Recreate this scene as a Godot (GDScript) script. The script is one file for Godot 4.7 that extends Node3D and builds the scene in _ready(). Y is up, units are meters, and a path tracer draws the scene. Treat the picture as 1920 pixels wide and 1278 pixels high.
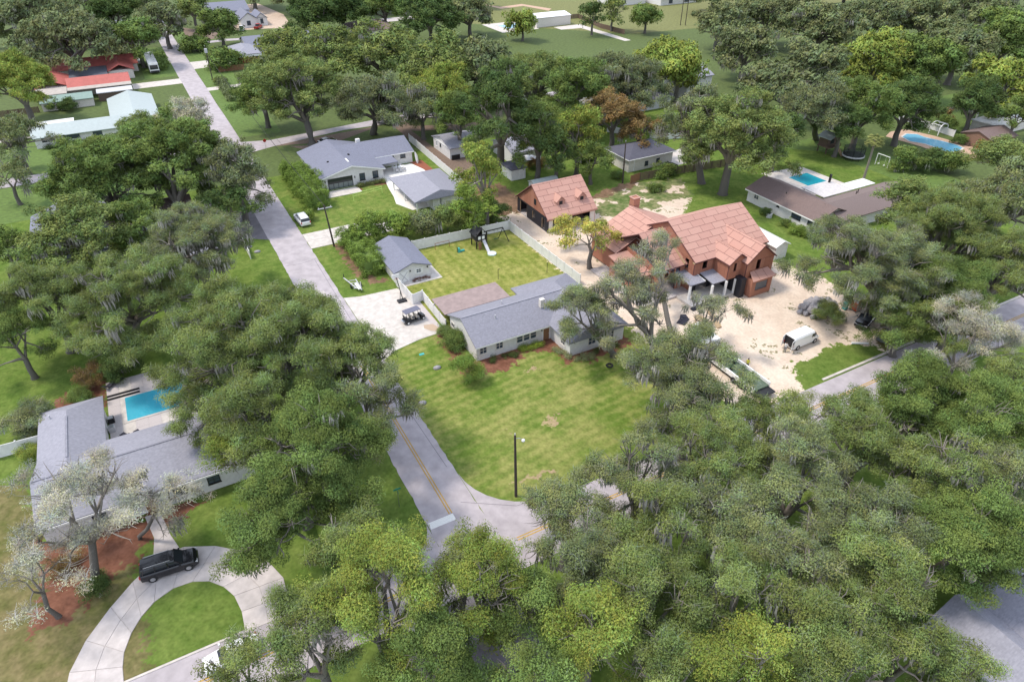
extends Node3D
# Suburban neighbourhood seen from a drone. World axes follow the street grid: x runs along the cross street, -z along the main street.

const CAM_H := 56.0
const PITCH := 35.0
const YAW := 28.5
const FOCAL := 1280.0

var O := Vector3.ZERO            # base of the thing being built
var names := {}
var M := {}
var tex := {}
var rng := RandomNumberGenerator.new()

# ------------------------------------------------------------------ pixel -> ground
func G(px: float, py: float, h := 0.0) -> Vector3:
	var th := deg_to_rad(PITCH)
	var u := (px - 960.0) / FOCAL
	var v := (py - 639.0) / FOCAL
	var d := Vector3(u, -(sin(th) + v * cos(th)), -(cos(th) - v * sin(th)))
	d = d.rotated(Vector3.UP, deg_to_rad(-YAW))
	var t := (h - CAM_H) / d.y
	return Vector3(d.x * t, h, d.z * t)

func depth_at(p: Vector3) -> float:
	var th := deg_to_rad(PITCH)
	var q := Vector3(p.x, p.y - CAM_H, p.z).rotated(Vector3.UP, deg_to_rad(YAW))
	return -q.z * cos(th) - q.y * sin(th)

func R(a: float, b: float) -> float:
	return rng.randf_range(a, b)

# ------------------------------------------------------------------ mesh builder
class MB:
	var v := PackedVector3Array()
	var n := PackedVector3Array()
	var c := PackedColorArray()
	var uv := PackedVector2Array()
	var col := Color(1, 1, 1)
	var use_col := false
	var uvr := Rect2()
	func tri(a: Vector3, b: Vector3, d: Vector3) -> void:
		var nn := (b - a).cross(d - a).normalized()
		v.append(a); v.append(d); v.append(b)
		n.append(nn); n.append(nn); n.append(nn)
		if use_col:
			c.append(col); c.append(col); c.append(col)
	func trin(a: Vector3, b: Vector3, d: Vector3, na: Vector3, nb: Vector3, nd: Vector3) -> void:
		v.append(a); v.append(d); v.append(b)
		n.append(na); n.append(nd); n.append(nb)
		if use_col:
			c.append(col); c.append(col); c.append(col)
	func quad(a: Vector3, b: Vector3, d: Vector3, e: Vector3) -> void:
		tri(a, b, d)
		tri(a, d, e)
	func box(x0: float, x1: float, y0: float, y1: float, z0: float, z1: float) -> void:
		var p := func(i, j, k): return Vector3(x1 if i else x0, y1 if j else y0, z1 if k else z0)
		quad(p.call(0,0,1), p.call(1,0,1), p.call(1,1,1), p.call(0,1,1))
		quad(p.call(1,0,0), p.call(0,0,0), p.call(0,1,0), p.call(1,1,0))
		quad(p.call(1,0,1), p.call(1,0,0), p.call(1,1,0), p.call(1,1,1))
		quad(p.call(0,0,0), p.call(0,0,1), p.call(0,1,1), p.call(0,1,0))
		quad(p.call(0,1,1), p.call(1,1,1), p.call(1,1,0), p.call(0,1,0))
		quad(p.call(0,0,0), p.call(1,0,0), p.call(1,0,1), p.call(0,0,1))
	func hexa(b: Array, t: Array) -> void:     # bottom four and top four, counter-clockwise from above
		quad(t[0], t[1], t[2], t[3])
		quad(b[3], b[2], b[1], b[0])
		for i in 4:
			var j := (i + 1) % 4
			quad(b[i], b[j], t[j], t[i])
	func tbox(t: Transform3D, s: Vector3) -> void:   # oriented box, centre at t.origin
		var h := s * 0.5
		var b := [t * Vector3(-h.x,-h.y,h.z), t * Vector3(h.x,-h.y,h.z), t * Vector3(h.x,-h.y,-h.z), t * Vector3(-h.x,-h.y,-h.z)]
		var u := [t * Vector3(-h.x,h.y,h.z), t * Vector3(h.x,h.y,h.z), t * Vector3(h.x,h.y,-h.z), t * Vector3(-h.x,h.y,-h.z)]
		hexa(b, u)
	func bar(a: Vector3, b: Vector3, w: float, hh: float) -> void:
		var d := (b - a)
		var l := d.length()
		if l < 0.001: return
		d /= l
		var up := Vector3.UP if absf(d.y) < 0.95 else Vector3.RIGHT
		var s := d.cross(up).normalized()
		var u := s.cross(d).normalized()
		tbox(Transform3D(Basis(d, u, s), (a + b) * 0.5), Vector3(l, hh, w))
	func prism(p: PackedVector2Array, y0: float, y1: float) -> void:   # polygon in x,z
		var ids := Geometry2D.triangulate_polygon(p)
		for i in range(0, ids.size(), 3):
			var a := p[ids[i]]; var b := p[ids[i+1]]; var d := p[ids[i+2]]
			if (b - a).cross(d - a) > 0.0:
				var q := b; b = d; d = q
			tri(Vector3(a.x,y1,a.y), Vector3(b.x,y1,b.y), Vector3(d.x,y1,d.y))
			if y1 > y0: tri(Vector3(a.x,y0,a.y), Vector3(d.x,y0,d.y), Vector3(b.x,y0,b.y))
		if y1 > y0:
			var cw := Geometry2D.is_polygon_clockwise(p)
			for i in p.size():
				var a := p[i]; var b := p[(i+1) % p.size()]
				if not cw:
					var q := a; a = b; b = q
				quad(Vector3(a.x,y0,a.y), Vector3(b.x,y0,b.y), Vector3(b.x,y1,b.y), Vector3(a.x,y1,a.y))
	func tube(pts: Array, rad: Array, sides := 6, cap := true) -> void:
		var rings := []
		var nrm := []
		for i in pts.size():
			var d: Vector3 = (pts[mini(i+1, pts.size()-1)] - pts[maxi(i-1, 0)]).normalized()
			var up := Vector3.UP if absf(d.y) < 0.9 else Vector3.RIGHT
			var s := d.cross(up).normalized()
			var u := s.cross(d).normalized()
			var ring := []
			var rn := []
			for k in sides:
				var a := TAU * k / sides
				var q := s * cos(a) + u * sin(a)
				ring.append(pts[i] + q * rad[i]); rn.append(q)
			rings.append(ring); nrm.append(rn)
		for i in pts.size() - 1:
			for k in sides:
				var k2 := (k + 1) % sides
				trin(rings[i][k], rings[i+1][k], rings[i+1][k2], nrm[i][k], nrm[i+1][k], nrm[i+1][k2])
				trin(rings[i][k], rings[i+1][k2], rings[i][k2], nrm[i][k], nrm[i+1][k2], nrm[i][k2])
		if cap:
			for e in [0, pts.size()-1]:
				for k in range(1, sides - 1):
					if e == 0: tri(rings[e][0], rings[e][k], rings[e][k+1])
					else: tri(rings[e][0], rings[e][k+1], rings[e][k])
	func ball(ce: Vector3, r: Vector3, seg := 10, rings := 6) -> void:
		for i in rings:
			for k in seg:
				var q := []
				for w in [[i,k],[i+1,k],[i+1,k+1],[i,k+1]]:
					var t: float = PI * w[0] / rings
					var a: float = TAU * w[1] / seg
					q.append(Vector3(sin(t)*cos(a), cos(t), sin(t)*sin(a)))
				if i < rings-1: trin(ce+q[0]*r, ce+q[2]*r, ce+q[1]*r, q[0], q[2], q[1])
				if i > 0: trin(ce+q[0]*r, ce+q[3]*r, ce+q[2]*r, q[0], q[3], q[2])
	func move(o: Vector3) -> void:
		for i in v.size(): v[i] -= o
	func mesh(mat: Material) -> ArrayMesh:
		var a := []
		a.resize(Mesh.ARRAY_MAX)
		a[Mesh.ARRAY_VERTEX] = v
		a[Mesh.ARRAY_NORMAL] = n
		if use_col: a[Mesh.ARRAY_COLOR] = c
		if uvr.size.x > 0.0:
			for p in v: uv.append(Vector2((p.x - uvr.position.x) / uvr.size.x, (p.z - uvr.position.y) / uvr.size.y))
			a[Mesh.ARRAY_TEX_UV] = uv
		var m := ArrayMesh.new()
		m.add_surface_from_arrays(Mesh.PRIMITIVE_TRIANGLES, a)
		m.surface_set_material(0, mat)
		return m

# ------------------------------------------------------------------ scene tree helpers
func numbered(base: String, parent: Node) -> String:
	var key := str(parent.get_instance_id()) + base
	var k: int = names.get(key, 0)
	names[key] = k + 1
	return base if k == 0 else "%s_%03d" % [base, k]

func thing(called: String, label: String, category: String, at: Vector3, group := "") -> Node3D:
	var o := Node3D.new()
	o.name = numbered(called, self)
	add_child(o)
	o.position = at
	O = at
	o.set_meta("label", label); o.set_meta("category", category)
	if group: o.set_meta("group", group)
	return o

func part(called: String, mb: MB, mat: Material, parent: Node) -> MeshInstance3D:   # vertices in world space
	var off := O if parent != self else Vector3.ZERO
	if off != Vector3.ZERO: mb.move(off)
	var i := MeshInstance3D.new()
	i.mesh = mb.mesh(mat)
	i.name = numbered(called, parent)
	parent.add_child(i)
	return i

func inst(called: String, mesh: Mesh, t: Transform3D, parent: Node) -> MeshInstance3D:
	var i := MeshInstance3D.new()
	i.mesh = mesh
	i.name = numbered(called, parent)
	parent.add_child(i)
	i.transform = t
	return i

func struct(called: String, mb: MB, mat: Material) -> MeshInstance3D:
	O = Vector3.ZERO
	var i := part(called, mb, mat, self)
	i.set_meta("kind", "structure")
	return i

func single(called: String, mb: MB, mat: Material, label: String, category: String, group := "") -> MeshInstance3D:
	var lo := mb.v[0]
	var hi := mb.v[0]
	for p in mb.v:
		lo = lo.min(p); hi = hi.max(p)
	var at := Vector3((lo.x + hi.x) / 2, lo.y, (lo.z + hi.z) / 2)
	mb.move(at)
	var i := MeshInstance3D.new()
	i.mesh = mb.mesh(mat)
	i.name = numbered(called, self)
	add_child(i)
	i.position = at
	i.set_meta("label", label); i.set_meta("category", category)
	if group: i.set_meta("group", group)
	return i

# ------------------------------------------------------------------ materials
func noise_tex(key: String, freq: float, lo: float, hi: float, oct := 4, size := 512, kind := FastNoiseLite.TYPE_SIMPLEX_SMOOTH) -> Texture2D:
	if tex.has(key): return tex[key]
	var fn := FastNoiseLite.new()
	fn.seed = hash(key) % 1000
	fn.noise_type = kind
	fn.frequency = freq
	fn.fractal_octaves = oct
	fn.fractal_gain = 0.6
	var im := fn.get_seamless_image(size, size)
	var dat := im.get_data()
	var out := PackedByteArray()
	out.resize(size * size)
	for i in size * size:
		out[i] = int(clampf(lo + (hi - lo) * dat[i] / 255.0, 0, 1) * 255.0)
	var im2 := Image.create_from_data(size, size, false, Image.FORMAT_L8, out)
	im2.generate_mipmaps()
	tex[key] = ImageTexture.create_from_image(im2)
	return tex[key]

func shingle_tex() -> void:      # tabs of slightly different tone in courses
	var r := RandomNumberGenerator.new()
	r.seed = 3
	var im := Image.create(512, 512, false, Image.FORMAT_L8)
	for row in 57:
		var off := r.randi() % 19
		for c in 28:
			var t := int(r.randf_range(0.88, 1.0) * 255.0)
			im.fill_rect(Rect2i(c * 19 - off, row * 9, 19, 9), Color8(t, t, t))
	im.generate_mipmaps()
	tex["shingle"] = ImageTexture.create_from_image(im)
	var fn := FastNoiseLite.new()
	fn.seed = 9
	fn.frequency = 0.03
	fn.fractal_octaves = 3
	var nm := fn.get_seamless_image(256, 256)
	nm.bump_map_to_normal_map(3.0)
	nm.generate_mipmaps()
	tex["ripple"] = ImageTexture.create_from_image(nm)

func mat(key: String, lin: Color, rough := 0.8, tx := "", scale := 0.25, metal := 0.0) -> StandardMaterial3D:
	if M.has(key): return M[key]
	var m := StandardMaterial3D.new()
	m.albedo_color = lin.linear_to_srgb()
	m.roughness = rough
	m.metallic = metal
	if tx:
		m.albedo_texture = tex[tx]
		m.uv1_triplanar = true
		m.uv1_world_triplanar = true
		m.uv1_scale = Vector3(scale, scale, scale)
	M[key] = m
	return m

func make_materials() -> void:
	noise_tex("grain", 0.03, 0.74, 1.0, 5)
	noise_tex("soft", 0.012, 0.84, 1.0, 5)
	noise_tex("speck", 0.12, 0.72, 1.0, 3)
	noise_tex("road", 0.018, 0.84, 1.0, 6)
	noise_tex("cell", 0.02, 0.92, 1.0, 3)
	shingle_tex()
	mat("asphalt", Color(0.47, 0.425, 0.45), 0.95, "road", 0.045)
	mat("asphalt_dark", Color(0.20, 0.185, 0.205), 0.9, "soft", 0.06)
	mat("concrete", Color(0.58, 0.53, 0.52), 0.85, "soft", 0.09)
	mat("concrete_pale", Color(0.64, 0.59, 0.55), 0.85, "soft", 0.12)
	mat("concrete_dirty", Color(0.55, 0.50, 0.47), 0.9, "grain", 0.12)
	mat("paver", Color(0.66, 0.60, 0.60), 0.85, "speck", 0.2)
	mat("paver_tan", Color(0.62, 0.42, 0.30), 0.85, "grain", 0.2)
	mat("yellow_paint", Color(0.62, 0.38, 0.07), 0.7, "grain", 0.3)
	mat("white_paint", Color(0.78, 0.78, 0.76), 0.6, "cell", 0.2)
	mat("road_paint", Color(0.80, 0.79, 0.77), 0.7, "cell", 0.4)
	mat("vinyl", Color(0.78, 0.775, 0.78), 0.5, "cell", 0.1)
	mat("wall_white", Color(0.74, 0.73, 0.73), 0.7, "cell", 0.15)
	mat("wall_cream", Color(0.70, 0.66, 0.62), 0.75, "cell", 0.15)
	mat("wall_grey", Color(0.55, 0.55, 0.58), 0.75, "cell", 0.15)
	mat("trim_white", Color(0.80, 0.80, 0.80), 0.5)
	mat("shingle_grey", Color(0.255, 0.255, 0.305), 0.85, "shingle", 0.17)
	mat("shingle_light", Color(0.30, 0.30, 0.355), 0.85, "shingle", 0.17)
	mat("shingle_blue", Color(0.20, 0.21, 0.275), 0.85, "shingle", 0.17)
	mat("shingle_dark", Color(0.10, 0.10, 0.135), 0.85, "shingle", 0.17)
	mat("shingle_brown", Color(0.19, 0.135, 0.125), 0.85, "shingle", 0.17)
	mat("roof_rust", Color(0.34, 0.26, 0.25), 0.85, "soft", 0.12)
	mat("roof_metal_white", Color(0.84, 0.84, 0.84), 0.35, "cell", 0.1)
	mat("roof_metal_green", Color(0.22, 0.32, 0.28), 0.5, "cell", 0.1)
	mat("roof_metal_grey", Color(0.42, 0.48, 0.48), 0.4, "cell", 0.1)
	mat("roof_red", Color(0.50, 0.13, 0.11), 0.7, "soft", 0.08)
	mat("roof_beige", Color(0.48, 0.43, 0.39), 0.8, "soft", 0.1)
	mat("glass_dark", Color(0.025, 0.03, 0.035), 0.08)
	mat("glass_blue", Color(0.06, 0.08, 0.11), 0.1)
	mat("black", Color(0.012, 0.012, 0.016), 0.6)
	mat("wrap_black", Color(0.014, 0.014, 0.022), 0.55)
	mat("black_metal", Color(0.02, 0.02, 0.022), 0.45, "", 1.0, 0.2)
	mat("rubber", Color(0.018, 0.018, 0.019), 0.85)
	mat("chrome", Color(0.55, 0.56, 0.58), 0.3, "", 1.0, 0.9)
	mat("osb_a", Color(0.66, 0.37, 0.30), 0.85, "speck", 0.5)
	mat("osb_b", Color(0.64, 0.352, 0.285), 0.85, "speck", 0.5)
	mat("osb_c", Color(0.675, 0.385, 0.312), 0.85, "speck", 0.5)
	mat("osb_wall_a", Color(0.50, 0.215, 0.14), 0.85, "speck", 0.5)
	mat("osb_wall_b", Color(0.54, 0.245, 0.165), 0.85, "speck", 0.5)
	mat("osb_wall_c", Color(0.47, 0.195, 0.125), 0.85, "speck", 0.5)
	mat("osb_seam", Color(0.13, 0.05, 0.05), 0.9)
	mat("lumber", Color(0.58, 0.42, 0.25), 0.8, "grain", 0.6)
	mat("wood_fence", Color(0.16, 0.11, 0.085), 0.9, "grain", 0.5)
	mat("wood_fence_b", Color(0.20, 0.135, 0.10), 0.9, "grain", 0.5)
	mat("wood_new", Color(0.32, 0.17, 0.09), 0.9, "grain", 0.5)
	mat("pole_wood", Color(0.09, 0.07, 0.06), 0.9, "grain", 0.5)
	mat("brick", Color(0.34, 0.20, 0.14), 0.9, "speck", 0.4)
	mat("brick_red", Color(0.36, 0.11, 0.06), 0.9, "speck", 0.5)
	mat("mulch", Color(0.15, 0.075, 0.05), 0.95, "speck", 0.5)
	mat("hedge_core", Color(0.150, 0.225, 0.050), 0.9)
	mat("pool_water", Color(0.02, 0.28, 0.36), 0.06)
	mat("pool_light", Color(0.05, 0.36, 0.48), 0.06)
	mat("pool_pale", Color(0.16, 0.42, 0.58), 0.06)
	mat("car_black", Color(0.008, 0.008, 0.011), 0.16)
	mat("car_white", Color(0.82, 0.82, 0.83), 0.25)
	mat("car_grey", Color(0.12, 0.13, 0.15), 0.25)
	mat("tail_red", Color(0.40, 0.02, 0.02), 0.3)
	mat("head_glass", Color(0.6, 0.62, 0.64), 0.15)
	mat("seat_cream", Color(0.62, 0.56, 0.48), 0.7)
	mat("cart_roof", Color(0.12, 0.12, 0.17), 0.5)
	mat("rock", Color(0.40, 0.385, 0.41), 0.9, "grain", 0.4)
	mat("orange", Color(0.42, 0.08, 0.03), 0.6)
	mat("teal", Color(0.05, 0.38, 0.36), 0.6)
	mat("turf_green", Color(0.09, 0.16, 0.07), 0.9, "speck", 0.4)
	mat("skin", Color(0.35, 0.2, 0.14), 0.7)
	mat("hivis", Color(0.66, 0.62, 0.05), 0.8)
	mat("cloth_white", Color(0.66, 0.66, 0.68), 0.9)
	mat("denim", Color(0.05, 0.06, 0.09), 0.9)
	mat("rope", Color(0.10, 0.09, 0.08), 0.9)
	mat("sail_dark", Color(0.02, 0.02, 0.035), 0.8)
	mat("net", Color(0.62, 0.85, 0.25), 0.7)
	for k in ["pool_water", "pool_light", "pool_pale"]:
		M[k].uv1_triplanar = true
		M[k].uv1_world_triplanar = true
		M[k].uv1_scale = Vector3(0.25, 0.25, 0.25)
		M[k].normal_enabled = true
		M[k].normal_texture = tex["ripple"]
		M[k].normal_scale = 0.5
	for k in ["car_black", "car_white", "car_grey"]:
		M[k].clearcoat_enabled = true
		M[k].clearcoat = 0.35
		M[k].clearcoat_roughness = 0.05
	var bark := mat("bark", Color(0.36, 0.33, 0.30), 0.95, "grain", 0.5)
	bark.vertex_color_use_as_albedo = true
	var leaf := StandardMaterial3D.new()
	leaf.vertex_color_use_as_albedo = true
	leaf.roughness = 1.0
	leaf.metallic_specular = 0.08
	leaf.backlight = Color(0.42, 0.50, 0.18)
	M["leaf"] = leaf

func setup_view() -> void:
	var cam := Camera3D.new()
	cam.name = "camera"
	cam.fov = rad_to_deg(2.0 * atan(639.0 / FOCAL))
	cam.near = 0.5
	cam.far = 3000.0
	add_child(cam)
	cam.position = Vector3(0, CAM_H, 0)
	cam.rotation_order = EULER_ORDER_YXZ
	cam.rotation_degrees = Vector3(-PITCH, -YAW, 0)
	cam.current = true
	var sm := ProceduralSkyMaterial.new()
	sm.sky_top_color = Color(0.74, 0.78, 0.85)
	sm.sky_horizon_color = Color(0.86, 0.88, 0.92)
	sm.sky_curve = 0.12
	sm.ground_bottom_color = Color(0.25, 0.27, 0.22)
	sm.ground_horizon_color = Color(0.80, 0.83, 0.86)
	sm.sun_angle_max = 1.0
	var sky := Sky.new()
	sky.sky_material = sm
	var env := Environment.new()
	env.background_mode = Environment.BG_SKY
	env.sky = sky
	env.background_energy_multiplier = 1.0
	env.tonemap_mode = Environment.TONE_MAPPER_LINEAR
	env.tonemap_exposure = EXPOSURE
	env.fog_enabled = false
	env.fog_density = 0.00007
	env.fog_light_color = Color(0.86, 0.89, 0.93)
	env.sdfgi_enabled = true
	env.ssao_enabled = true
	env.ssil_enabled = true
	var we := WorldEnvironment.new()
	we.name = "environment"
	we.environment = env
	add_child(we)
	var sun := DirectionalLight3D.new()
	sun.name = "sun"
	sun.light_energy = 0.5
	sun.light_angular_distance = 11.0
	sun.light_color = Color(1.0, 0.96, 0.9)
	sun.shadow_enabled = true
	add_child(sun)
	sun.look_at_from_position(Vector3(-40, 80, -25), Vector3.ZERO)

const EXPOSURE := 2.2

func _ready() -> void:
	rng.seed = 7
	setup_view()
	make_materials()
	build_ground()
	main_house()
	white_house()
	osb_garage()
	osb_house()
	other_houses()
	small_things()
	build_trees()

# ------------------------------------------------------------------ ground
const GX0 := -36.0
const GZ0 := -150.0
const GW := 176.0
const GD := 148.0
const RES := 0.14

func make_ground_texture() -> ImageTexture:
	var w := int(GW / RES)
	var h := int(GD / RES)
	var mask := Image.create(w, h, false, Image.FORMAT_L8)
	mask.fill(Color8(2, 2, 2))
	var polys := [
		[1, [20,-42, 57,-42, 56,-60, 55,-82, 20,-82]],
		[3, [30,-80, 56,-80, 56,-104, 29,-104]],
		[8, [20,-104, 57,-104, 57,-140, 20,-140]],
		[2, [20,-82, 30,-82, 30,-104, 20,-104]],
		[5, [-36,-40, -12,-40, -12,-62, -36,-62]],
		[5, [-36,-62, -20,-62, -22,-72, -36,-76]],
		[4, [55.2,-50, 56,-45, 60,-42.6, 66,-42.6, 69,-46.6, 77,-47.5, 81,-46, 84,-43, 89,-45, 91,-55, 92,-62, 89.5,-69, 86,-73, 86,-90, 95,-98, 91,-101.4, 84,-99, 79,-97, 76,-101, 73,-105, 60,-109, 56,-108, 55.4,-100]],
		[9, [74,-98, 82,-96, 96,-99, 100,-107, 88,-109.5, 76,-108, 72,-104.5]],
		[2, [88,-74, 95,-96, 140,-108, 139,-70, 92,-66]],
		[7, [71,-107.5, 88,-110.5, 91,-109.4, 88,-108, 74,-105.8]],
		[7, [56,-124, 64,-124, 64,-108, 56,-109]],
		[6, [29.5,-72, 29,-65.2, 33,-64.8, 40,-66.6, 42.6,-66.2, 42.0,-62.4, 46,-60.4, 53,-61.4, 53,-70, 32,-70]],
		[6, [29.6,-77, 31,-77, 31,-70, 29,-70]],
		[6, [36.6,-136, 43,-136, 43,-134.4, 36.6,-134.6]],
		[6, [-21,-62, -4,-60.5, -10,-57, -14,-54, -18,-50.5, -21,-51, -20,-57]],
		[6, [-20,-83, -13.6,-82, -13.6,-89, -18,-88]],
		[5, [82,-43.2, 90,-43.2, 92,-50, 86,-46]],
		[10, [33.4,-53.4, 34.2,-54.3, 35.2,-53.6, 34.8,-52.6, 33.8,-52.5]],
		[10, [36.4,-63.3, 37.6,-63.9, 38.6,-63.2, 37.4,-62.6]],
		[10, [28.0,-53.8, 28.8,-53.9, 28.6,-53.2]],
		[10, [25.6,-46.2, 30.2,-46.6, 30.0,-45.8, 26.4,-45.4]],
		[7, [24.6,-112.6, 26.4,-112.4, 26,-98, 28.8,-96.2, 29,-94.6, 26,-95.4, 24.6,-99]],
	]
	for q in polys:
		var pts := PackedVector2Array()
		var a: Array = q[1]
		for i in range(0, a.size(), 2): pts.append(Vector2((a[i] - GX0) / RES, (a[i+1] - GZ0) / RES))
		var lo := 1e9
		var hi := -1e9
		for p in pts:
			lo = minf(lo, p.y); hi = maxf(hi, p.y)
		for y in range(maxi(0, int(lo)), mini(h - 1, int(hi) + 1)):
			var xs := []
			for i in pts.size():
				var p := pts[i]
				var r := pts[(i + 1) % pts.size()]
				if (p.y <= y + 0.5) != (r.y <= y + 0.5):
					xs.append(p.x + (y + 0.5 - p.y) / (r.y - p.y) * (r.x - p.x))
			xs.sort()
			for k in range(0, xs.size() - 1, 2):
				mask.fill_rect(Rect2i(int(xs[k]), y, maxi(1, int(xs[k+1]) - int(xs[k])), 1), Color8(q[0], q[0], q[0]))
	var md := mask.get_data()
	var nz := []
	var set := [[0.006, 4], [0.028, 4], [0.10, 3], [0.32, 2], [0.014, 3]]
	for i in 5:
		var fn := FastNoiseLite.new()
		fn.seed = 11 + i
		fn.noise_type = FastNoiseLite.TYPE_SIMPLEX_SMOOTH
		fn.frequency = set[i][0]
		fn.fractal_octaves = set[i][1]
		nz.append(fn.get_image(w, h, false, false, true).get_data())
	var n0: PackedByteArray = nz[0]
	var n1: PackedByteArray = nz[1]
	var n2: PackedByteArray = nz[2]
	var n3: PackedByteArray = nz[3]
	var n4: PackedByteArray = nz[4]
	# class: two linear colours, how much the large noise mixes them
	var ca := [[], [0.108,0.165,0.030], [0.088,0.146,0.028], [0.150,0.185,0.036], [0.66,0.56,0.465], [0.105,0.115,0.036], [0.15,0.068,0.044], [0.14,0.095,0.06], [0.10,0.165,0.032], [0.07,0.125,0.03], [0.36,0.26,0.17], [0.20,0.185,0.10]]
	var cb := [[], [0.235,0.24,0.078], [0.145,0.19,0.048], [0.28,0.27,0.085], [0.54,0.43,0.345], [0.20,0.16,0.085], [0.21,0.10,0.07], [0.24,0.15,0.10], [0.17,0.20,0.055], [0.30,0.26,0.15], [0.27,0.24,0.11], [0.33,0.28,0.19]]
	var srgb := PackedByteArray()
	srgb.resize(1025)
	for i in 1025:
		srgb[i] = int(clampf(Color(i / 1024.0, 0, 0).linear_to_srgb().r * 255.0, 0, 255))
	var out := PackedByteArray()
	out.resize(w * h * 3)
	var id := 0
	var seed_ := 12345
	for y in h:
		var wz := GZ0 + y * RES
		for x in w:
			var e := n3[id]
			var dx := (n2[id] - 128) / 14 + (e - 128) / 20
			var dy := (n1[id] - 128) / 12 + (n2[w * h - 1 - id] - 128) / 18
			var c := md[clampi(y + dy, 0, h - 1) * w + clampi(x + dx, 0, w - 1)]
			var t := ((n0[id] + n1[id] * 3 + n2[id] * 2) / 6 - 128) / 135.0 + 0.45
			var wx := GX0 + x * RES
			if c == 1:
				t += 0.17 * sin(wz * 4.6 + wx * 0.5 + sin(wx * 0.21) * 1.4) + (n4[id] - 128) / 300.0
			elif c == 3:
				t += 0.16 * sin(wx * 4.4 + sin(wz * 0.3))
			elif c == 8:
				t += 0.12 * sin(wx * 3.6)
			elif c == 4 and n4[id] < 112 and n1[id] < 104 and e < 140 and n2[id] < 124:
				c = 11
			elif c == 9 and n1[id] > 165: c = 4
			t = clampf(t, 0, 1)
			seed_ = (seed_ * 1103515245 + 12345) & 0x7fffffff
			var g := 0.72 + e / 560.0 + (n2[id] - 128) / 800.0 + (seed_ >> 16 & 255) / 1500.0
			if c == 4: g = 0.86 + e / 900.0
			var a: Array = ca[c]
			var b: Array = cb[c]
			out[id * 3] = srgb[int(clampf((a[0] + (b[0] - a[0]) * t) * g, 0, 1) * 1024)]
			out[id * 3 + 1] = srgb[int(clampf((a[1] + (b[1] - a[1]) * t) * g, 0, 1) * 1024)]
			out[id * 3 + 2] = srgb[int(clampf((a[2] + (b[2] - a[2]) * t) * g, 0, 1) * 1024)]
			id += 1
	var im := Image.create_from_data(w, h, false, Image.FORMAT_RGB8, out)
	im.generate_mipmaps()
	return ImageTexture.create_from_image(im)

func sheet(called: String, pts: Array, y: float, m: Material) -> MeshInstance3D:
	var b := MB.new()
	var p := PackedVector2Array()
	for i in range(0, pts.size(), 2): p.append(Vector2(pts[i], pts[i+1]))
	b.prism(p, y, y)
	return struct(called, b, m)

func slabs(called: String, x0: float, x1: float, z0: float, z1: float, nx: int, nz_: int, y: float, keys: Array, gap := 0.03) -> MeshInstance3D:
	var b := MB.new()
	b.box(x0, x1, 0.001, y - 0.03, z0, z1)
	var base := struct(called, b, M["concrete_dirty"])
	var sx := (x1 - x0) / nx
	var sz := (z1 - z0) / nz_
	var ms := []
	for k in keys:
		var q := MB.new()
		q.box(-sx/2 + gap/2, sx/2 - gap/2, 0, 0.06, -sz/2 + gap/2, sz/2 - gap/2)
		ms.append(q.mesh(M[k]))
	for i in nx:
		for j in nz_:
			inst("slab", ms[(i * 7 + j * 3) % ms.size()], Transform3D(Basis(), Vector3(x0 + sx * (i + 0.5), y - 0.06 + R(0, 0.006), z0 + sz * (j + 0.5))), base)
	return base

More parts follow.
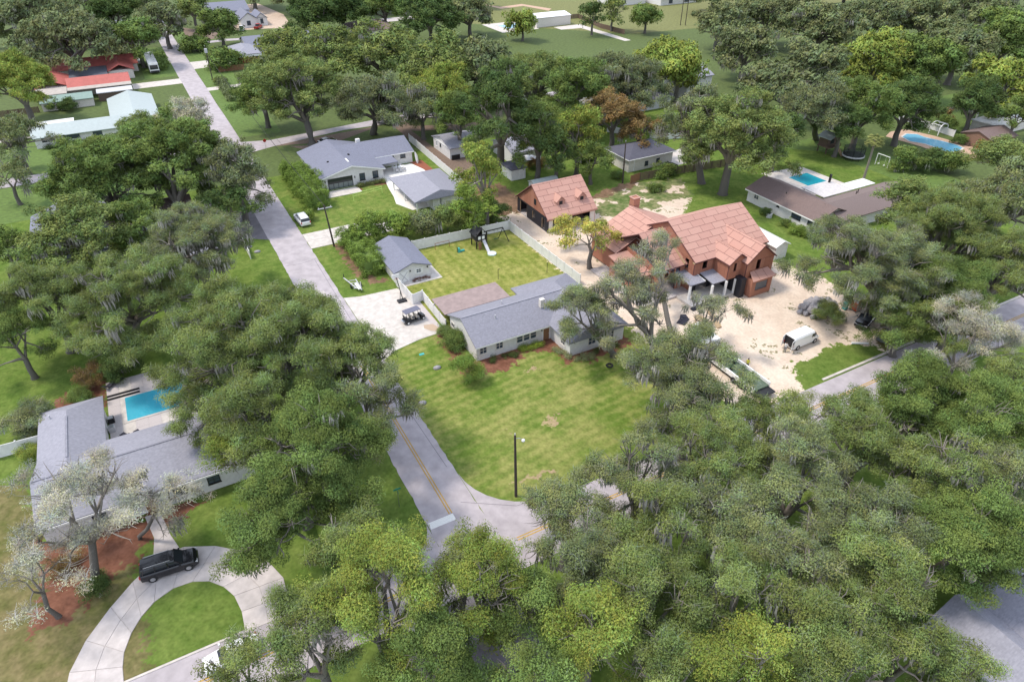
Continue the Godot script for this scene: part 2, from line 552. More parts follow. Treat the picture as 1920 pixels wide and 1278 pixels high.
func build_ground() -> void:
	var gm := StandardMaterial3D.new()
	gm.albedo_texture = make_ground_texture()
	gm.roughness = 1.0
	gm.metallic_specular = 0.15
	gm.texture_filter = BaseMaterial3D.TEXTURE_FILTER_LINEAR_WITH_MIPMAPS
	M["ground_near"] = gm
	var fm := mat("ground_far", Color(0.105, 0.150, 0.035), 0.95, "grain", 0.05)
	mat("ground_dry", Color(0.21, 0.22, 0.07), 0.95, "grain", 0.05)
	mat("ground_lush", Color(0.13, 0.21, 0.04), 0.95, "grain", 0.06)
	mat("sand", Color(0.58, 0.45, 0.35), 0.95, "soft", 0.1)
	mat("dirt", Color(0.24, 0.17, 0.13), 0.95, "grain", 0.1)
	var b := MB.new()
	b.uvr = Rect2(GX0, GZ0, GW, GD)
	b.quad(Vector3(GX0, 0, GZ0 + GD), Vector3(GX0 + GW, 0, GZ0 + GD), Vector3(GX0 + GW, 0, GZ0), Vector3(GX0, 0, GZ0))
	struct("ground", b, gm)
	# the land beyond, butted to the near sheet
	b = MB.new()
	var x1 := GX0 + GW
	var z1 := GZ0 + GD
	for q in [[-900.0, 900.0, -1200.0, GZ0], [-900.0, GX0, GZ0, z1], [x1, 900.0, GZ0, z1], [-900.0, 900.0, z1, 400.0]]:
		b.quad(Vector3(q[0], 0, q[3]), Vector3(q[1], 0, q[3]), Vector3(q[1], 0, q[2]), Vector3(q[0], 0, q[2]))
	struct("terrain", b, fm)
	# far lawns and fields
	sheet("lawn", [-30,-204, 15,-204, 15,-176, -30,-176], 0.008, M["ground_lush"])
	sheet("lawn", [5,-252, 15,-252, 15,-300, 5,-300], 0.008, M["ground_lush"])
	sheet("lawn", [20.6,-180, 31,-180, 31,-300, 20.6,-300], 0.008, M["ground_lush"])
	sheet("lawn", [22,-303, 36,-303, 34,-330, 20,-330], 0.008, M["ground_lush"])
	sheet("lawn", [-36,-170, 10,-169, 10,-150, -36,-150], 0.008, M["ground_lush"])
	sheet("field", [135,-285, 183,-235, 215,-232, 330,-250, 330,-420, 150,-420], 0.008, M["ground_dry"])
	sheet("field", [140,-62, 152,-62, 152,-112, 132,-112, 140,-104], 0.008, M["ground_lush"])
	sheet("field", [178.6,-94, 205,-94, 215,-120, 179,-120], 0.008, M["ground_lush"])
	sheet("sand_lot", [44,-318, 57,-316, 66,-312, 70,-345, 66,-380, 57,-380, 58,-330, 44,-330], 0.012, M["sand"])
	sheet("sand_lot", [24,-305, 38,-305, 38,-316, 26,-335], 0.012, M["dirt"])
	# roads
	var edge := []
	var zz := -42.0
	while zz > -420.0:
		edge.append(20.45 + R(-0.07, 0.07)); edge.append(zz)
		zz -= R(0.5, 1.1) if zz > -130 else 12.0
	zz = -420.0
	while zz < -42.0:
		edge.append(14.65 + R(-0.07, 0.07)); edge.append(zz)
		zz += R(0.5, 1.1) if zz > -130 else 12.0
	sheet("road", edge, 0.016, M["asphalt"])
	var cr := MB.new()     # rounded kerb return at the main-street corner
	var arc := PackedVector2Array([Vector2(20.5, -42.0), Vector2(20.5, -50.5)])
	for i in 9:
		var a := PI - i * PI / 16.0
		arc.append(Vector2(28.5 + 8.0 * cos(a), -50.5 + 8.0 * sin(a)))
	cr.prism(arc, 0.015, 0.015)
	struct("road", cr, M["asphalt"])
	var cl := MB.new()
	arc = PackedVector2Array([Vector2(14.6, -42.0), Vector2(14.6, -46.0)])
	for i in 9:
		var a := i * PI / 16.0
		arc.append(Vector2(10.6 + 4.0 * cos(a), -46.0 + 4.0 * sin(a)))
	cl.prism(arc, 0.015, 0.015)
	struct("road", cl, M["asphalt"])
	sheet("cross_road", [-300,-41.9, 62,-42.3, 300,-43.5, 300,-37.0, 62,-36.0, -300,-35.6], 0.02, M["asphalt"])
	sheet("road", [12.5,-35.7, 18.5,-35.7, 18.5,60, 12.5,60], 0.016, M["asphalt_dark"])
	sheet("side_road", [20.4,-176.5, 27,-174.6, 60,-178.5, 110,-178.5, 160,-186, 160,-181, 110,-173.5, 62,-172.8, 45,-173.5, 27,-169.8, 20.4,-167.6], 0.016, M["asphalt"])
	sheet("side_road", [-300,-177, 14.7,-176, 14.7,-170.5, -300,-171], 0.016, M["asphalt"])
	sheet("path", [160,-330, 165,-316, 178,-318, 184,-300, 180,-296, 176,-313, 163,-311], 0.016, M["paver_tan"])
	# painted lines
	var yl := MB.new()
	for x in [17.27, 17.57]: yl.box(x - 0.07, x + 0.07, 0.018, 0.022, -75.0, -45.6)
	struct("center_line", yl, M["yellow_paint"])
	yl = MB.new()
	for z in [-39.15, -38.85]:
		yl.box(-60, 11, 0.022, 0.026, z - 0.07, z + 0.07)
		yl.box(22, 160, 0.022, 0.026, z - 0.35 - 0.07, z - 0.35 + 0.07)
	struct("center_line", yl, M["yellow_paint"])
	var wl := MB.new()
	wl.box(14.8, 17.6, 0.018, 0.022, -45.5, -44.6)
	struct("stop_line", wl, M["road_paint"])
	var pb := MB.new()
	pb.prism(PackedVector2Array([Vector2(16.2,-84), Vector2(18.2,-84.4), Vector2(18.4,-97), Vector2(16.0,-96.4)]), 0.018, 0.018)
	struct("road_patch", pb, M["concrete"])
	for q in [[19.0,-46.5, 24.0,-43.2, 26.5,-42.9], [15.2,-60.0, 15.9,-75.0, 15.6,-99.0], [19.8,-52.0, 19.4,-72.0, 19.9,-108.0], [14.9,-108, 17.6,-107.6, 20.2,-108.2]]:
		var ck := MB.new()
		ck.bar(Vector3(q[0], 0.018, q[1]), Vector3(q[2], 0.018, q[3]), 0.06, 0.004)
		ck.bar(Vector3(q[2], 0.018, q[3]), Vector3(q[4], 0.018, q[5]), 0.06, 0.004)
		struct("road_seam", ck, M["asphalt_dark"])
	# kerbs
	var kb := MB.new()
	kb.box(-14, -4.6, 0.0, 0.09, -42.15, -41.95)
	kb.box(70, 118, 0.0, 0.10, -42.95, -42.6)
	struct("kerb", kb, M["concrete_pale"])
	build_drives()

func build_drives() -> void:
	# main house driveway, cast slabs
	var b := MB.new()
	b.prism(PackedVector2Array([Vector2(20.5,-93.2), Vector2(23,-92.4), Vector2(28.9,-92.0), Vector2(30.5,-86.8), Vector2(30.7,-77.2), Vector2(26.5,-76.9), Vector2(22.6,-76.0), Vector2(20.5,-74.6)]), 0.001, 0.05)
	var base := struct("driveway", b, M["concrete_pale"])
	var sm := MB.new()
	sm.box(-1.92, 1.92, 0, 0.02, -1.92, 1.92)
	var m1 := sm.mesh(M["concrete_pale"])
	for i in 2:
		for j in 4:
			inst("slab", m1, Transform3D(Basis(), Vector3(22.7 + i * 3.9, 0.046 + 0.001 * ((i + j) % 3), -79.4 - j * 3.0 - (0.3 if i == 0 else 0.0)).lerp(Vector3(22.7 + i * 3.9, 0.047, -79.0 - j * 3.9), 1.0)), base) if j < 3 else null
	var st := MB.new()     # rust-coloured stain of spilled clay by the fence
	st.prism(PackedVector2Array([Vector2(28.6,-80.0), Vector2(29.9,-79.7), Vector2(30.3,-78.4), Vector2(29.7,-77.6), Vector2(28.9,-78.2), Vector2(28.3,-79.2)]), 0.069, 0.069)
	var stm := mat("clay", Color(0.62, 0.47, 0.35), 0.9, "speck", 0.3)
	struct("clay_stain", st, stm)
	b = MB.new()
	b.prism(PackedVector2Array([Vector2(29.0,-92.0), Vector2(30.6,-86.6), Vector2(30.7,-77.2), Vector2(29.6,-77.15), Vector2(29.5,-86.4)]), 0.002, 0.058)
	struct("paver_strip", b, M["paver"])
	# white house driveway and patios
	slabs("driveway", 20.5, 36.0, -118.6, -112.2, 4, 2, 0.06, ["concrete_pale"])
	slabs("patio", 29.2, 36.6, -135.9, -132.6, 3, 1, 0.08, ["concrete_pale"])
	b = MB.new()
	b.prism(PackedVector2Array([Vector2(43,-137), Vector2(42,-131.5), Vector2(41.4,-127), Vector2(40.6,-123.5), Vector2(42.4,-119), Vector2(52.5,-119), Vector2(53,-131), Vector2(52.6,-138.5), Vector2(51.5,-143), Vector2(43.4,-143)]), 0.001, 0.06)
	struct("patio", b, mat("patio_white", Color(0.80, 0.77, 0.73), 0.8, "cell", 0.2))
	sheet("path", [51.5,-144, 54.5,-144, 54.5,-133, 53,-136], 0.03, M["brick_red"])
	# asphalt drive across the street
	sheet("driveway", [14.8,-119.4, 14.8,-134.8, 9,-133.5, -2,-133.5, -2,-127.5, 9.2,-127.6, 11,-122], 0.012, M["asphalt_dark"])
	# next-door driveways
	sheet("driveway", [57.4,-171, 60.2,-171, 60.4,-147, 66,-139, 66,-128, 57,-128], 0.014, M["dirt"])
	sheet("driveway", [60,-177, 63,-168, 72,-164, 78,-163, 78,-160.5, 71,-160.2, 61,-164, 57,-170], 0.015, M["dirt"])
	sheet("driveway", [27,-169.5, 42,-166, 55,-172.6, 30,-170.6], 0.015, M["dirt"])
	sheet("driveway", [30,-168, 47,-161, 56,-160, 56,-157, 44,-157, 33,-163], 0.015, M["dirt"])
	sheet("driveway", [103.4,-113.4, 108,-113.2, 112.6,-115.2, 118,-123.4, 108,-120.5, 104.2,-121], 0.02, M["concrete_pale"])
	sheet("driveway", [0.8,-248, 15.5,-248, 15.6,-241.5, 0.9,-241.3], 0.014, M["concrete_pale"])
	sheet("driveway", [12.6,-278.7, 16,-278.7, 16,-272.4, 12.6,-272.4], 0.014, M["concrete_pale"])
	sheet("driveway", [20.4,-269.5, 42,-269.5, 44,-262, 20.4,-258.5], 0.014, M["concrete_pale"])
	sheet("driveway", [20.4,-232.4, 32,-232.4, 32,-228.6, 20.4,-228.6], 0.014, M["concrete_pale"])
	sheet("driveway", [14.7,-305, 24,-301, 38,-303, 52,-300, 52,-296, 38,-299, 14.7,-297], 0.017, M["asphalt"])
	sheet("driveway", [162,-262, 175,-262, 175,-226, 172,-226, 171,-255, 162,-256], 0.014, M["concrete_pale"])
	sheet("driveway", [104,-314, 122,-314, 118,-306, 104,-306], 0.014, M["concrete"])
	sheet("driveway", [-36,-206, 4,-206, 4,-204.2, -36,-204.2], 0.014, M["concrete_pale"])
	# curved drive of the corner house: slabs between the outer and the inner edge
	var outer := [Vector2(-18.6,-41.9), Vector2(-18.0,-45.2), Vector2(-16.7,-47.8), Vector2(-14.6,-50.4), Vector2(-12.6,-52.4), Vector2(-10.2,-54.2), Vector2(-7.8,-54.4), Vector2(-5.0,-53.0), Vector2(-2.4,-50.8), Vector2(-0.7,-48.4), Vector2(0.1,-46.0), Vector2(0.0,-43.9), Vector2(-0.2,-41.9)]
	var inner := [Vector2(-14.0,-41.9), Vector2(-14.0,-43.6), Vector2(-13.8,-45.0), Vector2(-13.1,-46.7), Vector2(-12.2,-48.0), Vector2(-11.0,-49.1), Vector2(-9.3,-49.8), Vector2(-7.6,-49.7), Vector2(-6.2,-49.0), Vector2(-5.1,-47.7), Vector2(-4.4,-46.2), Vector2(-4.1,-44.2), Vector2(-4.2,-41.9)]
	b = MB.new()
	var poly := PackedVector2Array(outer)
	var rev := inner.duplicate()
	rev.reverse()
	poly.append_array(PackedVector2Array(rev))
	b.prism(poly, 0.001, 0.03)
	base = struct("curved_driveway", b, M["concrete_dirty"])
	for i in outer.size() - 1:
		for h in 2:
			var t0 := h * 0.5
			var t1 := t0 + 0.5
			var a: Vector2 = outer[i].lerp(inner[i], t0)
			var c: Vector2 = outer[i+1].lerp(inner[i+1], t0)
			var d: Vector2 = outer[i+1].lerp(inner[i+1], t1)
			var e: Vector2 = outer[i].lerp(inner[i], t1)
			var ce := (a + c + d + e) / 4.0
			var q := PackedVector2Array()
			for p in [a, c, d, e]: q.append(p + (ce - p).normalized() * 0.03)
			var s := MB.new()
			s.prism(q, 0.02, 0.06 + 0.003 * ((i + h) % 3))
			O = Vector3.ZERO
			part("slab", s, M["concrete"] if (i + h) % 3 else mat("concrete_b", Color(0.62, 0.565, 0.55), 0.85, "soft", 0.1), base)
	b = MB.new()
	b.prism(PackedVector2Array([Vector2(-10.6,-54.5), Vector2(-8.2,-54.45), Vector2(-8.8,-56.6), Vector2(-9.4,-60.4), Vector2(-10.9,-60.4), Vector2(-10.3,-57)]), 0.001, 0.05)
	struct("path", b, M["concrete"])

# ------------------------------------------------------------------ plants
var clumps := {}
const LEAF_GAIN := 4.35      # leaf vertex colours are stored near 0.23 so that pale twigs fit above them

func leaf_clump(key: String, n: int, size: float, flat: float, twigs: int, hue := 0.0, droop := 0.0) -> ArrayMesh:
	if clumps.has(key): return clumps[key]
	var r := RandomNumberGenerator.new()
	r.seed = hash(key)
	var b := MB.new()
	b.use_col = true
	for i in n:
		var d := Vector3(r.randfn(), r.randfn() * 0.8 + 0.25, r.randfn()).normalized()
		var p := d * pow(r.randf(), 0.45)
		p.y *= flat
		var nrm := (d + Vector3(r.randfn() * 0.45, 0.55 + r.randfn() * 0.3, r.randfn() * 0.45)).normalized()
		var ax := nrm.cross(Vector3(r.randfn(), r.randfn(), r.randfn())).normalized()
		ax = (ax + Vector3(0, -droop, 0)).normalized()
		var s := nrm.cross(ax).normalized()
		var l := size * (0.55 + 1.1 * r.randf() * r.randf() + 0.3 * r.randf())
		var w := l * r.randf_range(0.34, 0.55)
		var f := r.randf_range(0.84, 1.12) * 0.25
		b.col = Color(f * (1.0 + hue * r.randf_range(-0.3, 1.0)), f, f * r.randf_range(0.8, 1.15))
		var a0 := p - ax * l * 0.5
		var a1 := p + ax * l * 0.5
		var up := nrm * l * 0.10
		b.tri(a0, p + s * w * 0.5 - up, a1)
		b.tri(a0, a1, p - s * w * 0.5 - up)
	for i in twigs:
		var d := Vector3(r.randfn(), r.randfn() * 0.6 + 0.5, r.randfn()).normalized()
		var m := d * r.randf_range(0.45, 0.7) + Vector3(r.randfn(), r.randfn(), r.randfn()) * 0.12
		var e := d * r.randf_range(0.9, 1.25) + Vector3(r.randfn(), r.randfn(), r.randfn()) * 0.2
		m.y *= flat; e.y *= flat
		var g := r.randf_range(0.55, 1.0)
		b.col = Color(g * 0.56, g * 0.50, g * 1.0) if hue != 0.05 or twigs < 5 else Color(g * 0.36, g * 0.345, g * 0.46)
		b.tube([Vector3(0, -0.15, 0), m, e], [0.022, 0.016, 0.007], 3, false)
	clumps[key] = b.mesh(M["leaf"])
	return clumps[key]

func moss_clump(key: String) -> ArrayMesh:
	if clumps.has(key): return clumps[key]
	var r := RandomNumberGenerator.new()
	r.seed = hash(key)
	var b := MB.new()
	b.use_col = true
	for i in 16:
		var p := Vector3(r.randf_range(-0.5, 0.5), r.randf_range(-0.1, 0.1), r.randf_range(-0.5, 0.5))
		var l := r.randf_range(0.4, 1.2)
		var a := r.randf() * TAU
		var s := Vector3(cos(a), 0, sin(a)) * r.randf_range(0.05, 0.11)
		var e := p + Vector3(r.randfn() * 0.12, -l, r.randfn() * 0.12)
		var m := p.lerp(e, 0.45) + Vector3(r.randfn() * 0.05, 0, r.randfn() * 0.05)
		var f := r.randf_range(0.75, 1.15)
		b.col = Color(f, f, f * 0.95) * 0.25
		b.tri(p - s * 0.6, m + s, m - s)
		b.tri(p - s * 0.6, p + s * 0.6, m + s)
		b.tri(m - s, m + s, e)
	clumps[key] = b.mesh(M["leaf"])
	return clumps[key]

func scatter(called: String, mesh: Mesh, tf: Array, cols: PackedColorArray, parent: Node) -> void:
	if tf.is_empty(): return
	var mm := MultiMesh.new()
	mm.transform_format = MultiMesh.TRANSFORM_3D
	mm.use_colors = true
	mm.mesh = mesh
	mm.instance_count = tf.size()
	for i in tf.size():
		mm.set_instance_transform(i, tf[i])
		mm.set_instance_color(i, cols[i])
	var o := MultiMeshInstance3D.new()
	o.multimesh = mm
	o.name = numbered(called, parent)
	parent.add_child(o)
	o.set_meta("kind", "stuff")

# kind: tint (linear), density, moss share, twig share, flatness, lobe count, clump key
const KINDS := {
	"oak": {"c": Color(0.158, 0.214, 0.070), "d": 0.58, "moss": 0.10, "flat": 0.66, "lobes": 18, "key": "oak"},
	"mossy": {"c": Color(0.172, 0.214, 0.092), "d": 0.54, "moss": 0.24, "flat": 0.66, "lobes": 17, "key": "mossy"},
	"green": {"c": Color(0.128, 0.188, 0.056), "d": 0.74, "moss": 0.03, "flat": 0.70, "lobes": 18, "key": "dense"},
	"dark": {"c": Color(0.082, 0.128, 0.044), "d": 0.8, "moss": 0.03, "flat": 0.8, "lobes": 15, "key": "dense"},
	"lime": {"c": Color(0.190, 0.262, 0.060), "d": 0.68, "moss": 0.02, "flat": 0.75, "lobes": 20, "key": "lime"},
	"pale": {"c": Color(0.41, 0.42, 0.30), "d": 0.25, "moss": 0.05, "flat": 0.6, "lobes": 15, "key": "pale"},
	"wispy": {"c": Color(0.225, 0.250, 0.135), "d": 0.40, "moss": 0.34, "flat": 0.7, "lobes": 12, "key": "mossy"},
	"brown": {"c": Color(0.190, 0.140, 0.060), "d": 0.6, "moss": 0.05, "flat": 0.6, "lobes": 13, "key": "oak"},
	"hedge": {"c": Color(0.150, 0.225, 0.050), "d": 0.8, "moss": 0.0, "flat": 0.8, "lobes": 14, "key": "dense"},
	"airy": {"c": Color(0.330, 0.350, 0.085), "d": 0.26, "moss": 0.0, "flat": 0.85, "lobes": 12, "key": "lime"},
	"grey": {"c": Color(0.160, 0.196, 0.092), "d": 0.62, "moss": 0.16, "flat": 0.68, "lobes": 16, "key": "mossy"},
}

func clump_for(key: String, lod: int) -> ArrayMesh:
	var k := "%s_%d" % [key, lod]
	var n: int = [270, 110, 48][lod]
	var s: float = [0.175, 0.29, 0.46][lod]
	match key:
		"oak": return leaf_clump(k, n, s, 0.72, 6 if lod == 0 else 2, 0.12, 0.1)
		"mossy": return leaf_clump(k, int(n * 0.85), s, 0.7, 8 if lod == 0 else 3, 0.08, 0.35)
		"dense": return leaf_clump(k, int(n * 1.15), s, 0.75, 1, 0.05, 0.1)
		"lime": return leaf_clump(k, n, s * 1.05, 0.85, 2, 0.3, 0.2)
		"pale": return leaf_clump(k, int(n * 0.55), s * 0.85, 0.7, 14 if lod == 0 else 7, 0.05, 0.2)
	return leaf_clump(k, n, s, 0.75, 2)

# crown centre pixel, half width in pixels, height in metres
func tree(px: float, py: float, rpx: float, h: float, kind: String, label: String, group := "", trunk_at := Vector3.INF, base_h := -1.0) -> Node3D:
	var k: Dictionary = KINDS[kind]
	var ch := h * (0.66 if base_h < 0 else base_h)
	var c := G(px, py, ch)
	var dz := depth_at(c)
	var r := rpx * dz / FOCAL
	var foot := Vector3(c.x, 0, c.z)
	if trunk_at != Vector3.INF: foot = trunk_at
	return grow(foot, Vector3(c.x - foot.x, 0, c.z - foot.z), r, h, kind, label, group, dz)

func grow(foot: Vector3, lean: Vector3, r: float, h: float, kind: String, label: String, group: String, dz: float, called := "") -> Node3D:
	var k: Dictionary = KINDS[kind]
	var nm: String = called
	if nm == "": nm = {"oak": "live_oak_tree", "mossy": "mossy_oak_tree", "green": "live_oak_tree", "dark": "evergreen_tree", "lime": "leafy_tree", "pale": "lichen_tree", "wispy": "mossy_oak_tree", "airy": "leafy_sapling", "hedge": "leafy_tree", "brown": "brown_leaf_tree", "grey": "mossy_oak_tree"}[kind]
	var t := thing(nm, label, "tree", foot, group)
	rng.seed = hash(Vector3(foot.x, h, foot.z).snapped(Vector3.ONE * 0.1))
	var lod := 0 if dz < 105 else (1 if dz < 175 else 2)
	var cs: float = [0.95, 1.25, 1.9][lod]          # clump radius
	if r < 3.5: cs = minf(cs, 0.35 + r * 0.22)
	var vert := (h - 2.0) * 0.5 if h < 2.2 * r + 3 else h * 0.42
	var cy := h - vert * 0.95
	if called != "":
		vert = h * 0.5
		cy = h * 0.46
	# lobes
	var lobes := []
	var nl: int = int(k.lobes * clampf(r / 8.0, 0.55, 2.3))
	for i in nl:
		var f := (i + 0.5) / nl
		var a := i * 2.39996 + R(-0.35, 0.35)
		var rad := sqrt(f) * R(0.72, 1.0)
		var lr := r * R(0.24, 0.42) * (1.08 - 0.25 * f) * minf(1.0, pow(9.0 / r, 0.35))
		var y := cy + vert * (0.62 * (1.0 - f * f) + R(-0.32, 0.22) - 0.46 * f * f)
		lobes.append([lean + Vector3(cos(a) * rad * (r - lr * 0.8), y, sin(a) * rad * (r - lr * 0.8)), lr, R(0.84, 1.12)])
	# branches
	var b := MB.new()
	b.use_col = true
	var tr := clampf(r * 0.055 + h * 0.012, 0.12, 0.85)
	if kind == "pale": tr *= 0.6
	var fork := Vector3(lean.x * 0.5, cy - vert * R(0.55, 0.75), lean.z * 0.5)
	if fork.y < 0.18 * h: fork.y = 0.18 * h
	if called != "": tr *= 0.35
	b.col = Color(0.5, 0.5, 0.5)
	b.tube([Vector3(0, -0.1, 0), Vector3(R(-0.1,0.1), 0.4, R(-0.1,0.1)), fork * Vector3(0.5, 0.5, 0.5) + Vector3(R(-0.3,0.3), 0, R(-0.3,0.3)), fork], [tr * 1.5, tr * 1.1, tr * 0.95, tr * 0.85], 8)
	var order := range(lobes.size())
	order.sort_custom(func(i, j): return atan2(lobes[i][0].z - lean.z, lobes[i][0].x - lean.x) < atan2(lobes[j][0].z - lean.z, lobes[j][0].x - lean.x))
	for g0 in range(0, order.size(), 3):
		var mid := Vector3.ZERO
		var cn := 0
		for q in range(g0, mini(g0 + 3, order.size())):
			mid += lobes[order[q]][0]; cn += 1
		mid /= cn
		var knee := fork.lerp(mid, R(0.42, 0.62)) + Vector3(R(-0.6,0.6), R(-0.1,0.5), R(-0.6,0.6)) * r * 0.06
		b.col = Color(1.0, 0.98, 0.95) * R(0.5, 0.9)
		b.tube([fork - Vector3(0, tr * 0.4, 0), fork.lerp(knee, 0.5) + Vector3(R(-0.5,0.5), R(0.0,0.7), R(-0.5,0.5)) * r * 0.04, knee], [tr * 0.62, tr * 0.48, tr * 0.36], 6, false)
		for q in range(g0, mini(g0 + 3, order.size())):
			var l: Array = lobes[order[q]]
			var e: Vector3 = l[0]
			b.col = Color(1.0, 0.98, 0.95) * R(0.55, 0.95)
			var m := knee.lerp(e, 0.5) + Vector3(R(-0.9,0.9), R(-0.2,0.8), R(-0.9,0.9)) * r * 0.05
			b.tube([knee, m, e], [tr * 0.34, tr * 0.24, tr * 0.10], 5, false)
			for sb in (9 if lod == 0 else 4):
				var d := Vector3(rng.randfn(), rng.randfn() * 0.5 + 0.45, rng.randfn()).normalized()
				var z: Vector3 = e + d * l[1] * R(0.6, 1.04) * Vector3(1, 0.7, 1)
				b.col = Color(1.0, 0.98, 0.96) * R(0.6, 1.0)
				b.tube([m.lerp(e, R(0.3, 1.0)), e.lerp(z, 0.5) + Vector3(R(-1,1), R(-1,1), R(-1,1)) * l[1] * 0.2, z], [tr * 0.13, tr * 0.08, tr * 0.02], 4 if lod == 0 else 3, false)
	O = Vector3.ZERO
	part("trunk", b, M["bark"], t)
	# leaf clumps over every lobe
	var tf := []
	var cols := PackedColorArray()
	var mtf := []
	var mcols := PackedColorArray()
	var base: Color = k.c
	for l in lobes:
		var lr: float = l[1]
		var cnt := int(4.0 * PI * lr * lr / (cs * cs * 1.35) * k.d * (R(0.55, 1.25) if called == "" else 1.7))
		cnt = maxi(cnt, 5)
		var bare: bool = rng.randf() < k.moss * 0.75 and called == ""      # a thin bough hung with moss
		var moss_share: float = k.moss * [1.0, 0.8, 0.35][lod]
		if bare:
			cnt = int(cnt * 0.45)
			moss_share = 0.95
		var per := 11
		var tuft := Vector3.ZERO
		var tone := 1.0
		for i in cnt:
			if i % per == 0:      # a new tuft at the end of a bough
				var d := Vector3(rng.randfn(), rng.randfn() + 0.30, rng.randfn()).normalized()
				if d.y < -0.45: d.y *= -0.6
				var rr := lr * R(0.58, 1.30)
				tuft = l[0] + Vector3(d.x * rr, d.y * rr * k.flat, d.z * rr)
				tone = R(0.78, 1.2)
			var d := Vector3(rng.randfn(), rng.randfn() * 0.55, rng.randfn())
			var p := tuft + d * cs * 0.58
			if p.y < 0.25: continue
			var sc := cs * R(0.62, 1.18)
			var bas := Basis(Vector3.UP, R(0, TAU)) * Basis(Vector3.RIGHT, R(-0.5, 0.5))
			tf.append(Transform3D(bas.scaled(Vector3(sc, sc, sc)), p))
			var f: float = R(0.82, 1.16) * l[2] * tone * LEAF_GAIN
			var wv := R(-0.10, 0.14)
			cols.append(Color(base.r * f * (1.0 + wv), base.g * f, base.b * f * (1.0 - wv * 0.5)))
			if rng.randf() < moss_share and (d.y < 0.4 or bare):
				var ms := minf(sc, 1.15) * R(0.7, 1.5)
				mtf.append(Transform3D(Basis(Vector3.UP, R(0, TAU)).scaled(Vector3(ms, ms * R(0.8, 1.5), ms)), p + Vector3(0, -sc * 0.15, 0)))
				var g := R(0.75, 1.2)
				mcols.append(Color(0.41 * g, 0.395 * g, 0.37 * g) * LEAF_GAIN * 0.85)
	scatter("foliage", clump_for(k.key, lod), tf, cols, t)
	scatter("moss", moss_clump("moss_a"), mtf, mcols, t)
	return t

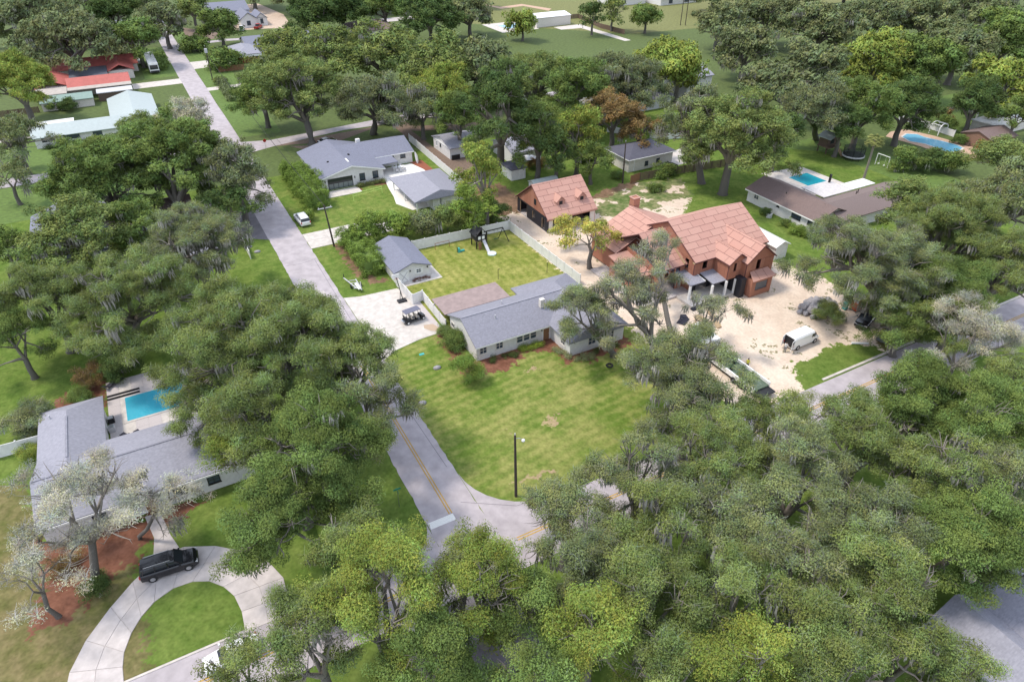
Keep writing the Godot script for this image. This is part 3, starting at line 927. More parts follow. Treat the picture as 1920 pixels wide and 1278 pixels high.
func build_trees() -> void:
	# trees round the crossing, lower centre
	var g := "oaks along the near side of the cross road"
	tree(905, 1095, 120, 13, "lime", "yellow-green tree over the crossing whose canopy hides the stop", "")
	tree(985, 1130, 95, 11, "green", "fuller green tree beside the yellow-green tree at the crossing")
	tree(715, 1135, 150, 14, "lime", "broad yellow-green oak over the yellow line of the cross road")
	tree(590, 1205, 125, 13, "oak", "olive oak beside the lawn island of the curved driveway")
	tree(800, 1240, 110, 11, "green", "green tree below the yellow line gap in the cross road")
	tree(440, 1262, 75, 11, "oak", "small oak overhanging the white car on the cross road")
	tree(1110, 1185, 120, 12, "lime", "bright green rounded tree beside the dark south road")
	tree(1000, 1270, 90, 11, "green", "dense green tree at the edge of the dark south road")
	tree(650, 1050, 90, 12, "oak", "twiggy grey-green oak at the stop line verge")
	tree(865, 1072, 80, 11, "mossy", "pale twiggy oak between the stop line and the yellow-green tree")
	# lower right wood
	tree(1065, 960, 120, 12, "mossy", "twiggy mossy oak leaning over the corner of the crossing")
	tree(1120, 1060, 120, 12, "mossy", "mossy oak filling the corner south of the crossing")
	tree(1200, 900, 115, 13, "mossy", "mossy oak overhanging the front lawn and cross road", g)
	tree(1330, 855, 120, 13, "oak", "live oak over the cross road behind the tyre swing oak", g)
	tree(1240, 1010, 125, 14, "oak", "live oak just south of the oak overhanging the front lawn corner", g)
	tree(1370, 985, 125, 14, "mossy", "mossy live oak in the wood south of the cross road", g)
	tree(1490, 905, 130, 14, "mossy", "mossy live oak in the wood south of the cross road", g)
	tree(1220, 1135, 120, 13, "oak", "live oak beside the bright green rounded tree by the south road", g)
	tree(1370, 1130, 125, 14, "oak", "live oak right behind the bright green tree at the wood edge", g)
	tree(1500, 1045, 130, 14, "mossy", "mossy live oak in the wood south of the cross road", g)
	tree(1620, 985, 130, 14, "mossy", "mossy live oak in the wood south of the cross road", g)
	tree(1530, 1185, 125, 13, "oak", "mossy live oak in the wood south of the cross road", g)
	tree(1660, 1115, 130, 14, "oak", "live oak behind the spreading oak that touches the shingled roof", g)
	tree(1380, 1262, 120, 13, "lime", "bright green tree at the lower edge of the mossy wood")
	tree(1250, 1262, 105, 12, "oak", "olive oak at the lower edge of the mossy wood beside the bright green tree")
	tree(1570, 1270, 110, 12, "oak", "live oak overhanging the leaf-filled roof", g)
	tree(1800, 1262, 60, 9, "oak", "small oak in front of the leaf-filled roof valley")
	tree(1700, 1225, 95, 11, "oak", "spreading oak touching the grey shingled corner house roof")
	tree(1770, 1010, 125, 14, "green", "green oak in the wood with fewer strands of moss")
	tree(1880, 1030, 110, 13, "green", "dense green tree above the leaf-filled roof")
	tree(1860, 920, 110, 13, "mossy", "mossy oak with pale moss clumps beside the dense green trees")
	tree(1740, 890, 120, 14, "oak", "live oak on the near side of the cross road bend", g)
	tree(1620, 830, 115, 13, "oak", "live oak on the near side of the cross road bend", g)
	tree(1500, 800, 85, 10, "oak", "lower oak beside the sand lot verge and cross road")
	tree(1720, 765, 115, 13, "green", "green oak beside the cross road below the sand lot")
	tree(1840, 800, 115, 13, "green", "green oak beside the cross road at the far bend")
	tree(1915, 740, 90, 13, "oak", "live oak on the near side of the cross road bend", g)
	tree(1810, 640, 125, 12, "pale", "pale grey twiggy tree over the far bend of the cross road")
	tree(1415, 790, 70, 9, "oak", "small olive oak behind the flatbed trailer tail")
	# around the sand lot
	tree(1280, 690, 130, 13, "mossy", "moss-draped oak with the tyre swing beside the front lawn", "", G(1262, 735))
	tree(1180, 560, 118, 13, "wispy", "thin moss-hung tree in front of the unfinished house", "", G(1262, 700))
	tree(1225, 480, 62, 12, "wispy", "thin grey tree with hanging moss against the unfinished house gable", "", G(1262, 640))
	tree(1330, 595, 66, 9, "wispy", "feathery moss-hung boughs before the unfinished porch", "", G(1300, 660))
	tree(1090, 590, 66, 11, "mossy", "grey-green bough over the ranch house right wing", "", G(1150, 668))
	tree(1295, 770, 95, 11, "mossy", "low mossy oak between the front lawn and cross road", "")
	tree(1110, 450, 62, 8, "airy", "sparse yellow-green sapling between the white fence and half-built garage")
	tree(1062, 425, 30, 6, "airy", "thin yellow sapling beside the half-built garage doors")
	tree(1630, 490, 155, 16, "mossy", "huge moss-draped oak between the brown-roofed house and boulder heap", "", G(1660, 590))
	tree(1780, 430, 120, 15, "oak", "large olive oak beside the huge moss-draped oak")
	tree(1880, 380, 110, 14, "mossy", "mossy oak above the cross road at the right edge")
	tree(1760, 540, 110, 13, "green", "green oak over the cross road verge by the dark SUV")
	tree(1880, 500, 100, 13, "oak", "live oak over the bend of the cross road by the gardens")
	tree(1785, 600, 95, 11, "oak", "olive oak arching over the cross road behind the pale twiggy tree")
	tree(1700, 600, 85, 9, "green", "low green tree beside the portable toilet")
	tree(1710, 395, 80, 11, "oak", "oak growing against the brown-roofed house wing")
	tree(1890, 300, 70, 10, "oak", "pale olive oak beside the peach terrace chairs")
	# behind the building site
	tree(1385, 225, 125, 21, "oak", "tall spreading oak with a pale forked trunk behind the unfinished house", "", G(1355, 364), 0.72)
	tree(1300, 215, 80, 19, "grey", "tall grey oak behind the board fence with a straight trunk", "", G(1315, 343), 0.72)
	tree(940, 195, 100, 24, "dark", "very tall dark tree with moss-hung trunk behind the small white house", "", G(938, 318), 0.70)
	tree(1010, 245, 60, 16, "green", "green tree against the right side of the very tall dark tree")
	tree(905, 335, 54, 16, "lime", "tall slim yellow-green tree behind the corner of the white fence", "", G(912, 424), 0.58)
	tree(888, 385, 44, 10, "hedge", "full green tree below the tall slim yellow-green tree", "", G(895, 425))
	tree(1085, 250, 55, 14, "lime", "yellow-green tree with pale trunk beside the cream garage")
	tree(1045, 285, 50, 10, "dark", "dark green tree behind the half-built garage")
	tree(1110, 300, 45, 8, "green", "leafy green tree between the half-built and cream garages")
	tree(1150, 215, 70, 13, "brown", "bronze-brown tree behind the cream garage")
	tree(1200, 245, 45, 9, "brown", "small brown-leaved tree beside the cream garage roof")
	# left side
	tree(330, 300, 125, 17, "green", "spreading green oak over the dark grey house with many dark limbs", "", G(322, 440))
	tree(195, 330, 120, 16, "green", "broad green oak at the left end of the dark grey house")
	tree(440, 330, 75, 14, "grey", "grey-green oak overhanging the main street by the asphalt drive")
	tree(420, 385, 55, 9, "dark", "low dark tree beside the asphalt drive")
	tree(345, 225, 85, 17, "pale", "gaunt twiggy tree with thin leaves above the green oak", "", Vector3.INF, 0.7)
	tree(255, 260, 60, 14, "oak", "olive oak behind the broad green oak")
	tree(250, 560, 150, 15, "oak", "leaning oak with bare curving boughs above the left lawn", "", G(250, 635))
	tree(90, 560, 110, 13, "oak", "olive oak over the left-hand lawn edge")
	tree(370, 465, 115, 13, "mossy", "twiggy oak behind the curved white fence")
	tree(140, 445, 105, 13, "oak", "pale-topped oak in front of the dark grey house")
	tree(255, 425, 75, 10, "green", "dense green oak right before the dark grey house porch")
	tree(30, 640, 70, 9, "green", "green tree at the shaded edge of the left lawn")
	tree(15, 470, 50, 9, "green", "small green tree on the far left lawn")
	# big oak by the street
	tree(490, 655, 215, 18, "oak", "great spreading oak with pale bare boughs between the pool and the street", "", G(560, 765))
	tree(470, 790, 110, 14, "oak", "lower oak bough mass over the east end of the corner house roof", "", G(545, 840))
	tree(655, 690, 125, 15, "oak", "olive oak reaching over the street beside the concrete driveway", "", G(640, 790))
	tree(715, 775, 88, 13, "mossy", "oak bough cluster hanging over the yellow street line", "", G(660, 840))
	tree(590, 850, 150, 16, "green", "dense green oak between the corner house and the stop line", "", G(620, 930))
	tree(525, 985, 140, 13, "green", "drooping green oak above the curved driveway", "", G(575, 985))
	tree(440, 850, 62, 10, "lime", "bright oak bough over the corner house ridge", "", G(520, 900))
	tree(670, 960, 75, 10, "green", "low green oak beside the street sign")
	tree(370, 775, 62, 10, "oak", "oak bough hanging over the pool and grey roof", "", G(480, 830))
	tree(165, 950, 185, 12, "pale", "pale lichen-covered oak in front of the corner house", "", G(182, 1085))
	tree(60, 1080, 95, 9, "pale", "thin pale oak over the dry lawn by the curved driveway")
	tree(320, 945, 80, 9, "pale", "sparse pale boughs over the path to the corner house", "", G(262, 1010))
	# upper left
	tree(130, 70, 115, 17, "grey", "big grey-green oak behind the red-roofed house")
	tree(30, 150, 75, 16, "lime", "tall bright-topped tree at the left of the red-roofed house")
	tree(60, 30, 90, 16, "grey", "grey-green oak at the far left skyline of trees")
	tree(255, 75, 55, 13, "green", "dark green tree beside the far street and red-roofed house")
	tree(305, 40, 55, 14, "grey", "tall grey oak beside the far end of the street")
	tree(25, 260, 70, 12, "mossy", "mossy oak overhanging the left lawns by the long house")
	tree(15, 330, 45, 9, "mossy", "small mossy tree by the left street end")
	tree(410, 45, 45, 12, "green", "rounded oak in front of the new white house", "", Vector3.INF)
	tree(360, 15, 40, 12, "oak", "slender oak beside the far sand lot")
	tree(210, 25, 50, 14, "dark", "dark tree in the far row behind the red-roofed house")
	# upper centre band
	var u := "oak grove behind the white house"
	tree(560, 165, 100, 18, "oak", "great oak with straight trunk beside the side road", "", G(585, 272), 0.68)
	tree(490, 175, 60, 13, "green", "green oak at the corner of the side road and main street")
	tree(705, 185, 90, 15, "grey", "wide grey oak forking low beside the dirt loop drive", "", G(700, 252))
	tree(790, 200, 55, 12, "grey", "grey-green oak on the island of the dirt loop drive")
	tree(620, 100, 85, 16, "oak", "live oak in the dense grove behind the side road", u)
	tree(720, 100, 85, 16, "oak", "live oak in the dense grove behind the side road", u)
	tree(820, 130, 85, 16, "oak", "live oak in the dense grove behind the side road", u)
	tree(540, 95, 65, 14, "oak", "live oak in the dense grove behind the side road", u)
	tree(900, 125, 80, 15, "grey", "live oak in the dense grove behind the side road", u)
	tree(1000, 150, 85, 16, "oak", "live oak in the dense grove behind the side road", u)
	tree(1070, 170, 80, 17, "green", "live oak in the dense grove behind the side road", u)
	tree(1130, 155, 80, 16, "grey", "live oak in the dense grove behind the side road", u)
	tree(1190, 160, 75, 15, "grey", "live oak in the dense grove behind the side road", u)
	tree(830, 175, 70, 14, "lime", "brighter oak in the grove above the dirt loop drive")
	tree(1240, 118, 60, 14, "lime", "yellow-green tree at the edge of the far field")
	tree(1275, 130, 60, 14, "lime", "yellow-green tree beside the pair of far field poles")
	tree(860, 220, 55, 13, "green", "green oak beside the very tall dark tree")
	tree(640, 15, 60, 14, "dark", "dark tree behind the brown hip-roofed house", "")
	tree(590, 20, 60, 14, "dark", "dark oak at the end of the far sand lot")
	tree(805, 25, 70, 16, "dark", "dense dark tree behind the grove beside the far drive")
	tree(880, 20, 55, 14, "grey", "grey oak with pale limbs by the far pool")
	tree(980, 45, 32, 9, "lime", "small yellow-green tree in front of the tan pool house")
	tree(1112, 25, 28, 12, "dark", "slender dark tree standing at the field edge")
	tree(1150, 15, 26, 13, "oak", "tall thin pine-like tree on the field", "")
	tree(1212, 32, 34, 9, "green", "round green tree alone on the far field")
	tree(720, 10, 45, 13, "green", "green tree beside the far concrete drive")
	# upper right woods
	var w := "woodland beyond the right-hand gardens"
	tree(1400, 90, 75, 15, "grey", "grey oak between the far field and the woodland")
	tree(1350, 40, 55, 15, "grey", "grey woodland oak at the edge of the far field")
	tree(1440, 160, 65, 14, "grey", "mossy grey oak beside the two-storey house")
	tree(1520, 130, 85, 17, "grey", "grey woodland oak with hanging moss", w)
	tree(1530, 205, 75, 16, "grey", "tall grey oak behind the playhouse", "", G(1530, 262))
	tree(1645, 110, 80, 17, "lime", "bright yellow-green tree standing out of the woodland")
	tree(1620, 200, 75, 15, "green", "green woodland tree behind the trampoline")
	tree(1700, 200, 75, 14, "dark", "dark green woodland tree behind the white picket fence")
	tree(1735, 120, 75, 16, "green", "green woodland tree beside the bright yellow-green tree")
	tree(1800, 90, 80, 16, "grey", "grey woodland oak with hanging moss", w)
	tree(1880, 160, 70, 14, "lime", "yellow-green tree above the tall white pergola")
	tree(1830, 190, 60, 12, "dark", "dark tree beside the tall white pergola")
	tree(1890, 70, 80, 16, "green", "green woodland tree at the right edge", w)
	tree(1440, 30, 75, 16, "grey", "grey woodland oak with hanging moss", w)
	tree(1540, 50, 80, 16, "grey", "grey woodland oak with hanging moss", w)
	tree(1640, 30, 80, 16, "grey", "grey woodland oak with hanging moss", w)
	tree(1740, 30, 80, 16, "grey", "grey woodland oak with hanging moss", w)
	tree(1840, 15, 80, 16, "grey", "grey woodland oak with hanging moss", w)
	tree(1910, 215, 45, 10, "green", "green tree behind the flat white shelter")
	tree(1460, 255, 55, 12, "dark", "dark tree shading the side of the playhouse")
	tree(1580, 235, 50, 11, "dark", "dark tree directly behind the trampoline")
	# far skyline rows, one behind the other
	var f := "far rows of oaks at the top of the view"
	for q in [[40,-25],[150,-15],[260,-10],[470,-28],[560,-20],[690,-20],[790,-25],[870,-30],[1340,-20],[1420,-30],[1500,-20],[1590,-30],[1680,-20],[1780,-30],[1870,-25]]:
		tree(q[0], q[1], 60, 15, "grey", "far grey-green oak in the tree rows at the horizon", f)

# ------------------------------------------------------------------ building kit
var cache := {}

func roof_gable(b: MB, x0: float, x1: float, z0: float, z1: float, ye: float, yr: float, axis: String, o := 0.5, og := 0.35, t := 0.16) -> void:
	if axis == "x":
		var zc := (z0 + z1) / 2
		var s := (yr - ye) / (z1 - zc)
		var yo := ye - o * s
		var ty := Vector3(0, t, 0)
		var f := [Vector3(x0-og, yo, z1+o), Vector3(x1+og, yo, z1+o), Vector3(x1+og, yr, zc), Vector3(x0-og, yr, zc)]
		var k := [Vector3(x0-og, yr, zc), Vector3(x1+og, yr, zc), Vector3(x1+og, yo, z0-o), Vector3(x0-og, yo, z0-o)]
		b.hexa(f, [f[0]+ty, f[1]+ty, f[2]+ty, f[3]+ty])
		b.hexa(k, [k[0]+ty, k[1]+ty, k[2]+ty, k[3]+ty])
	else:
		var xc := (x0 + x1) / 2
		var s := (yr - ye) / (x1 - xc)
		var yo := ye - o * s
		var ty := Vector3(0, t, 0)
		var f := [Vector3(x0-o, yo, z1+og), Vector3(xc, yr, z1+og), Vector3(xc, yr, z0-og), Vector3(x0-o, yo, z0-og)]
		var k := [Vector3(xc, yr, z1+og), Vector3(x1+o, yo, z1+og), Vector3(x1+o, yo, z0-og), Vector3(xc, yr, z0-og)]
		b.hexa(f, [f[0]+ty, f[1]+ty, f[2]+ty, f[3]+ty])
		b.hexa(k, [k[0]+ty, k[1]+ty, k[2]+ty, k[3]+ty])

func roof_hip(b: MB, x0: float, x1: float, z0: float, z1: float, ye: float, yr: float, o := 0.5, lo := -1.0, hi := -1.0, axis := "") -> void:
	# ridge along the longer side unless axis says otherwise; lo / hi: how far the ridge starts from each end
	x0 -= o; x1 += o; z0 -= o; z1 += o
	var ax := axis
	if ax == "": ax = "x" if x1 - x0 >= z1 - z0 else "z"
	var half := ((z1 - z0) if ax == "x" else (x1 - x0)) / 2
	if lo < 0: lo = half
	if hi < 0: hi = half
	var a := Vector3(x0, ye, z1)
	var c := Vector3(x1, ye, z1)
	var d := Vector3(x1, ye, z0)
	var e := Vector3(x0, ye, z0)
	if ax == "x":
		var r0 := Vector3(x0 + lo, yr, (z0 + z1) / 2)
		var r1 := Vector3(x1 - hi, yr, (z0 + z1) / 2)
		b.quad(a, c, r1, r0); b.quad(d, e, r0, r1); b.tri(e, a, r0); b.tri(c, d, r1)
	else:
		var r0 := Vector3((x0 + x1) / 2, yr, z0 + lo)
		var r1 := Vector3((x0 + x1) / 2, yr, z1 - hi)
		b.quad(e, a, r1, r0); b.quad(c, d, r0, r1); b.tri(a, c, r1); b.tri(d, e, r0)
	var dn := Vector3(0, -0.16, 0)
	for q in [[a, c], [c, d], [d, e], [e, a]]:
		b.quad(q[0] + dn, q[1] + dn, q[1], q[0])
	b.quad(e + dn, d + dn, c + dn, a + dn)

func attic(b: MB, x0: float, x1: float, z0: float, z1: float, ye: float, yr: float, axis: String) -> void:
	yr -= 0.03
	if axis == "x":
		var zc := (z0 + z1) / 2
		for s in [[x0, 1], [x1, -1]]:
			var p := Vector3(s[0], ye, z0); var q := Vector3(s[0], ye, z1); var r := Vector3(s[0], yr, zc)
			if s[1] == 1: b.tri(p, q, r)
			else: b.tri(q, p, r)
		b.quad(Vector3(x0, ye, z1), Vector3(x1, ye, z1), Vector3(x1, yr, zc), Vector3(x0, yr, zc))
		b.quad(Vector3(x1, ye, z0), Vector3(x0, ye, z0), Vector3(x0, yr, zc), Vector3(x1, yr, zc))
	else:
		var xc := (x0 + x1) / 2
		b.quad(Vector3(x0, ye, z0), Vector3(x0, ye, z1), Vector3(xc, yr, z1), Vector3(xc, yr, z0))
		b.quad(Vector3(x1, ye, z1), Vector3(x1, ye, z0), Vector3(xc, yr, z0), Vector3(xc, yr, z1))
		for s in [[z1, 1], [z0, -1]]:
			var p := Vector3(x0, ye, s[0]); var q := Vector3(x1, ye, s[0]); var r := Vector3(xc, yr, s[0])
			if s[1] == 1: b.tri(p, q, r)
			else: b.tri(q, p, r)

func walls(t: Node3D, boxes: Array, h: float, m: Material, attics := []) -> MeshInstance3D:
	var b := MB.new()
	for q in boxes: b.box(q[0], q[1], 0.0 if q.size() < 5 else q[4], h if q.size() < 6 else q[5], q[2], q[3])
	for a in attics: attic(b, a[0], a[1], a[2], a[3], a[4], a[5], a[6])
	return part("wall", b, m, t)

func face_basis(face: String) -> Basis:
	return Basis(Vector3.UP, {"+z": 0.0, "-x": -PI / 2, "+x": PI / 2, "-z": PI}[face])

func window(t: Node3D, face: String, along: float, plane: float, y: float, w: float, h: float, style := "white", nx := 2, ny := 2) -> void:
	var key := "win%s_%.2f_%.2f_%d_%d" % [style, w, h, nx, ny]
	if not cache.has(key):
		var f := MB.new()
		var fw := 0.09
		f.box(-w/2, w/2, -h/2, -h/2 + fw, -0.01, 0.07); f.box(-w/2, w/2, h/2 - fw, h/2, -0.01, 0.07)
		f.box(-w/2, -w/2 + fw, -h/2 + fw, h/2 - fw, -0.01, 0.07); f.box(w/2 - fw, w/2, -h/2 + fw, h/2 - fw, -0.01, 0.07)
		for i in range(1, nx): f.box(-w/2 + w*i/nx - 0.03, -w/2 + w*i/nx + 0.03, -h/2 + fw, h/2 - fw, 0.0, 0.05)
		for i in range(1, ny): f.box(-w/2 + fw, w/2 - fw, -h/2 + h*i/ny - 0.025, -h/2 + h*i/ny + 0.025, 0.0, 0.045)
		f.box(-w/2 - 0.06, w/2 + 0.06, -h/2 - 0.09, -h/2 - 0.003, -0.01, 0.12)
		var g := MB.new()
		g.quad(Vector3(-w/2+fw, -h/2+fw, 0.02), Vector3(w/2-fw, -h/2+fw, 0.02), Vector3(w/2-fw, h/2-fw, 0.02), Vector3(-w/2+fw, h/2-fw, 0.02))
		cache[key] = [f.mesh(M["trim_white"] if style == "white" else (M["black_metal"] if style == "black" else M["wall_cream"])), g.mesh(M["glass_blue"])]
	var at := Vector3(along, y, plane) if face[1] == "z" else Vector3(plane, y, along)
	var o := inst("window", cache[key][0], Transform3D(face_basis(face), at - O), t)
	inst("pane", cache[key][1], Transform3D.IDENTITY, o)

func door(t: Node3D, face: String, along: float, plane: float, w: float, h: float, m: Material, y0 := 0.05) -> void:
	var d := MB.new()
	d.box(-w/2, w/2, 0, h, -0.01, 0.06)
	var o := inst("door", d.mesh(m), Transform3D(face_basis(face), (Vector3(along, y0, plane) if face[1] == "z" else Vector3(plane, y0, along)) - O), t)
	var f := MB.new()
	for q in [[-w/2-0.1, -w/2, 0.0, h], [w/2, w/2+0.1, 0.0, h], [-w/2-0.1, w/2+0.1, h, h+0.1]]: f.box(q[0], q[1], q[2], q[3], -0.01, 0.09)
	inst("frame", f.mesh(M["trim_white"]), Transform3D.IDENTITY, o)
	var k := MB.new()
	k.box(w/2-0.16, w/2-0.1, 1.0, 1.06, 0.055, 0.12)
	inst("handle", k.mesh(M["chrome"]), Transform3D.IDENTITY, o)

func bits(t: Node, called: String, list: Array, m: Material) -> MeshInstance3D:
	var b := MB.new()
	for q in list: b.box(q[0], q[1], q[2], q[3], q[4], q[5])
	return part(called, b, m, t)

func vents(t: Node, list: Array, m: Material) -> void:
	for p in list:
		var b := MB.new()
		b.tube([p - Vector3(0, 0.35, 0), p + Vector3(0, 0.35, 0)], [0.09, 0.09], 6)
		part("roof_vent", b, m, t)

func panel_field(t: Node, org: Vector3, U: Vector3, V: Vector3, lu: float, lv: float, pu: float, pv: float, keys: Array, holes := [], stagger := true, thick := 0.03, gap := 0.06, called := "panel") -> void:
	var N := U.cross(V).normalized()
	var bs := Basis(U, V, N)
	var vb := [0.0]
	var v := pv
	while v < lv - 0.02:
		vb.append(v); v += pv
	vb.append(lv)
	for h in holes:
		for e in [h[2], h[3]]:
			if not vb.has(e) and e > 0 and e < lv: vb.append(e)
	vb.sort()
	for j in vb.size() - 1:
		var row := int(floor((vb[j] + 0.01) / pv))
		var ub := [0.0]
		var u := pu * (0.5 if stagger and row % 2 else 1.0)
		while u < lu - 0.02:
			ub.append(u); u += pu
		ub.append(lu)
		for h in holes:
			if h[2] < vb[j+1] - 0.01 and h[3] > vb[j] + 0.01:
				for e in [h[0], h[1]]:
					if not ub.has(e) and e > 0 and e < lu: ub.append(e)
		ub.sort()
		for i in ub.size() - 1:
			var cu: float = (ub[i] + ub[i+1]) / 2
			var cv: float = (vb[j] + vb[j+1]) / 2
			var inside := false
			for h in holes:
				if cu > h[0] and cu < h[1] and cv > h[2] and cv < h[3]: inside = true
			if inside: continue
			var w: float = ub[i+1] - ub[i] - gap
			var hh: float = vb[j+1] - vb[j] - gap
			if w < 0.03 or hh < 0.03: continue
			var mk: String = keys[rng.randi() % keys.size()]
			var key := "pan%s_%.2f_%.2f_%.3f" % [mk, w, hh, thick]
			if not cache.has(key):
				var b := MB.new()
				b.box(-w/2, w/2, -hh/2, hh/2, 0, thick)
				cache[key] = b.mesh(M[mk])
			inst(called, cache[key], Transform3D(bs, org + U * cu + V * cv + N * R(0.004, 0.012) - O), t)

func slope_panels(t: Node, x0: float, x1: float, z_low: float, z_high: float, y_low: float, y_high: float, keys: Array) -> void:
	# ridge along x, eave at z_low; org at the eave corner so that U x V points out
	var V := Vector3(0, y_high - y_low, z_high - z_low)
	var lv := V.length()
	V = V.normalized()
	if z_low > z_high: panel_field(t, Vector3(x0, y_low, z_low), Vector3.RIGHT, V, x1 - x0, lv, 2.44, 1.22, keys)
	else: panel_field(t, Vector3(x1, y_low, z_low), Vector3.LEFT, V, x1 - x0, lv, 2.44, 1.22, keys)

func side_panels(t: Node, z0: float, z1: float, x_low: float, x_high: float, y_low: float, y_high: float, keys: Array) -> void:
	var V := Vector3(x_high - x_low, y_high - y_low, 0)
	var lv := V.length()
	V = V.normalized()
	if x_low < x_high: panel_field(t, Vector3(x_low, y_low, z0), Vector3.BACK, V, z1 - z0, lv, 2.44, 1.22, keys)
	else: panel_field(t, Vector3(x_low, y_low, z1), Vector3.FORWARD, V, z1 - z0, lv, 2.44, 1.22, keys)

# wall with real openings: backing boxes round the holes plus sheathing panels on the outside
func open_wall(t: Node, face: String, a0: float, a1: float, plane: float, y0: float, y1: float, holes: Array, keys: Array, back: Material, stagger := false) -> void:
	var U := Vector3.RIGHT if face == "+z" else Vector3.BACK
	var org := Vector3(a0, y0, plane) if face == "+z" else Vector3(plane, y0, a0)
	var loc := []
	for h in holes: loc.append([h[0] - a0, h[1] - a0, h[2] - y0, h[3] - y0])
	var b := MB.new()
	var ub := [0.0, a1 - a0]
	var vb := [0.0, y1 - y0]
	for h in loc:
		for e in [h[0], h[1]]: ub.append(clampf(e, 0, a1 - a0))
		for e in [h[2], h[3]]: vb.append(clampf(e, 0, y1 - y0))
	ub.sort(); vb.sort()
	for i in ub.size() - 1:
		for j in vb.size() - 1:
			if ub[i+1] - ub[i] < 0.01 or vb[j+1] - vb[j] < 0.01: continue
			var cu: float = (ub[i] + ub[i+1]) / 2
			var cv: float = (vb[j] + vb[j+1]) / 2
			var inside := false
			for h in loc:
				if cu > h[0] and cu < h[1] and cv > h[2] and cv < h[3]: inside = true
			if inside: continue
			if face == "+z": b.box(a0 + ub[i], a0 + ub[i+1], y0 + vb[j], y0 + vb[j+1], plane - 0.14, plane)
			else: b.box(plane, plane + 0.14, y0 + vb[j], y0 + vb[j+1], a0 + ub[i], a0 + ub[i+1])
	var w := part("wall", b, back, t)
	if keys.size(): panel_field(w, org, U, Vector3.UP, a1 - a0, y1 - y0, 1.22, 2.8, keys, loc, stagger, 0.02, 0.03)

func fence(label: String, pts: Array, h: float, style: String, called := "vinyl_fence", group := "") -> Node3D:
	var p0: Vector2 = pts[0]
	var t := thing(called, label, "fence", Vector3(p0.x, 0, p0.y), group)
	var step := 2.4
	for s in pts.size() - 1:
		var a: Vector2 = pts[s]
		var b: Vector2 = pts[s+1]
		var l := a.distance_to(b)
		var n := maxi(1, roundi(l / step))
		var w := l / n
		var d := (b - a) / l
		var bs := Basis(Vector3(d.x, 0, d.y), Vector3.UP, Vector3(-d.y, 0, d.x))
		var key := "fence%s_%.2f_%.2f" % [style, w, h]
		if not cache.has(key):
			if style == "white":
				var f := MB.new()
				f.box(-w/2 + 0.06, w/2 - 0.06, 0.08, h, -0.025, 0.025)
				f.box(-w/2 + 0.06, w/2 - 0.06, 0.05, 0.2, -0.04, 0.04); f.box(-w/2 + 0.06, w/2 - 0.06, h - 0.12, h + 0.02, -0.04, 0.04)
				var g := MB.new()
				g.box(-0.065, 0.065, 0, h + 0.08, -0.065, 0.065)
				g.box(-0.085, 0.085, h + 0.08, h + 0.13, -0.085, 0.085)
				cache[key] = [f.mesh(M["vinyl"]), g.mesh(M["vinyl"])]
			else:
				var g := MB.new()
				g.box(-0.05, 0.05, 0, h, -0.05, 0.05)
				var f := MB.new()
				f.box(-0.14, 0.14, 0.05, h, -0.012, 0.012)
				cache[key] = [f.mesh(M[style]), g.mesh(M[style])]
		for i in n + 1:
			var q := a + d * (w * i)
			if i < n or s == pts.size() - 2: inst("post", cache[key][1], Transform3D(bs, Vector3(q.x, 0, q.y) - O), t)
			if i == n: continue
			q = a + d * (w * (i + 0.5))
			if style == "white": inst("panel", cache[key][0], Transform3D(bs, Vector3(q.x, 0, q.y) - O), t)
			else:
				var nb := int(w / 0.3)
				for k in nb:
					var e := a + d * (w * i + w * (k + 0.5) / nb)
					inst("board", cache[key][0], Transform3D(bs.rotated(Vector3.UP, R(-0.03, 0.03)), Vector3(e.x, R(-0.04, 0.04), e.y) - O), t)
	return t

# ------------------------------------------------------------------ houses
const OSB := ["osb_a", "osb_b", "osb_c"]
const OSBW := ["osb_wall_a", "osb_wall_b", "osb_wall_c"]

func fascia_x(t: Node, x0: float, x1: float, z: float, y: float) -> void:
	bits(t, "fascia", [[x0, x1, y - 0.12, y + 0.10, z - 0.03, z + 0.05]], M["trim_white"])

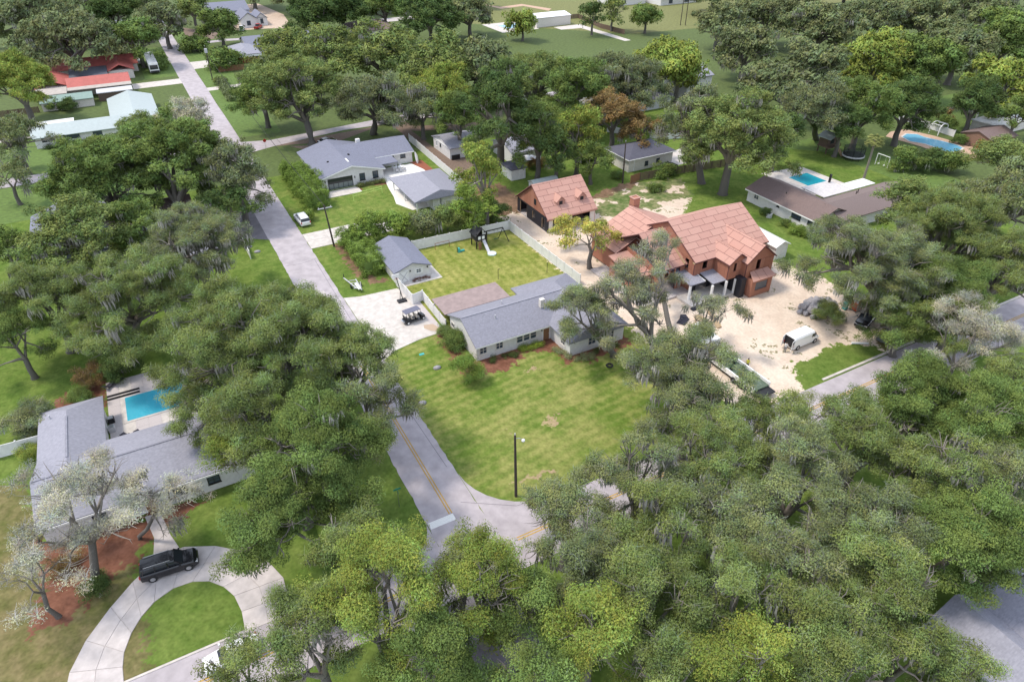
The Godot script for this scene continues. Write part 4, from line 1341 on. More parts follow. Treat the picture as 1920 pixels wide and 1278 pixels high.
func main_house() -> void:
	var t := thing("ranch_house", "white ranch house with grey shingle roof and mulch beds beside the front lawn", "house", Vector3(41, 0, -71))
	walls(t, [[31.6, 47.5, -77.0, -68.3], [43.4, 52.4, -78.8, -63.2]], 2.6, M["wall_white"], [[31.6, 47.0, -77.0, -68.3, 2.6, 4.45, "x"], [43.4, 52.4, -74.0, -63.2, 2.6, 4.55, "z"]])
	var r := MB.new()
	roof_gable(r, 31.6, 47.9, -77.0, -68.3, 2.6, 4.5, "x", 0.45, 0.3)
	part("roof", r, M["shingle_grey"], t)
	r = MB.new()
	roof_hip(r, 43.4, 52.4, -79.0, -63.2, 2.62, 4.75, 0.5, 4.6, 0.6, "z")
	part("roof", r, M["shingle_grey"], t)
	bits(t, "ridge_cap", [[31.4, 47.9, 4.62, 4.70, -72.78, -72.52]], M["shingle_light"])
	bits(t, "porch_roof", [[31.0, 41.7, 2.50, 2.64, -82.3, -77.42]], M["roof_rust"])
	for x in [31.3, 34.6, 38.0, 41.4]: bits(t, "post", [[x - 0.06, x + 0.06, 0, 2.5, -82.1, -81.98]], M["trim_white"])
	bits(t, "chimney", [[43.0, 43.7, 3.9, 5.2, -71.2, -70.6]], M["wall_cream"])
	window(t, "+z", 32.6, -68.3, 1.55, 1.15, 1.25, "cream")
	window(t, "+z", 35.1, -68.3, 1.55, 1.15, 1.25, "cream")
	for x in [38.3, 39.4, 40.5]: window(t, "+z", x, -68.3, 1.55, 1.05, 1.3, "cream", 1, 2)
	window(t, "+z", 47.0, -63.2, 1.5, 1.3, 1.3, "cream")
	window(t, "+z", 50.0, -63.2, 1.5, 1.3, 1.3, "cream")
	window(t, "-x", -65.0, 43.4, 1.5, 1.1, 1.2, "cream")
	window(t, "-x", -76.0, 31.6, 1.5, 1.0, 0.8, "cream", 2, 1)
	door(t, "+z", 42.6, -68.3, 0.95, 2.05, M["wood_new"])
	fascia_x(t, 31.3, 42.9, -67.86, 2.42)
	bits(t, "wall_lamp", [[41.75, 41.9, 1.8, 2.05, -68.3, -68.12]], M["black_metal"])
	vents(t, [Vector3(38.5, 4.3, -74.0), Vector3(36, 4.2, -71.2), Vector3(49.5, 4.2, -69)], M["wall_grey"])
	# shed
	t = thing("garden_shed", "white garden shed with dark blue shingle roof and cross-braced door", "shed", Vector3(32.3, 0, -98.5))
	walls(t, [[29.3, 35.2, -103.6, -93.3]], 2.2, M["wall_white"], [[29.3, 35.2, -103.6, -93.3, 2.2, 3.2, "z"]])
	r = MB.new()
	roof_gable(r, 29.3, 35.2, -103.6, -93.3, 2.2, 3.25, "z", 0.35, 0.4)
	part("roof", r, M["shingle_blue"], t)
	window(t, "+z", 33.3, -93.3, 1.5, 0.9, 0.8, "white")
	door(t, "+z", 30.7, -93.3, 1.5, 1.9, M["trim_white"])
	var xb := MB.new()
	xb.bar(Vector3(30.05, 0.15, -93.21), Vector3(31.35, 1.85, -93.21), 0.05, 0.09)
	xb.bar(Vector3(31.35, 0.15, -93.20), Vector3(30.05, 1.85, -93.20), 0.05, 0.09)
	part("door_brace", xb, M["wall_grey"], t)
	bits(t, "wall_lamp", [[31.75, 31.9, 1.75, 1.98, -93.3, -93.1]], M["black_metal"])
	bits(t, "wall_lamp", [[34.75, 34.9, 1.75, 1.98, -93.3, -93.1]], M["black_metal"])
	for x in [32.6, 33.8]: bits(t, "window_shutter", [[x, x + 0.2, 1.1, 1.9, -93.3, -93.25]], M["trim_white"])
	var pd := MB.new()
	pd.box(29.4, 36.8, 0.001, 0.07, -93.2, -91.8)
	pd.box(35.3, 36.8, 0.001, 0.07, -96.5, -93.21)
	struct("shed_patio", pd, M["concrete_pale"])

func white_house() -> void:
	var t := thing("white_house", "white house with blue-grey gables, a wide black glass door and a back patio", "house", Vector3(41, 0, -146))
	walls(t, [[29.4, 42.8, -153.6, -136.6], [42.0, 52.2, -154.6, -143.8]], 2.7, M["wall_white"], [[29.4, 42.8, -153.6, -136.6, 2.7, 4.35, "z"], [36.0, 52.2, -154.6, -143.8, 2.7, 4.35, "x"]])
	var r := MB.new()
	roof_gable(r, 29.4, 42.8, -154.6, -136.6, 2.7, 4.4, "z", 0.45, 0.4)
	part("roof", r, M["shingle_blue"], t)
	r = MB.new()
	roof_gable(r, 36.1, 52.2, -154.6, -143.8, 2.7, 4.42, "x", 0.45, 0.4)
	part("roof", r, M["shingle_blue"], t)
	bits(t, "porch_roof", [[42.9, 47.2, 2.35, 2.5, -143.78, -139.2]], M["shingle_blue"])
	for x in [43.4, 47.0]: bits(t, "post", [[x - 0.05, x + 0.05, 0, 2.35, -139.4, -139.3]], M["black_metal"])
	# wide glass door of five leaves under a dark transom
	var g := MB.new()
	g.box(30.7, 36.0, 0.1, 2.35, -136.62, -136.54)
	var gd := part("glass_door", g, M["black_metal"], t)
	for i in 5:
		var q := MB.new()
		q.quad(Vector3(30.84 + i * 1.03, 0.2, -136.53), Vector3(31.76 + i * 1.03, 0.2, -136.53), Vector3(31.76 + i * 1.03, 1.25, -136.53), Vector3(30.84 + i * 1.03, 1.25, -136.53))
		part("pane", q, mat("glass_grey", Color(0.16, 0.19, 0.19), 0.15), gd)
	var q2 := MB.new()
	q2.quad(Vector3(30.84, 1.35, -136.53), Vector3(35.88, 1.35, -136.53), Vector3(35.88, 2.25, -136.53), Vector3(30.84, 2.25, -136.53))
	part("pane", q2, M["glass_dark"], gd)
	window(t, "+z", 38.1, -136.6, 1.65, 1.2, 1.5, "black")
	window(t, "+z", 41.0, -136.6, 1.65, 1.2, 1.5, "black")
	window(t, "+z", 47.4, -143.8, 1.9, 0.9, 0.7, "black", 2, 1)
	window(t, "+z", 50.0, -143.8, 1.85, 1.2, 0.9, "black", 2, 1)
	for x in [30.1, 36.4]: bits(t, "wall_lamp", [[x, x + 0.14, 1.7, 2.1, -136.6, -136.45]], M["black_metal"])
	var rk := MB.new()
	rk.bar(Vector3(29.0, 2.55, -136.17), Vector3(36.1, 4.40, -136.17), 0.06, 0.26)
	rk.bar(Vector3(36.1, 4.40, -136.17), Vector3(43.2, 2.55, -136.17), 0.06, 0.26)
	part("gable_trim", rk, M["trim_white"], t)
	fascia_x(t, 42.9, 52.6, -143.32, 2.58)
	bits(t, "chimney", [[41.6, 42.5, 3.6, 4.9, -151.2, -150.4]], M["wall_white"])
	bits(t, "roof_vent", [[32.6, 33.0, 3.5, 3.9, -143, -142.6]], M["black"])
	bits(t, "roof_vent", [[37.5, 37.9, 4.1, 4.4, -144, -143.6]], M["black"])
	bits(t, "ridge_flashing", [[36.0, 36.3, 4.5, 4.62, -140.8, -138.6]], M["trim_white"])
	# cabana
	t = thing("cabana", "open-sided cabana with grey hip roof beside the white patio", "cabana", Vector3(47.6, 0, -123.7))
	r = MB.new()
	roof_hip(r, 42.4, 53.0, -130.6, -116.9, 2.6, 4.0, 0.4, 3.6, 0.5, "z")
	part("roof", r, M["shingle_light"], t)
	for p in [[42.7, -117.3], [42.7, -124], [42.7, -130.2], [52.6, -117.3], [52.6, -130.2], [47.7, -117.3]]:
		bits(t, "post", [[p[0]-0.1, p[0]+0.1, 0, 2.45, p[1]-0.1, p[1]+0.1]], M["trim_white"])
	bits(t, "wall", [[46.0, 52.4, 0, 2.45, -123.0, -117.2]], M["wall_white"])
	# patio furniture
	t = thing("patio_table", "long white dining table on the white house patio", "table", Vector3(47.6, 0.06, -140.4))
	bits(t, "table_top", [[46.3, 48.9, 0.78, 0.86, -140.9, -139.9]], M["trim_white"])
	for p in [[46.5, -140.7], [48.7, -140.7], [46.5, -140.1], [48.7, -140.1]]: bits(t, "leg", [[p[0]-0.05, p[0]+0.05, 0.06, 0.78, p[1]-0.05, p[1]+0.05]], M["trim_white"])
	for i in 6:
		var x := 46.7 + (i % 3) * 0.9
		var z := -141.5 if i < 3 else -139.2
		var s := 1.0 if i < 3 else -1.0
		t = thing("patio_chair", "grey chair pulled up to the white patio table", "chair", Vector3(x, 0.06, z), "chairs at the patio table")
		bits(t, "seat", [[x-0.26, x+0.26, 0.44, 0.5, z-0.26, z+0.26]], M["wall_grey"])
		bits(t, "backrest", [[x-0.26, x+0.26, 0.5, 0.98, minf(z - 0.26*s, z - 0.2*s), maxf(z - 0.26*s, z - 0.2*s)]], M["wall_grey"])
		for c in [[-0.22,-0.22],[0.22,-0.22],[-0.22,0.22],[0.22,0.22]]: bits(t, "leg", [[x+c[0]-0.03, x+c[0]+0.03, 0.06, 0.44, z+c[1]-0.03, z+c[1]+0.03]], M["wall_grey"])
	t = thing("paddle_board", "tall white board leaning on the end of the patio wall", "board", Vector3(52.9, 0.03, -142.5))
	var bd := MB.new()
	bd.tube([Vector3(52.9, 0.03, -142.5), Vector3(52.85, 0.7, -142.55), Vector3(52.75, 1.8, -142.65), Vector3(52.6, 2.6, -142.8)], [0.12, 0.3, 0.32, 0.1], 6)
	part("deck", bd, M["trim_white"], t)
	t = thing("air_conditioner", "dark outdoor unit beside the hedge at the white house corner", "air conditioner", Vector3(28.6, 0, -139.3))
	bits(t, "casing", [[28.1, 29.1, 0, 0.9, -139.8, -138.8]], M["wall_grey"])
	bits(t, "grille", [[28.2, 29.0, 0.9, 0.95, -139.7, -138.9]], M["black_metal"])
	# badminton net
	t = thing("lawn_net", "lime green lawn net on two poles behind the white house", "net", Vector3(36.5, 0, -129.6))
	for p in [[33.6, -129.0], [40.0, -130.0]]: bits(t, "pole", [[p[0]-0.03, p[0]+0.03, 0, 1.5, p[1]-0.03, p[1]+0.03]], M["net"])
	var nb := MB.new()
	nb.bar(Vector3(33.6, 1.48, -129.0), Vector3(40.0, 1.48, -130.0), 0.03, 0.10)
	nb.bar(Vector3(33.6, 1.0, -129.0), Vector3(40.0, 1.0, -130.0), 0.03, 0.06)
	part("tape", nb, M["net"], t)

func osb_garage() -> void:
	var t := thing("framed_garage", "half-built garage sheathed in red boards with two dormers and black wrap", "garage", Vector3(65.6, 0, -103))
	var x0 := 60.4
	var x1 := 70.6
	var z0 := -109.0
	var z1 := -97.4
	var yr := 7.35
	var zc := (z0 + z1) / 2
	bits(t, "floor", [[x0, x1, 0.02, 0.15, z0, z1]], M["concrete"])
	# black wrapped left wall with door and window openings
	open_wall(t, "-x", z0, z1, x0, 0.15, 3.0, [[-107.9, -105.3, 0.15, 2.7], [-103.2, -102.2, 0.9, 2.4], [-99.7, -98.7, 0.3, 2.4]], [], M["wrap_black"])
	open_wall(t, "+z", x0 + 0.15, x1, z1, 0.15, 3.0, [[61.4, 64.6, 0.15, 2.5], [65.6, 69.6, 0.15, 2.5]], [], M["wall_cream"])
	bits(t, "wall", [[x0 + 0.15, x1, 0.15, 3.0, z0, z0 + 0.14], [x1 - 0.14, x1, 0.15, 3.0, z0 + 0.15, z1 - 0.15]], M["wrap_black"])
	for zz in [-107.9, -105.3, -103.2, -102.2, -99.7, -98.7]: bits(t, "stud", [[x0 + 0.02, x0 + 0.12, 0.3, 2.6, zz - 0.05, zz + 0.05]], M["lumber"])
	var g := MB.new()
	attic(g, x0, x1, z0, z1, 3.0, yr - 0.05, "x")
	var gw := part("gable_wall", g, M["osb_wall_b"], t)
	for i in 9:      # vertical boards in the gable
		var za := z0 + 0.3 + i * 1.22
		var zb := za + 1.19
		var ya := 3.0 + (yr - 3.1) * (1.0 - absf(za - zc) / (zc - z0))
		var yb := 3.0 + (yr - 3.1) * (1.0 - absf(zb - zc) / (zc - z0))
		var b := MB.new()
		var p := [Vector3(x0 - 0.02, 3.0, za), Vector3(x0 - 0.02, 3.0, zb), Vector3(x0 - 0.02, maxf(yb, 3.02), zb), Vector3(x0 - 0.02, maxf(ya, 3.02), za)]
		if za < zc and zb > zc:
			b.tri(p[3], p[2], Vector3(x0 - 0.02, yr - 0.15, zc))
		b.quad(p[0], p[1], p[2], p[3])
		part("panel", b, M[OSBW[i % 3]], gw)
	bits(t, "window_dark_sheet", [[x0 - 0.06, x0 - 0.03, 3.9, 5.0, -102.6, -101.8]], M["black"])  # black sheet on the solid gable paints the dark interior of an opening
	var r := MB.new()
	roof_gable(r, x0, x1, z0, z1, 3.05, yr, "x", 0.35, 0.35)
	var rf := part("roof", r, M["osb_seam"], t)
	var s := (yr - 3.05) / (z1 - zc)
	slope_panels(rf, x0 - 0.35, x1 + 0.35, z1 + 0.35, zc, 3.05 - 0.35 * s + 0.16, yr + 0.16, OSB)
	slope_panels(rf, x0 - 0.35, x1 + 0.35, z0 - 0.35, zc, 3.05 - 0.35 * s + 0.16, yr + 0.16, OSB)
	bits(t, "header_board", [[x0 - 0.3, x1 + 0.3, 2.5, 3.0, z1 + 0.02, z1 + 0.1]], M["osb_wall_b"])
	bits(t, "side_panel", [[70.62, 70.72, 0.15, 3.0, -98.6, -97.4]], M["osb_c"])
	for dx in [64.0, 68.6]:
		var d := MB.new()
		d.box(dx - 0.8, dx + 0.8, 3.6, 5.2, -101.6, -99.0)
		attic(d, dx - 0.8, dx + 0.8, -101.6, -99.0, 5.2, 5.95, "z")
		var dm := part("dormer", d, M["osb_b"], t)
		var dr := MB.new()
		roof_gable(dr, dx - 0.8, dx + 0.8, -103.0, -99.0, 5.2, 5.98, "z", 0.25, 0.2, 0.1)
		part("dormer_roof", dr, M["osb_a"], dm)
		bits(dm, "window_dark_sheet", [[dx - 0.36, dx + 0.36, 4.1, 5.1, -99.01, -98.97]], M["black"])  # dark inside of the dormer, painted as a black sheet on its front
		bits(dm, "seam", [[dx - 0.02, dx + 0.02, 6.08, 6.1, -102.8, -98.8]], M["osb_seam"])
	bits(t, "fascia", [[x0 - 0.4, x1 + 0.4, 2.75, 2.98, z1 + 0.36, z1 + 0.42]], M["osb_b"])

func osb_house() -> void:
	var t := thing("framed_house", "two-storey house under construction sheathed in red boards with pink roof panels", "house", Vector3(74, 0, -74))
	bits(t, "floor", [[59.5, 84.0, 0.02, 0.3, -82, -68.4]], M["concrete"])
	# big block
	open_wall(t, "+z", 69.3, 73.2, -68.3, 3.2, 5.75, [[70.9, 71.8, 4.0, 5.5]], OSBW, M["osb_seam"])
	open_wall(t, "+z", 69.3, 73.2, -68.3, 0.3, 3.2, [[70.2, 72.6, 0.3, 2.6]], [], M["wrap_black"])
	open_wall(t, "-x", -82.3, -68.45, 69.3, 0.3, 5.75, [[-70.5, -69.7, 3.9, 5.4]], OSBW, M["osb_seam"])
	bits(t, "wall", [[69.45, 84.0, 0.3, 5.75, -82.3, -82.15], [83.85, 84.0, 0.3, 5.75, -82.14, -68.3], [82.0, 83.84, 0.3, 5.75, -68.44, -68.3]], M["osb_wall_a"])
	var g := MB.new()
	attic(g, 69.3, 84.0, -82.3, -68.3, 5.75, 9.5, "x")
	part("gable_wall", g, M["osb_wall_b"], t)
	var r := MB.new()
	roof_gable(r, 69.3, 84.0, -82.3, -68.3, 5.75, 9.55, "x", 0.4, 0.4)
	var rf := part("roof", r, M["osb_seam"], t)
	var s := 3.8 / 7.0
	slope_panels(rf, 68.9, 84.4, -67.9, -75.3, 5.75 - 0.4 * s + 0.16, 9.71, OSB)
	slope_panels(rf, 68.9, 84.4, -82.7, -75.3, 5.75 - 0.4 * s + 0.16, 9.71, OSB)
	bits(t, "barge_board", [[68.8, 68.88, 5.5, 5.7, -68.4, -67.9]], M["lumber"])
	# front gables
	for q in [[73.3, 77.0, -65.1, 5.75, 7.0, [[74.3, 74.8, 4.2, 5.6]], 3.0], [76.0, 81.6, -64.1, 5.75, 8.0, [[78.0, 78.8, 4.1, 5.8]], 0.3]]:
		open_wall(t, "+z", q[0], q[1], q[2], q[6], q[3], q[5], OSBW, M["osb_seam"])
		open_wall(t, "-x", -68.3, q[2] - 0.15, q[0], q[6], q[3], [], OSBW, M["osb_seam"])
		var gg := MB.new()
		attic(gg, q[0], q[1], -68.3, q[2], q[3], q[4], "z")
		part("gable_wall", gg, M["osb_wall_a"], t)
		var rr := MB.new()
		var xc: float = (q[0] + q[1]) / 2
		var zb := -75.3 if q[4] > 7.5 else -71.0
		roof_gable(rr, q[0], q[1], zb, q[2], q[3], q[4] + 0.05, "z", 0.3, 0.3)
		var rp := part("roof", rr, M["osb_seam"], t)
		var sl: float = (q[4] + 0.05 - q[3]) / (xc - q[0])
		side_panels(rp, zb, q[2] + 0.3, q[0] - 0.3, xc, q[3] - 0.3 * sl + 0.16, q[4] + 0.21, OSB)
		side_panels(rp, zb, q[2] + 0.3, q[1] + 0.3, xc, q[3] - 0.3 * sl + 0.16, q[4] + 0.21, OSB)
	bits(t, "wall", [[81.46, 81.6, 0.3, 5.75, -68.3, -64.26]], M["osb_wall_b"])
	# black wrapped lower corner and bay window
	bits(t, "wall_wrap", [[75.0, 76.0, 0.0, 3.3, -68.0, -63.6]], M["wrap_black"])
	bits(t, "bay", [[76.6, 77.4, 0.0, 3.0, -64.0, -62.9], [80.1, 80.9, 0.0, 3.0, -64.0, -62.9], [77.4, 80.1, 0.0, 0.9, -64.0, -62.9], [77.4, 80.1, 2.5, 3.0, -64.0, -62.9]], M["osb_wall_b"])
	bits(t, "window_frame", [[77.4, 80.1, 0.9, 1.0, -63.05, -62.95], [77.4, 77.5, 1.0, 2.4, -63.05, -62.95], [80.0, 80.1, 1.0, 2.4, -63.05, -62.95], [77.4, 80.1, 2.4, 2.5, -63.05, -62.95]], M["osb_wall_c"])
	bits(t, "window_pane", [[77.5, 80.0, 1.0, 2.4, -63.02, -63.0]], M["glass_blue"])
	var br := MB.new()
	br.hexa([Vector3(76.3, 3.0, -62.5), Vector3(81.2, 3.0, -62.5), Vector3(80.6, 3.85, -64.06), Vector3(76.9, 3.85, -64.06)], [Vector3(76.3, 3.1, -62.5), Vector3(81.2, 3.1, -62.5), Vector3(80.6, 3.97, -64.06), Vector3(76.9, 3.97, -64.06)])
	var bro := part("bay_roof", br, M["osb_a"], t)
	for x in [77.8, 79.4]:
		var sm := MB.new()
		sm.bar(Vector3(x, 3.12, -62.5), Vector3(x, 3.98, -64.06), 0.03, 0.02)
		part("seam", sm, M["osb_seam"], bro)
	# porch
	bits(t, "porch_floor", [[66.4, 75.0, 0.02, 0.42, -68.2, -64.7]], M["concrete_pale"])
	bits(t, "porch_step", [[66.2, 73.2, 0.02, 0.2, -64.68, -64.0]], M["wrap_black"])
	for q in [[67.2, 70.1, -71.3, -66.4], [70.6, 73.9, -68.6, -65.2]]:
		var pr := MB.new()
		pr.hexa([Vector3(q[0], 2.85, q[3]), Vector3(q[1], 2.85, q[3]), Vector3(q[1], 3.35, q[2]), Vector3(q[0], 3.35, q[2])], [Vector3(q[0], 3.0, q[3]), Vector3(q[1], 3.0, q[3]), Vector3(q[1], 3.5, q[2]), Vector3(q[0], 3.5, q[2])])
		var prf := part("porch_roof", pr, M["shingle_light"], t)
		var tr := MB.new()
		tr.bar(Vector3(q[1] + 0.03, 3.0, q[3]), Vector3(q[1] + 0.03, 3.5, q[2]), 0.08, 0.22)
		tr.bar(Vector3(q[0], 3.5, q[2] - 0.03), Vector3(q[1], 3.5, q[2] - 0.03), 0.08, 0.2)
		part("trim", tr, M["trim_white"], prf)
	for p in [[73.2, -65.0], [75.0, -64.9], [70.4, -65.0], [67.4, -66.6]]:
		bits(t, "post", [[p[0] - 0.15, p[0] + 0.15, 0.42, 2.85, p[1] - 0.15, p[1] + 0.15]], M["trim_white"])
	# middle block, lower roof
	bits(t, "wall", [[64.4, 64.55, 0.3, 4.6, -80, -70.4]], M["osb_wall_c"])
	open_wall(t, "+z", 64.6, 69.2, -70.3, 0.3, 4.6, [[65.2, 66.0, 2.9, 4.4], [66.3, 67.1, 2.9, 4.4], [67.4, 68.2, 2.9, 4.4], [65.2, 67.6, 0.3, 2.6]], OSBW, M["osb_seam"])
	r = MB.new()
	roof_gable(r, 64.4, 69.2, -82.3, -70.3, 4.6, 8.0, "x", 0.4, 0.25)
	rf = part("roof", r, M["osb_seam"], t)
	s = 3.4 / 6.0
	slope_panels(rf, 64.15, 69.28, -69.9, -76.3, 4.6 - 0.4 * s + 0.16, 8.16, ["osb_b", "osb_a", "osb_b"])
	slope_panels(rf, 64.15, 69.28, -82.7, -76.3, 4.6 - 0.4 * s + 0.16, 8.16, OSB)
	var lb := MB.new()
	lb.bar(Vector3(68.7, 4.75, -69.9), Vector3(68.7, 8.3, -76.3), 0.16, 0.24)
	lb.bar(Vector3(66.0, 4.75, -69.9), Vector3(66.0, 6.4, -73.0), 0.12, 0.2)
	part("rafter_board", lb, M["lumber"], t)
	# left wing, ridge along the depth
	open_wall(t, "+z", 62.6, 70.0, -79.4, 0.3, 3.9, [[66.6, 67.4, 1.0, 3.0]], OSBW, M["osb_seam"])
	bits(t, "wall", [[62.6, 62.75, 0.3, 3.9, -86.5, -79.56], [62.8, 73, 0.3, 3.9, -86.5, -86.35]], M["osb_wall_a"])
	g = MB.new()
	attic(g, 62.6, 78.0, -86.5, -79.4, 3.9, 7.4, "z")
	part("gable_wall", g, M["osb_wall_a"], t)
	r = MB.new()
	roof_gable(r, 62.6, 78.0, -86.5, -79.4, 3.9, 7.45, "z", 0.4, 0.3)
	rf = part("roof", r, M["osb_seam"], t)
	s = 3.55 / 7.7
	side_panels(rf, -86.8, -79.1, 62.2, 70.3, 3.9 - 0.4 * s + 0.16, 7.61, OSB)
	side_panels(rf, -86.8, -79.1, 78.4, 70.3, 3.9 - 0.4 * s + 0.16, 7.61, OSB)
	var ch := bits(t, "chimney", [[71.0, 72.3, 4.0, 8.6, -87.9, -86.7]], M["osb_wall_b"])
	bits(ch, "chimney_cap", [[70.9, 72.4, 8.6, 8.75, -88.0, -87.75], [70.9, 72.4, 8.6, 8.75, -86.85, -86.6], [70.9, 71.15, 8.6, 8.75, -87.74, -86.86], [72.15, 72.4, 8.6, 8.75, -87.74, -86.86]], M["osb_a"])
	bits(ch, "seam", [[70.98, 72.32, 5.9, 5.95, -87.92, -86.68], [70.98, 72.32, 7.3, 7.35, -87.92, -86.68]], M["osb_seam"])
	# small lower roofs at the left, mostly behind the trees
	bits(t, "wall", [[61.0, 64.2, 0.3, 3.0, -78.9, -72.5]], M["osb_wall_b"])
	var lr := MB.new()
	lr.hexa([Vector3(60.6, 3.0, -72.0), Vector3(64.35, 3.0, -72.0), Vector3(64.35, 3.9, -78.9), Vector3(60.6, 3.9, -78.9)], [Vector3(60.6, 3.15, -72.0), Vector3(64.35, 3.15, -72.0), Vector3(64.35, 4.05, -78.9), Vector3(60.6, 4.05, -78.9)])
	part("lean_to_roof", lr, M["osb_a"], t)

func simple_house(called: String, label: String, cat: String, x0: float, x1: float, z0: float, z1: float, h: float, yr: float, shape: String, wm: String, rm: String, wins := [], o := 0.5) -> Node3D:
	var t := thing(called, label, cat, Vector3((x0 + x1) / 2, 0, (z0 + z1) / 2))
	var at := []
	if shape == "gx" or shape == "gz": at = [[x0, x1, z0, z1, h, yr, shape[1]]]
	walls(t, [[x0, x1, z0, z1]], h, M[wm], at)
	var r := MB.new()
	if shape == "gx" or shape == "gz": roof_gable(r, x0, x1, z0, z1, h, yr + 0.05, shape[1], o, o * 0.7)
	elif shape == "flat": r.box(x0 - o, x1 + o, h, h + 0.2, z0 - o, z1 + o)
	else: roof_hip(r, x0, x1, z0, z1, h + 0.02, yr, o)
	part("roof", r, M[rm], t)
	for w in wins: window(t, w[0], w[1], w[2], w[3], w[4], w[5], w[6] if w.size() > 6 else "white")
	return t

func other_houses() -> void:
	var t: Node3D
	var r: MB
	# brown-roofed house with pool
	t = thing("brown_roof_house", "white house with brown shingle roof wrapped round a turquoise pool", "house", Vector3(112, 0, -82))
	walls(t, [[103.6, 112.0, -91.2, -74.0], [112.0, 130.0, -80.0, -72.2]], 2.6, M["wall_white"], [[103.6, 112.0, -91.2, -74.0, 2.6, 4.2, "z"], [108, 130, -80, -72.2, 2.6, 4.1, "x"]])
	r = MB.new()
	roof_gable(r, 103.6, 112.0, -91.2, -74.0, 2.6, 4.2, "z", 0.5, 0.5)
	part("roof", r, M["shingle_brown"], t)
	r = MB.new()
	roof_gable(r, 107.8, 130.0, -80.0, -72.2, 2.6, 4.15, "x", 0.5, 0.4)
	part("roof", r, mat("shingle_taupe", Color(0.25, 0.19, 0.18), 0.85, "grain", 0.35), t)
	bits(t, "flat_roof", [[112.6, 120.4, 2.75, 2.9, -86.0, -80.4]], mat("roof_stained", Color(0.66, 0.62, 0.62), 0.6, "soft", 0.2))
	bits(t, "carport_roof", [[120.5, 127.4, 2.8, 2.95, -83.4, -80.45]], M["roof_metal_white"])
	for p in [[113, -85.6], [120, -85.6], [127, -83]]: bits(t, "post", [[p[0]-0.07, p[0]+0.07, 0, 2.75, p[1]-0.07, p[1]+0.07]], M["trim_white"])
	window(t, "-x", -88.9, 103.6, 1.7, 1.2, 1.1, "cream")
	window(t, "-x", -83.3, 103.6, 2.0, 0.6, 0.6, "black", 1, 1)
	window(t, "-x", -78.7, 103.6, 1.75, 2.2, 1.3, "black", 3, 2)
	window(t, "-x", -75.4, 103.6, 1.75, 1.1, 1.2, "black")
	bits(t, "chimney_pipe", [[119.4, 119.75, 2.9, 4.6, -85.4, -85.05]], M["black_metal"])
	vents(t, [Vector3(106, 3.6, -84), Vector3(118, 4.2, -77.4), Vector3(117, 4.2, -77.0)], M["black_metal"])
	bits(t, "fascia", [[103.02, 103.1, 2.28, 2.5, -91.6, -73.6]], M["trim_white"])
	pool("swimming_pool", "rectangular turquoise pool behind the brown-roofed house", [120.4,-95.9, 126.0,-95.9, 126.0,-90.2, 120.4,-90.2], "pool_water")
	sheet("pool_deck", [117,-100.5, 128,-99.4, 128.6,-87, 113,-86.2, 113,-92.6, 117,-94], 0.03, M["concrete_pale"])
	t = thing("air_conditioner", "grey round unit on the grass by the brown-roofed house wall", "air conditioner", Vector3(101.6, 0, -83.2))
	var ac := MB.new()
	ac.tube([Vector3(101.6, 0, -83.2), Vector3(101.6, 0.8, -83.2)], [0.55, 0.55], 12)
	part("casing", ac, M["wall_grey"], t)
	bits(t, "fan_guard", [[101.3, 101.9, 0.8, 0.86, -83.5, -82.9]], M["black_metal"])
	# white metal shed
	t = simple_house("metal_shed", "white metal shed beside the unfinished red house", "shed", 89.2, 92.0, -79.6, -70.0, 2.6, 3.2, "gz", "wall_white", "roof_metal_white", [["-x", -72.0, 89.2, 1.6, 0.7, 0.7, "black"]], 0.35)
	# hip garage
	t = simple_house("hip_roof_garage", "cream garage with dark hip roof behind the wooden fence", "garage", 91.6, 103.8, -123.4, -115.0, 3.0, 4.7, "hip", "wall_cream", "shingle_dark", [["+z", 96.5, -115.0, 1.3, 0.9, 1.0, "black"], ["+z", 99.7, -115.0, 1.4, 0.9, 1.0, "black"]], 0.5)
	bits(t, "gutter", [[91.0, 104.4, 2.82, 2.98, -114.48, -114.36], [91.0, 91.08, 2.82, 2.98, -123.9, -114.5]], M["trim_white"])
	bits(t, "downpipe", [[93.0, 93.1, 0.1, 2.8, -115.0, -114.9]], M["trim_white"])
	t = simple_house("tool_shed", "small white shed with black roof at the foot of the tall dark tree", "shed", 66.7, 70.1, -127.6, -123.0, 2.5, 3.3, "hip", "wall_white", "shingle_dark", [], 0.3)
	door(t, "+z", 69.0, -123.0, 0.9, 1.9, M["wall_white"])
	t = simple_house("lean_to", "low blue-grey metal roof behind the half-built garage", "shed", 67.6, 73.4, -117.2, -114.9, 1.8, 2.2, "gx", "wall_grey", "roof_metal_grey", [], 0.2)
	t = simple_house("small_white_house", "small white house with grey roof at the end of the dirt drive", "house", 60.4, 68.0, -150.6, -141.0, 2.7, 4.0, "gx", "wall_white", "shingle_light", [["-x", -148.6, 60.4, 1.6, 0.8, 1.2], ["-x", -146.4, 60.4, 1.8, 0.7, 0.7, "black"]], 0.5)
	bits(t, "trim", [[60.3, 60.38, 2.4, 2.65, -150.9, -140.8]], M["trim_white"])
	bits(t, "garage_door", [[64.2, 67.4, 0.1, 2.3, -141.0, -140.9]], M["black"])
	bits(t, "lattice", [[60.6, 62.6, 0.0, 1.1, -140.6, -140.4]], M["black_metal"])
	t = simple_house("grey_roof_cottage", "pale cottage half hidden behind the tall dark tree trunk", "house", 71.5, 79.0, -141.0, -131.5, 2.7, 4.2, "gx", "wall_white", "shingle_light", [["+z", 75.0, -131.5, 1.5, 1.1, 1.1]], 0.5)
	t = thing("patio_umbrella", "white patio umbrella beside the tool shed", "umbrella", Vector3(74.2, 0, -128.6))
	var um := MB.new()
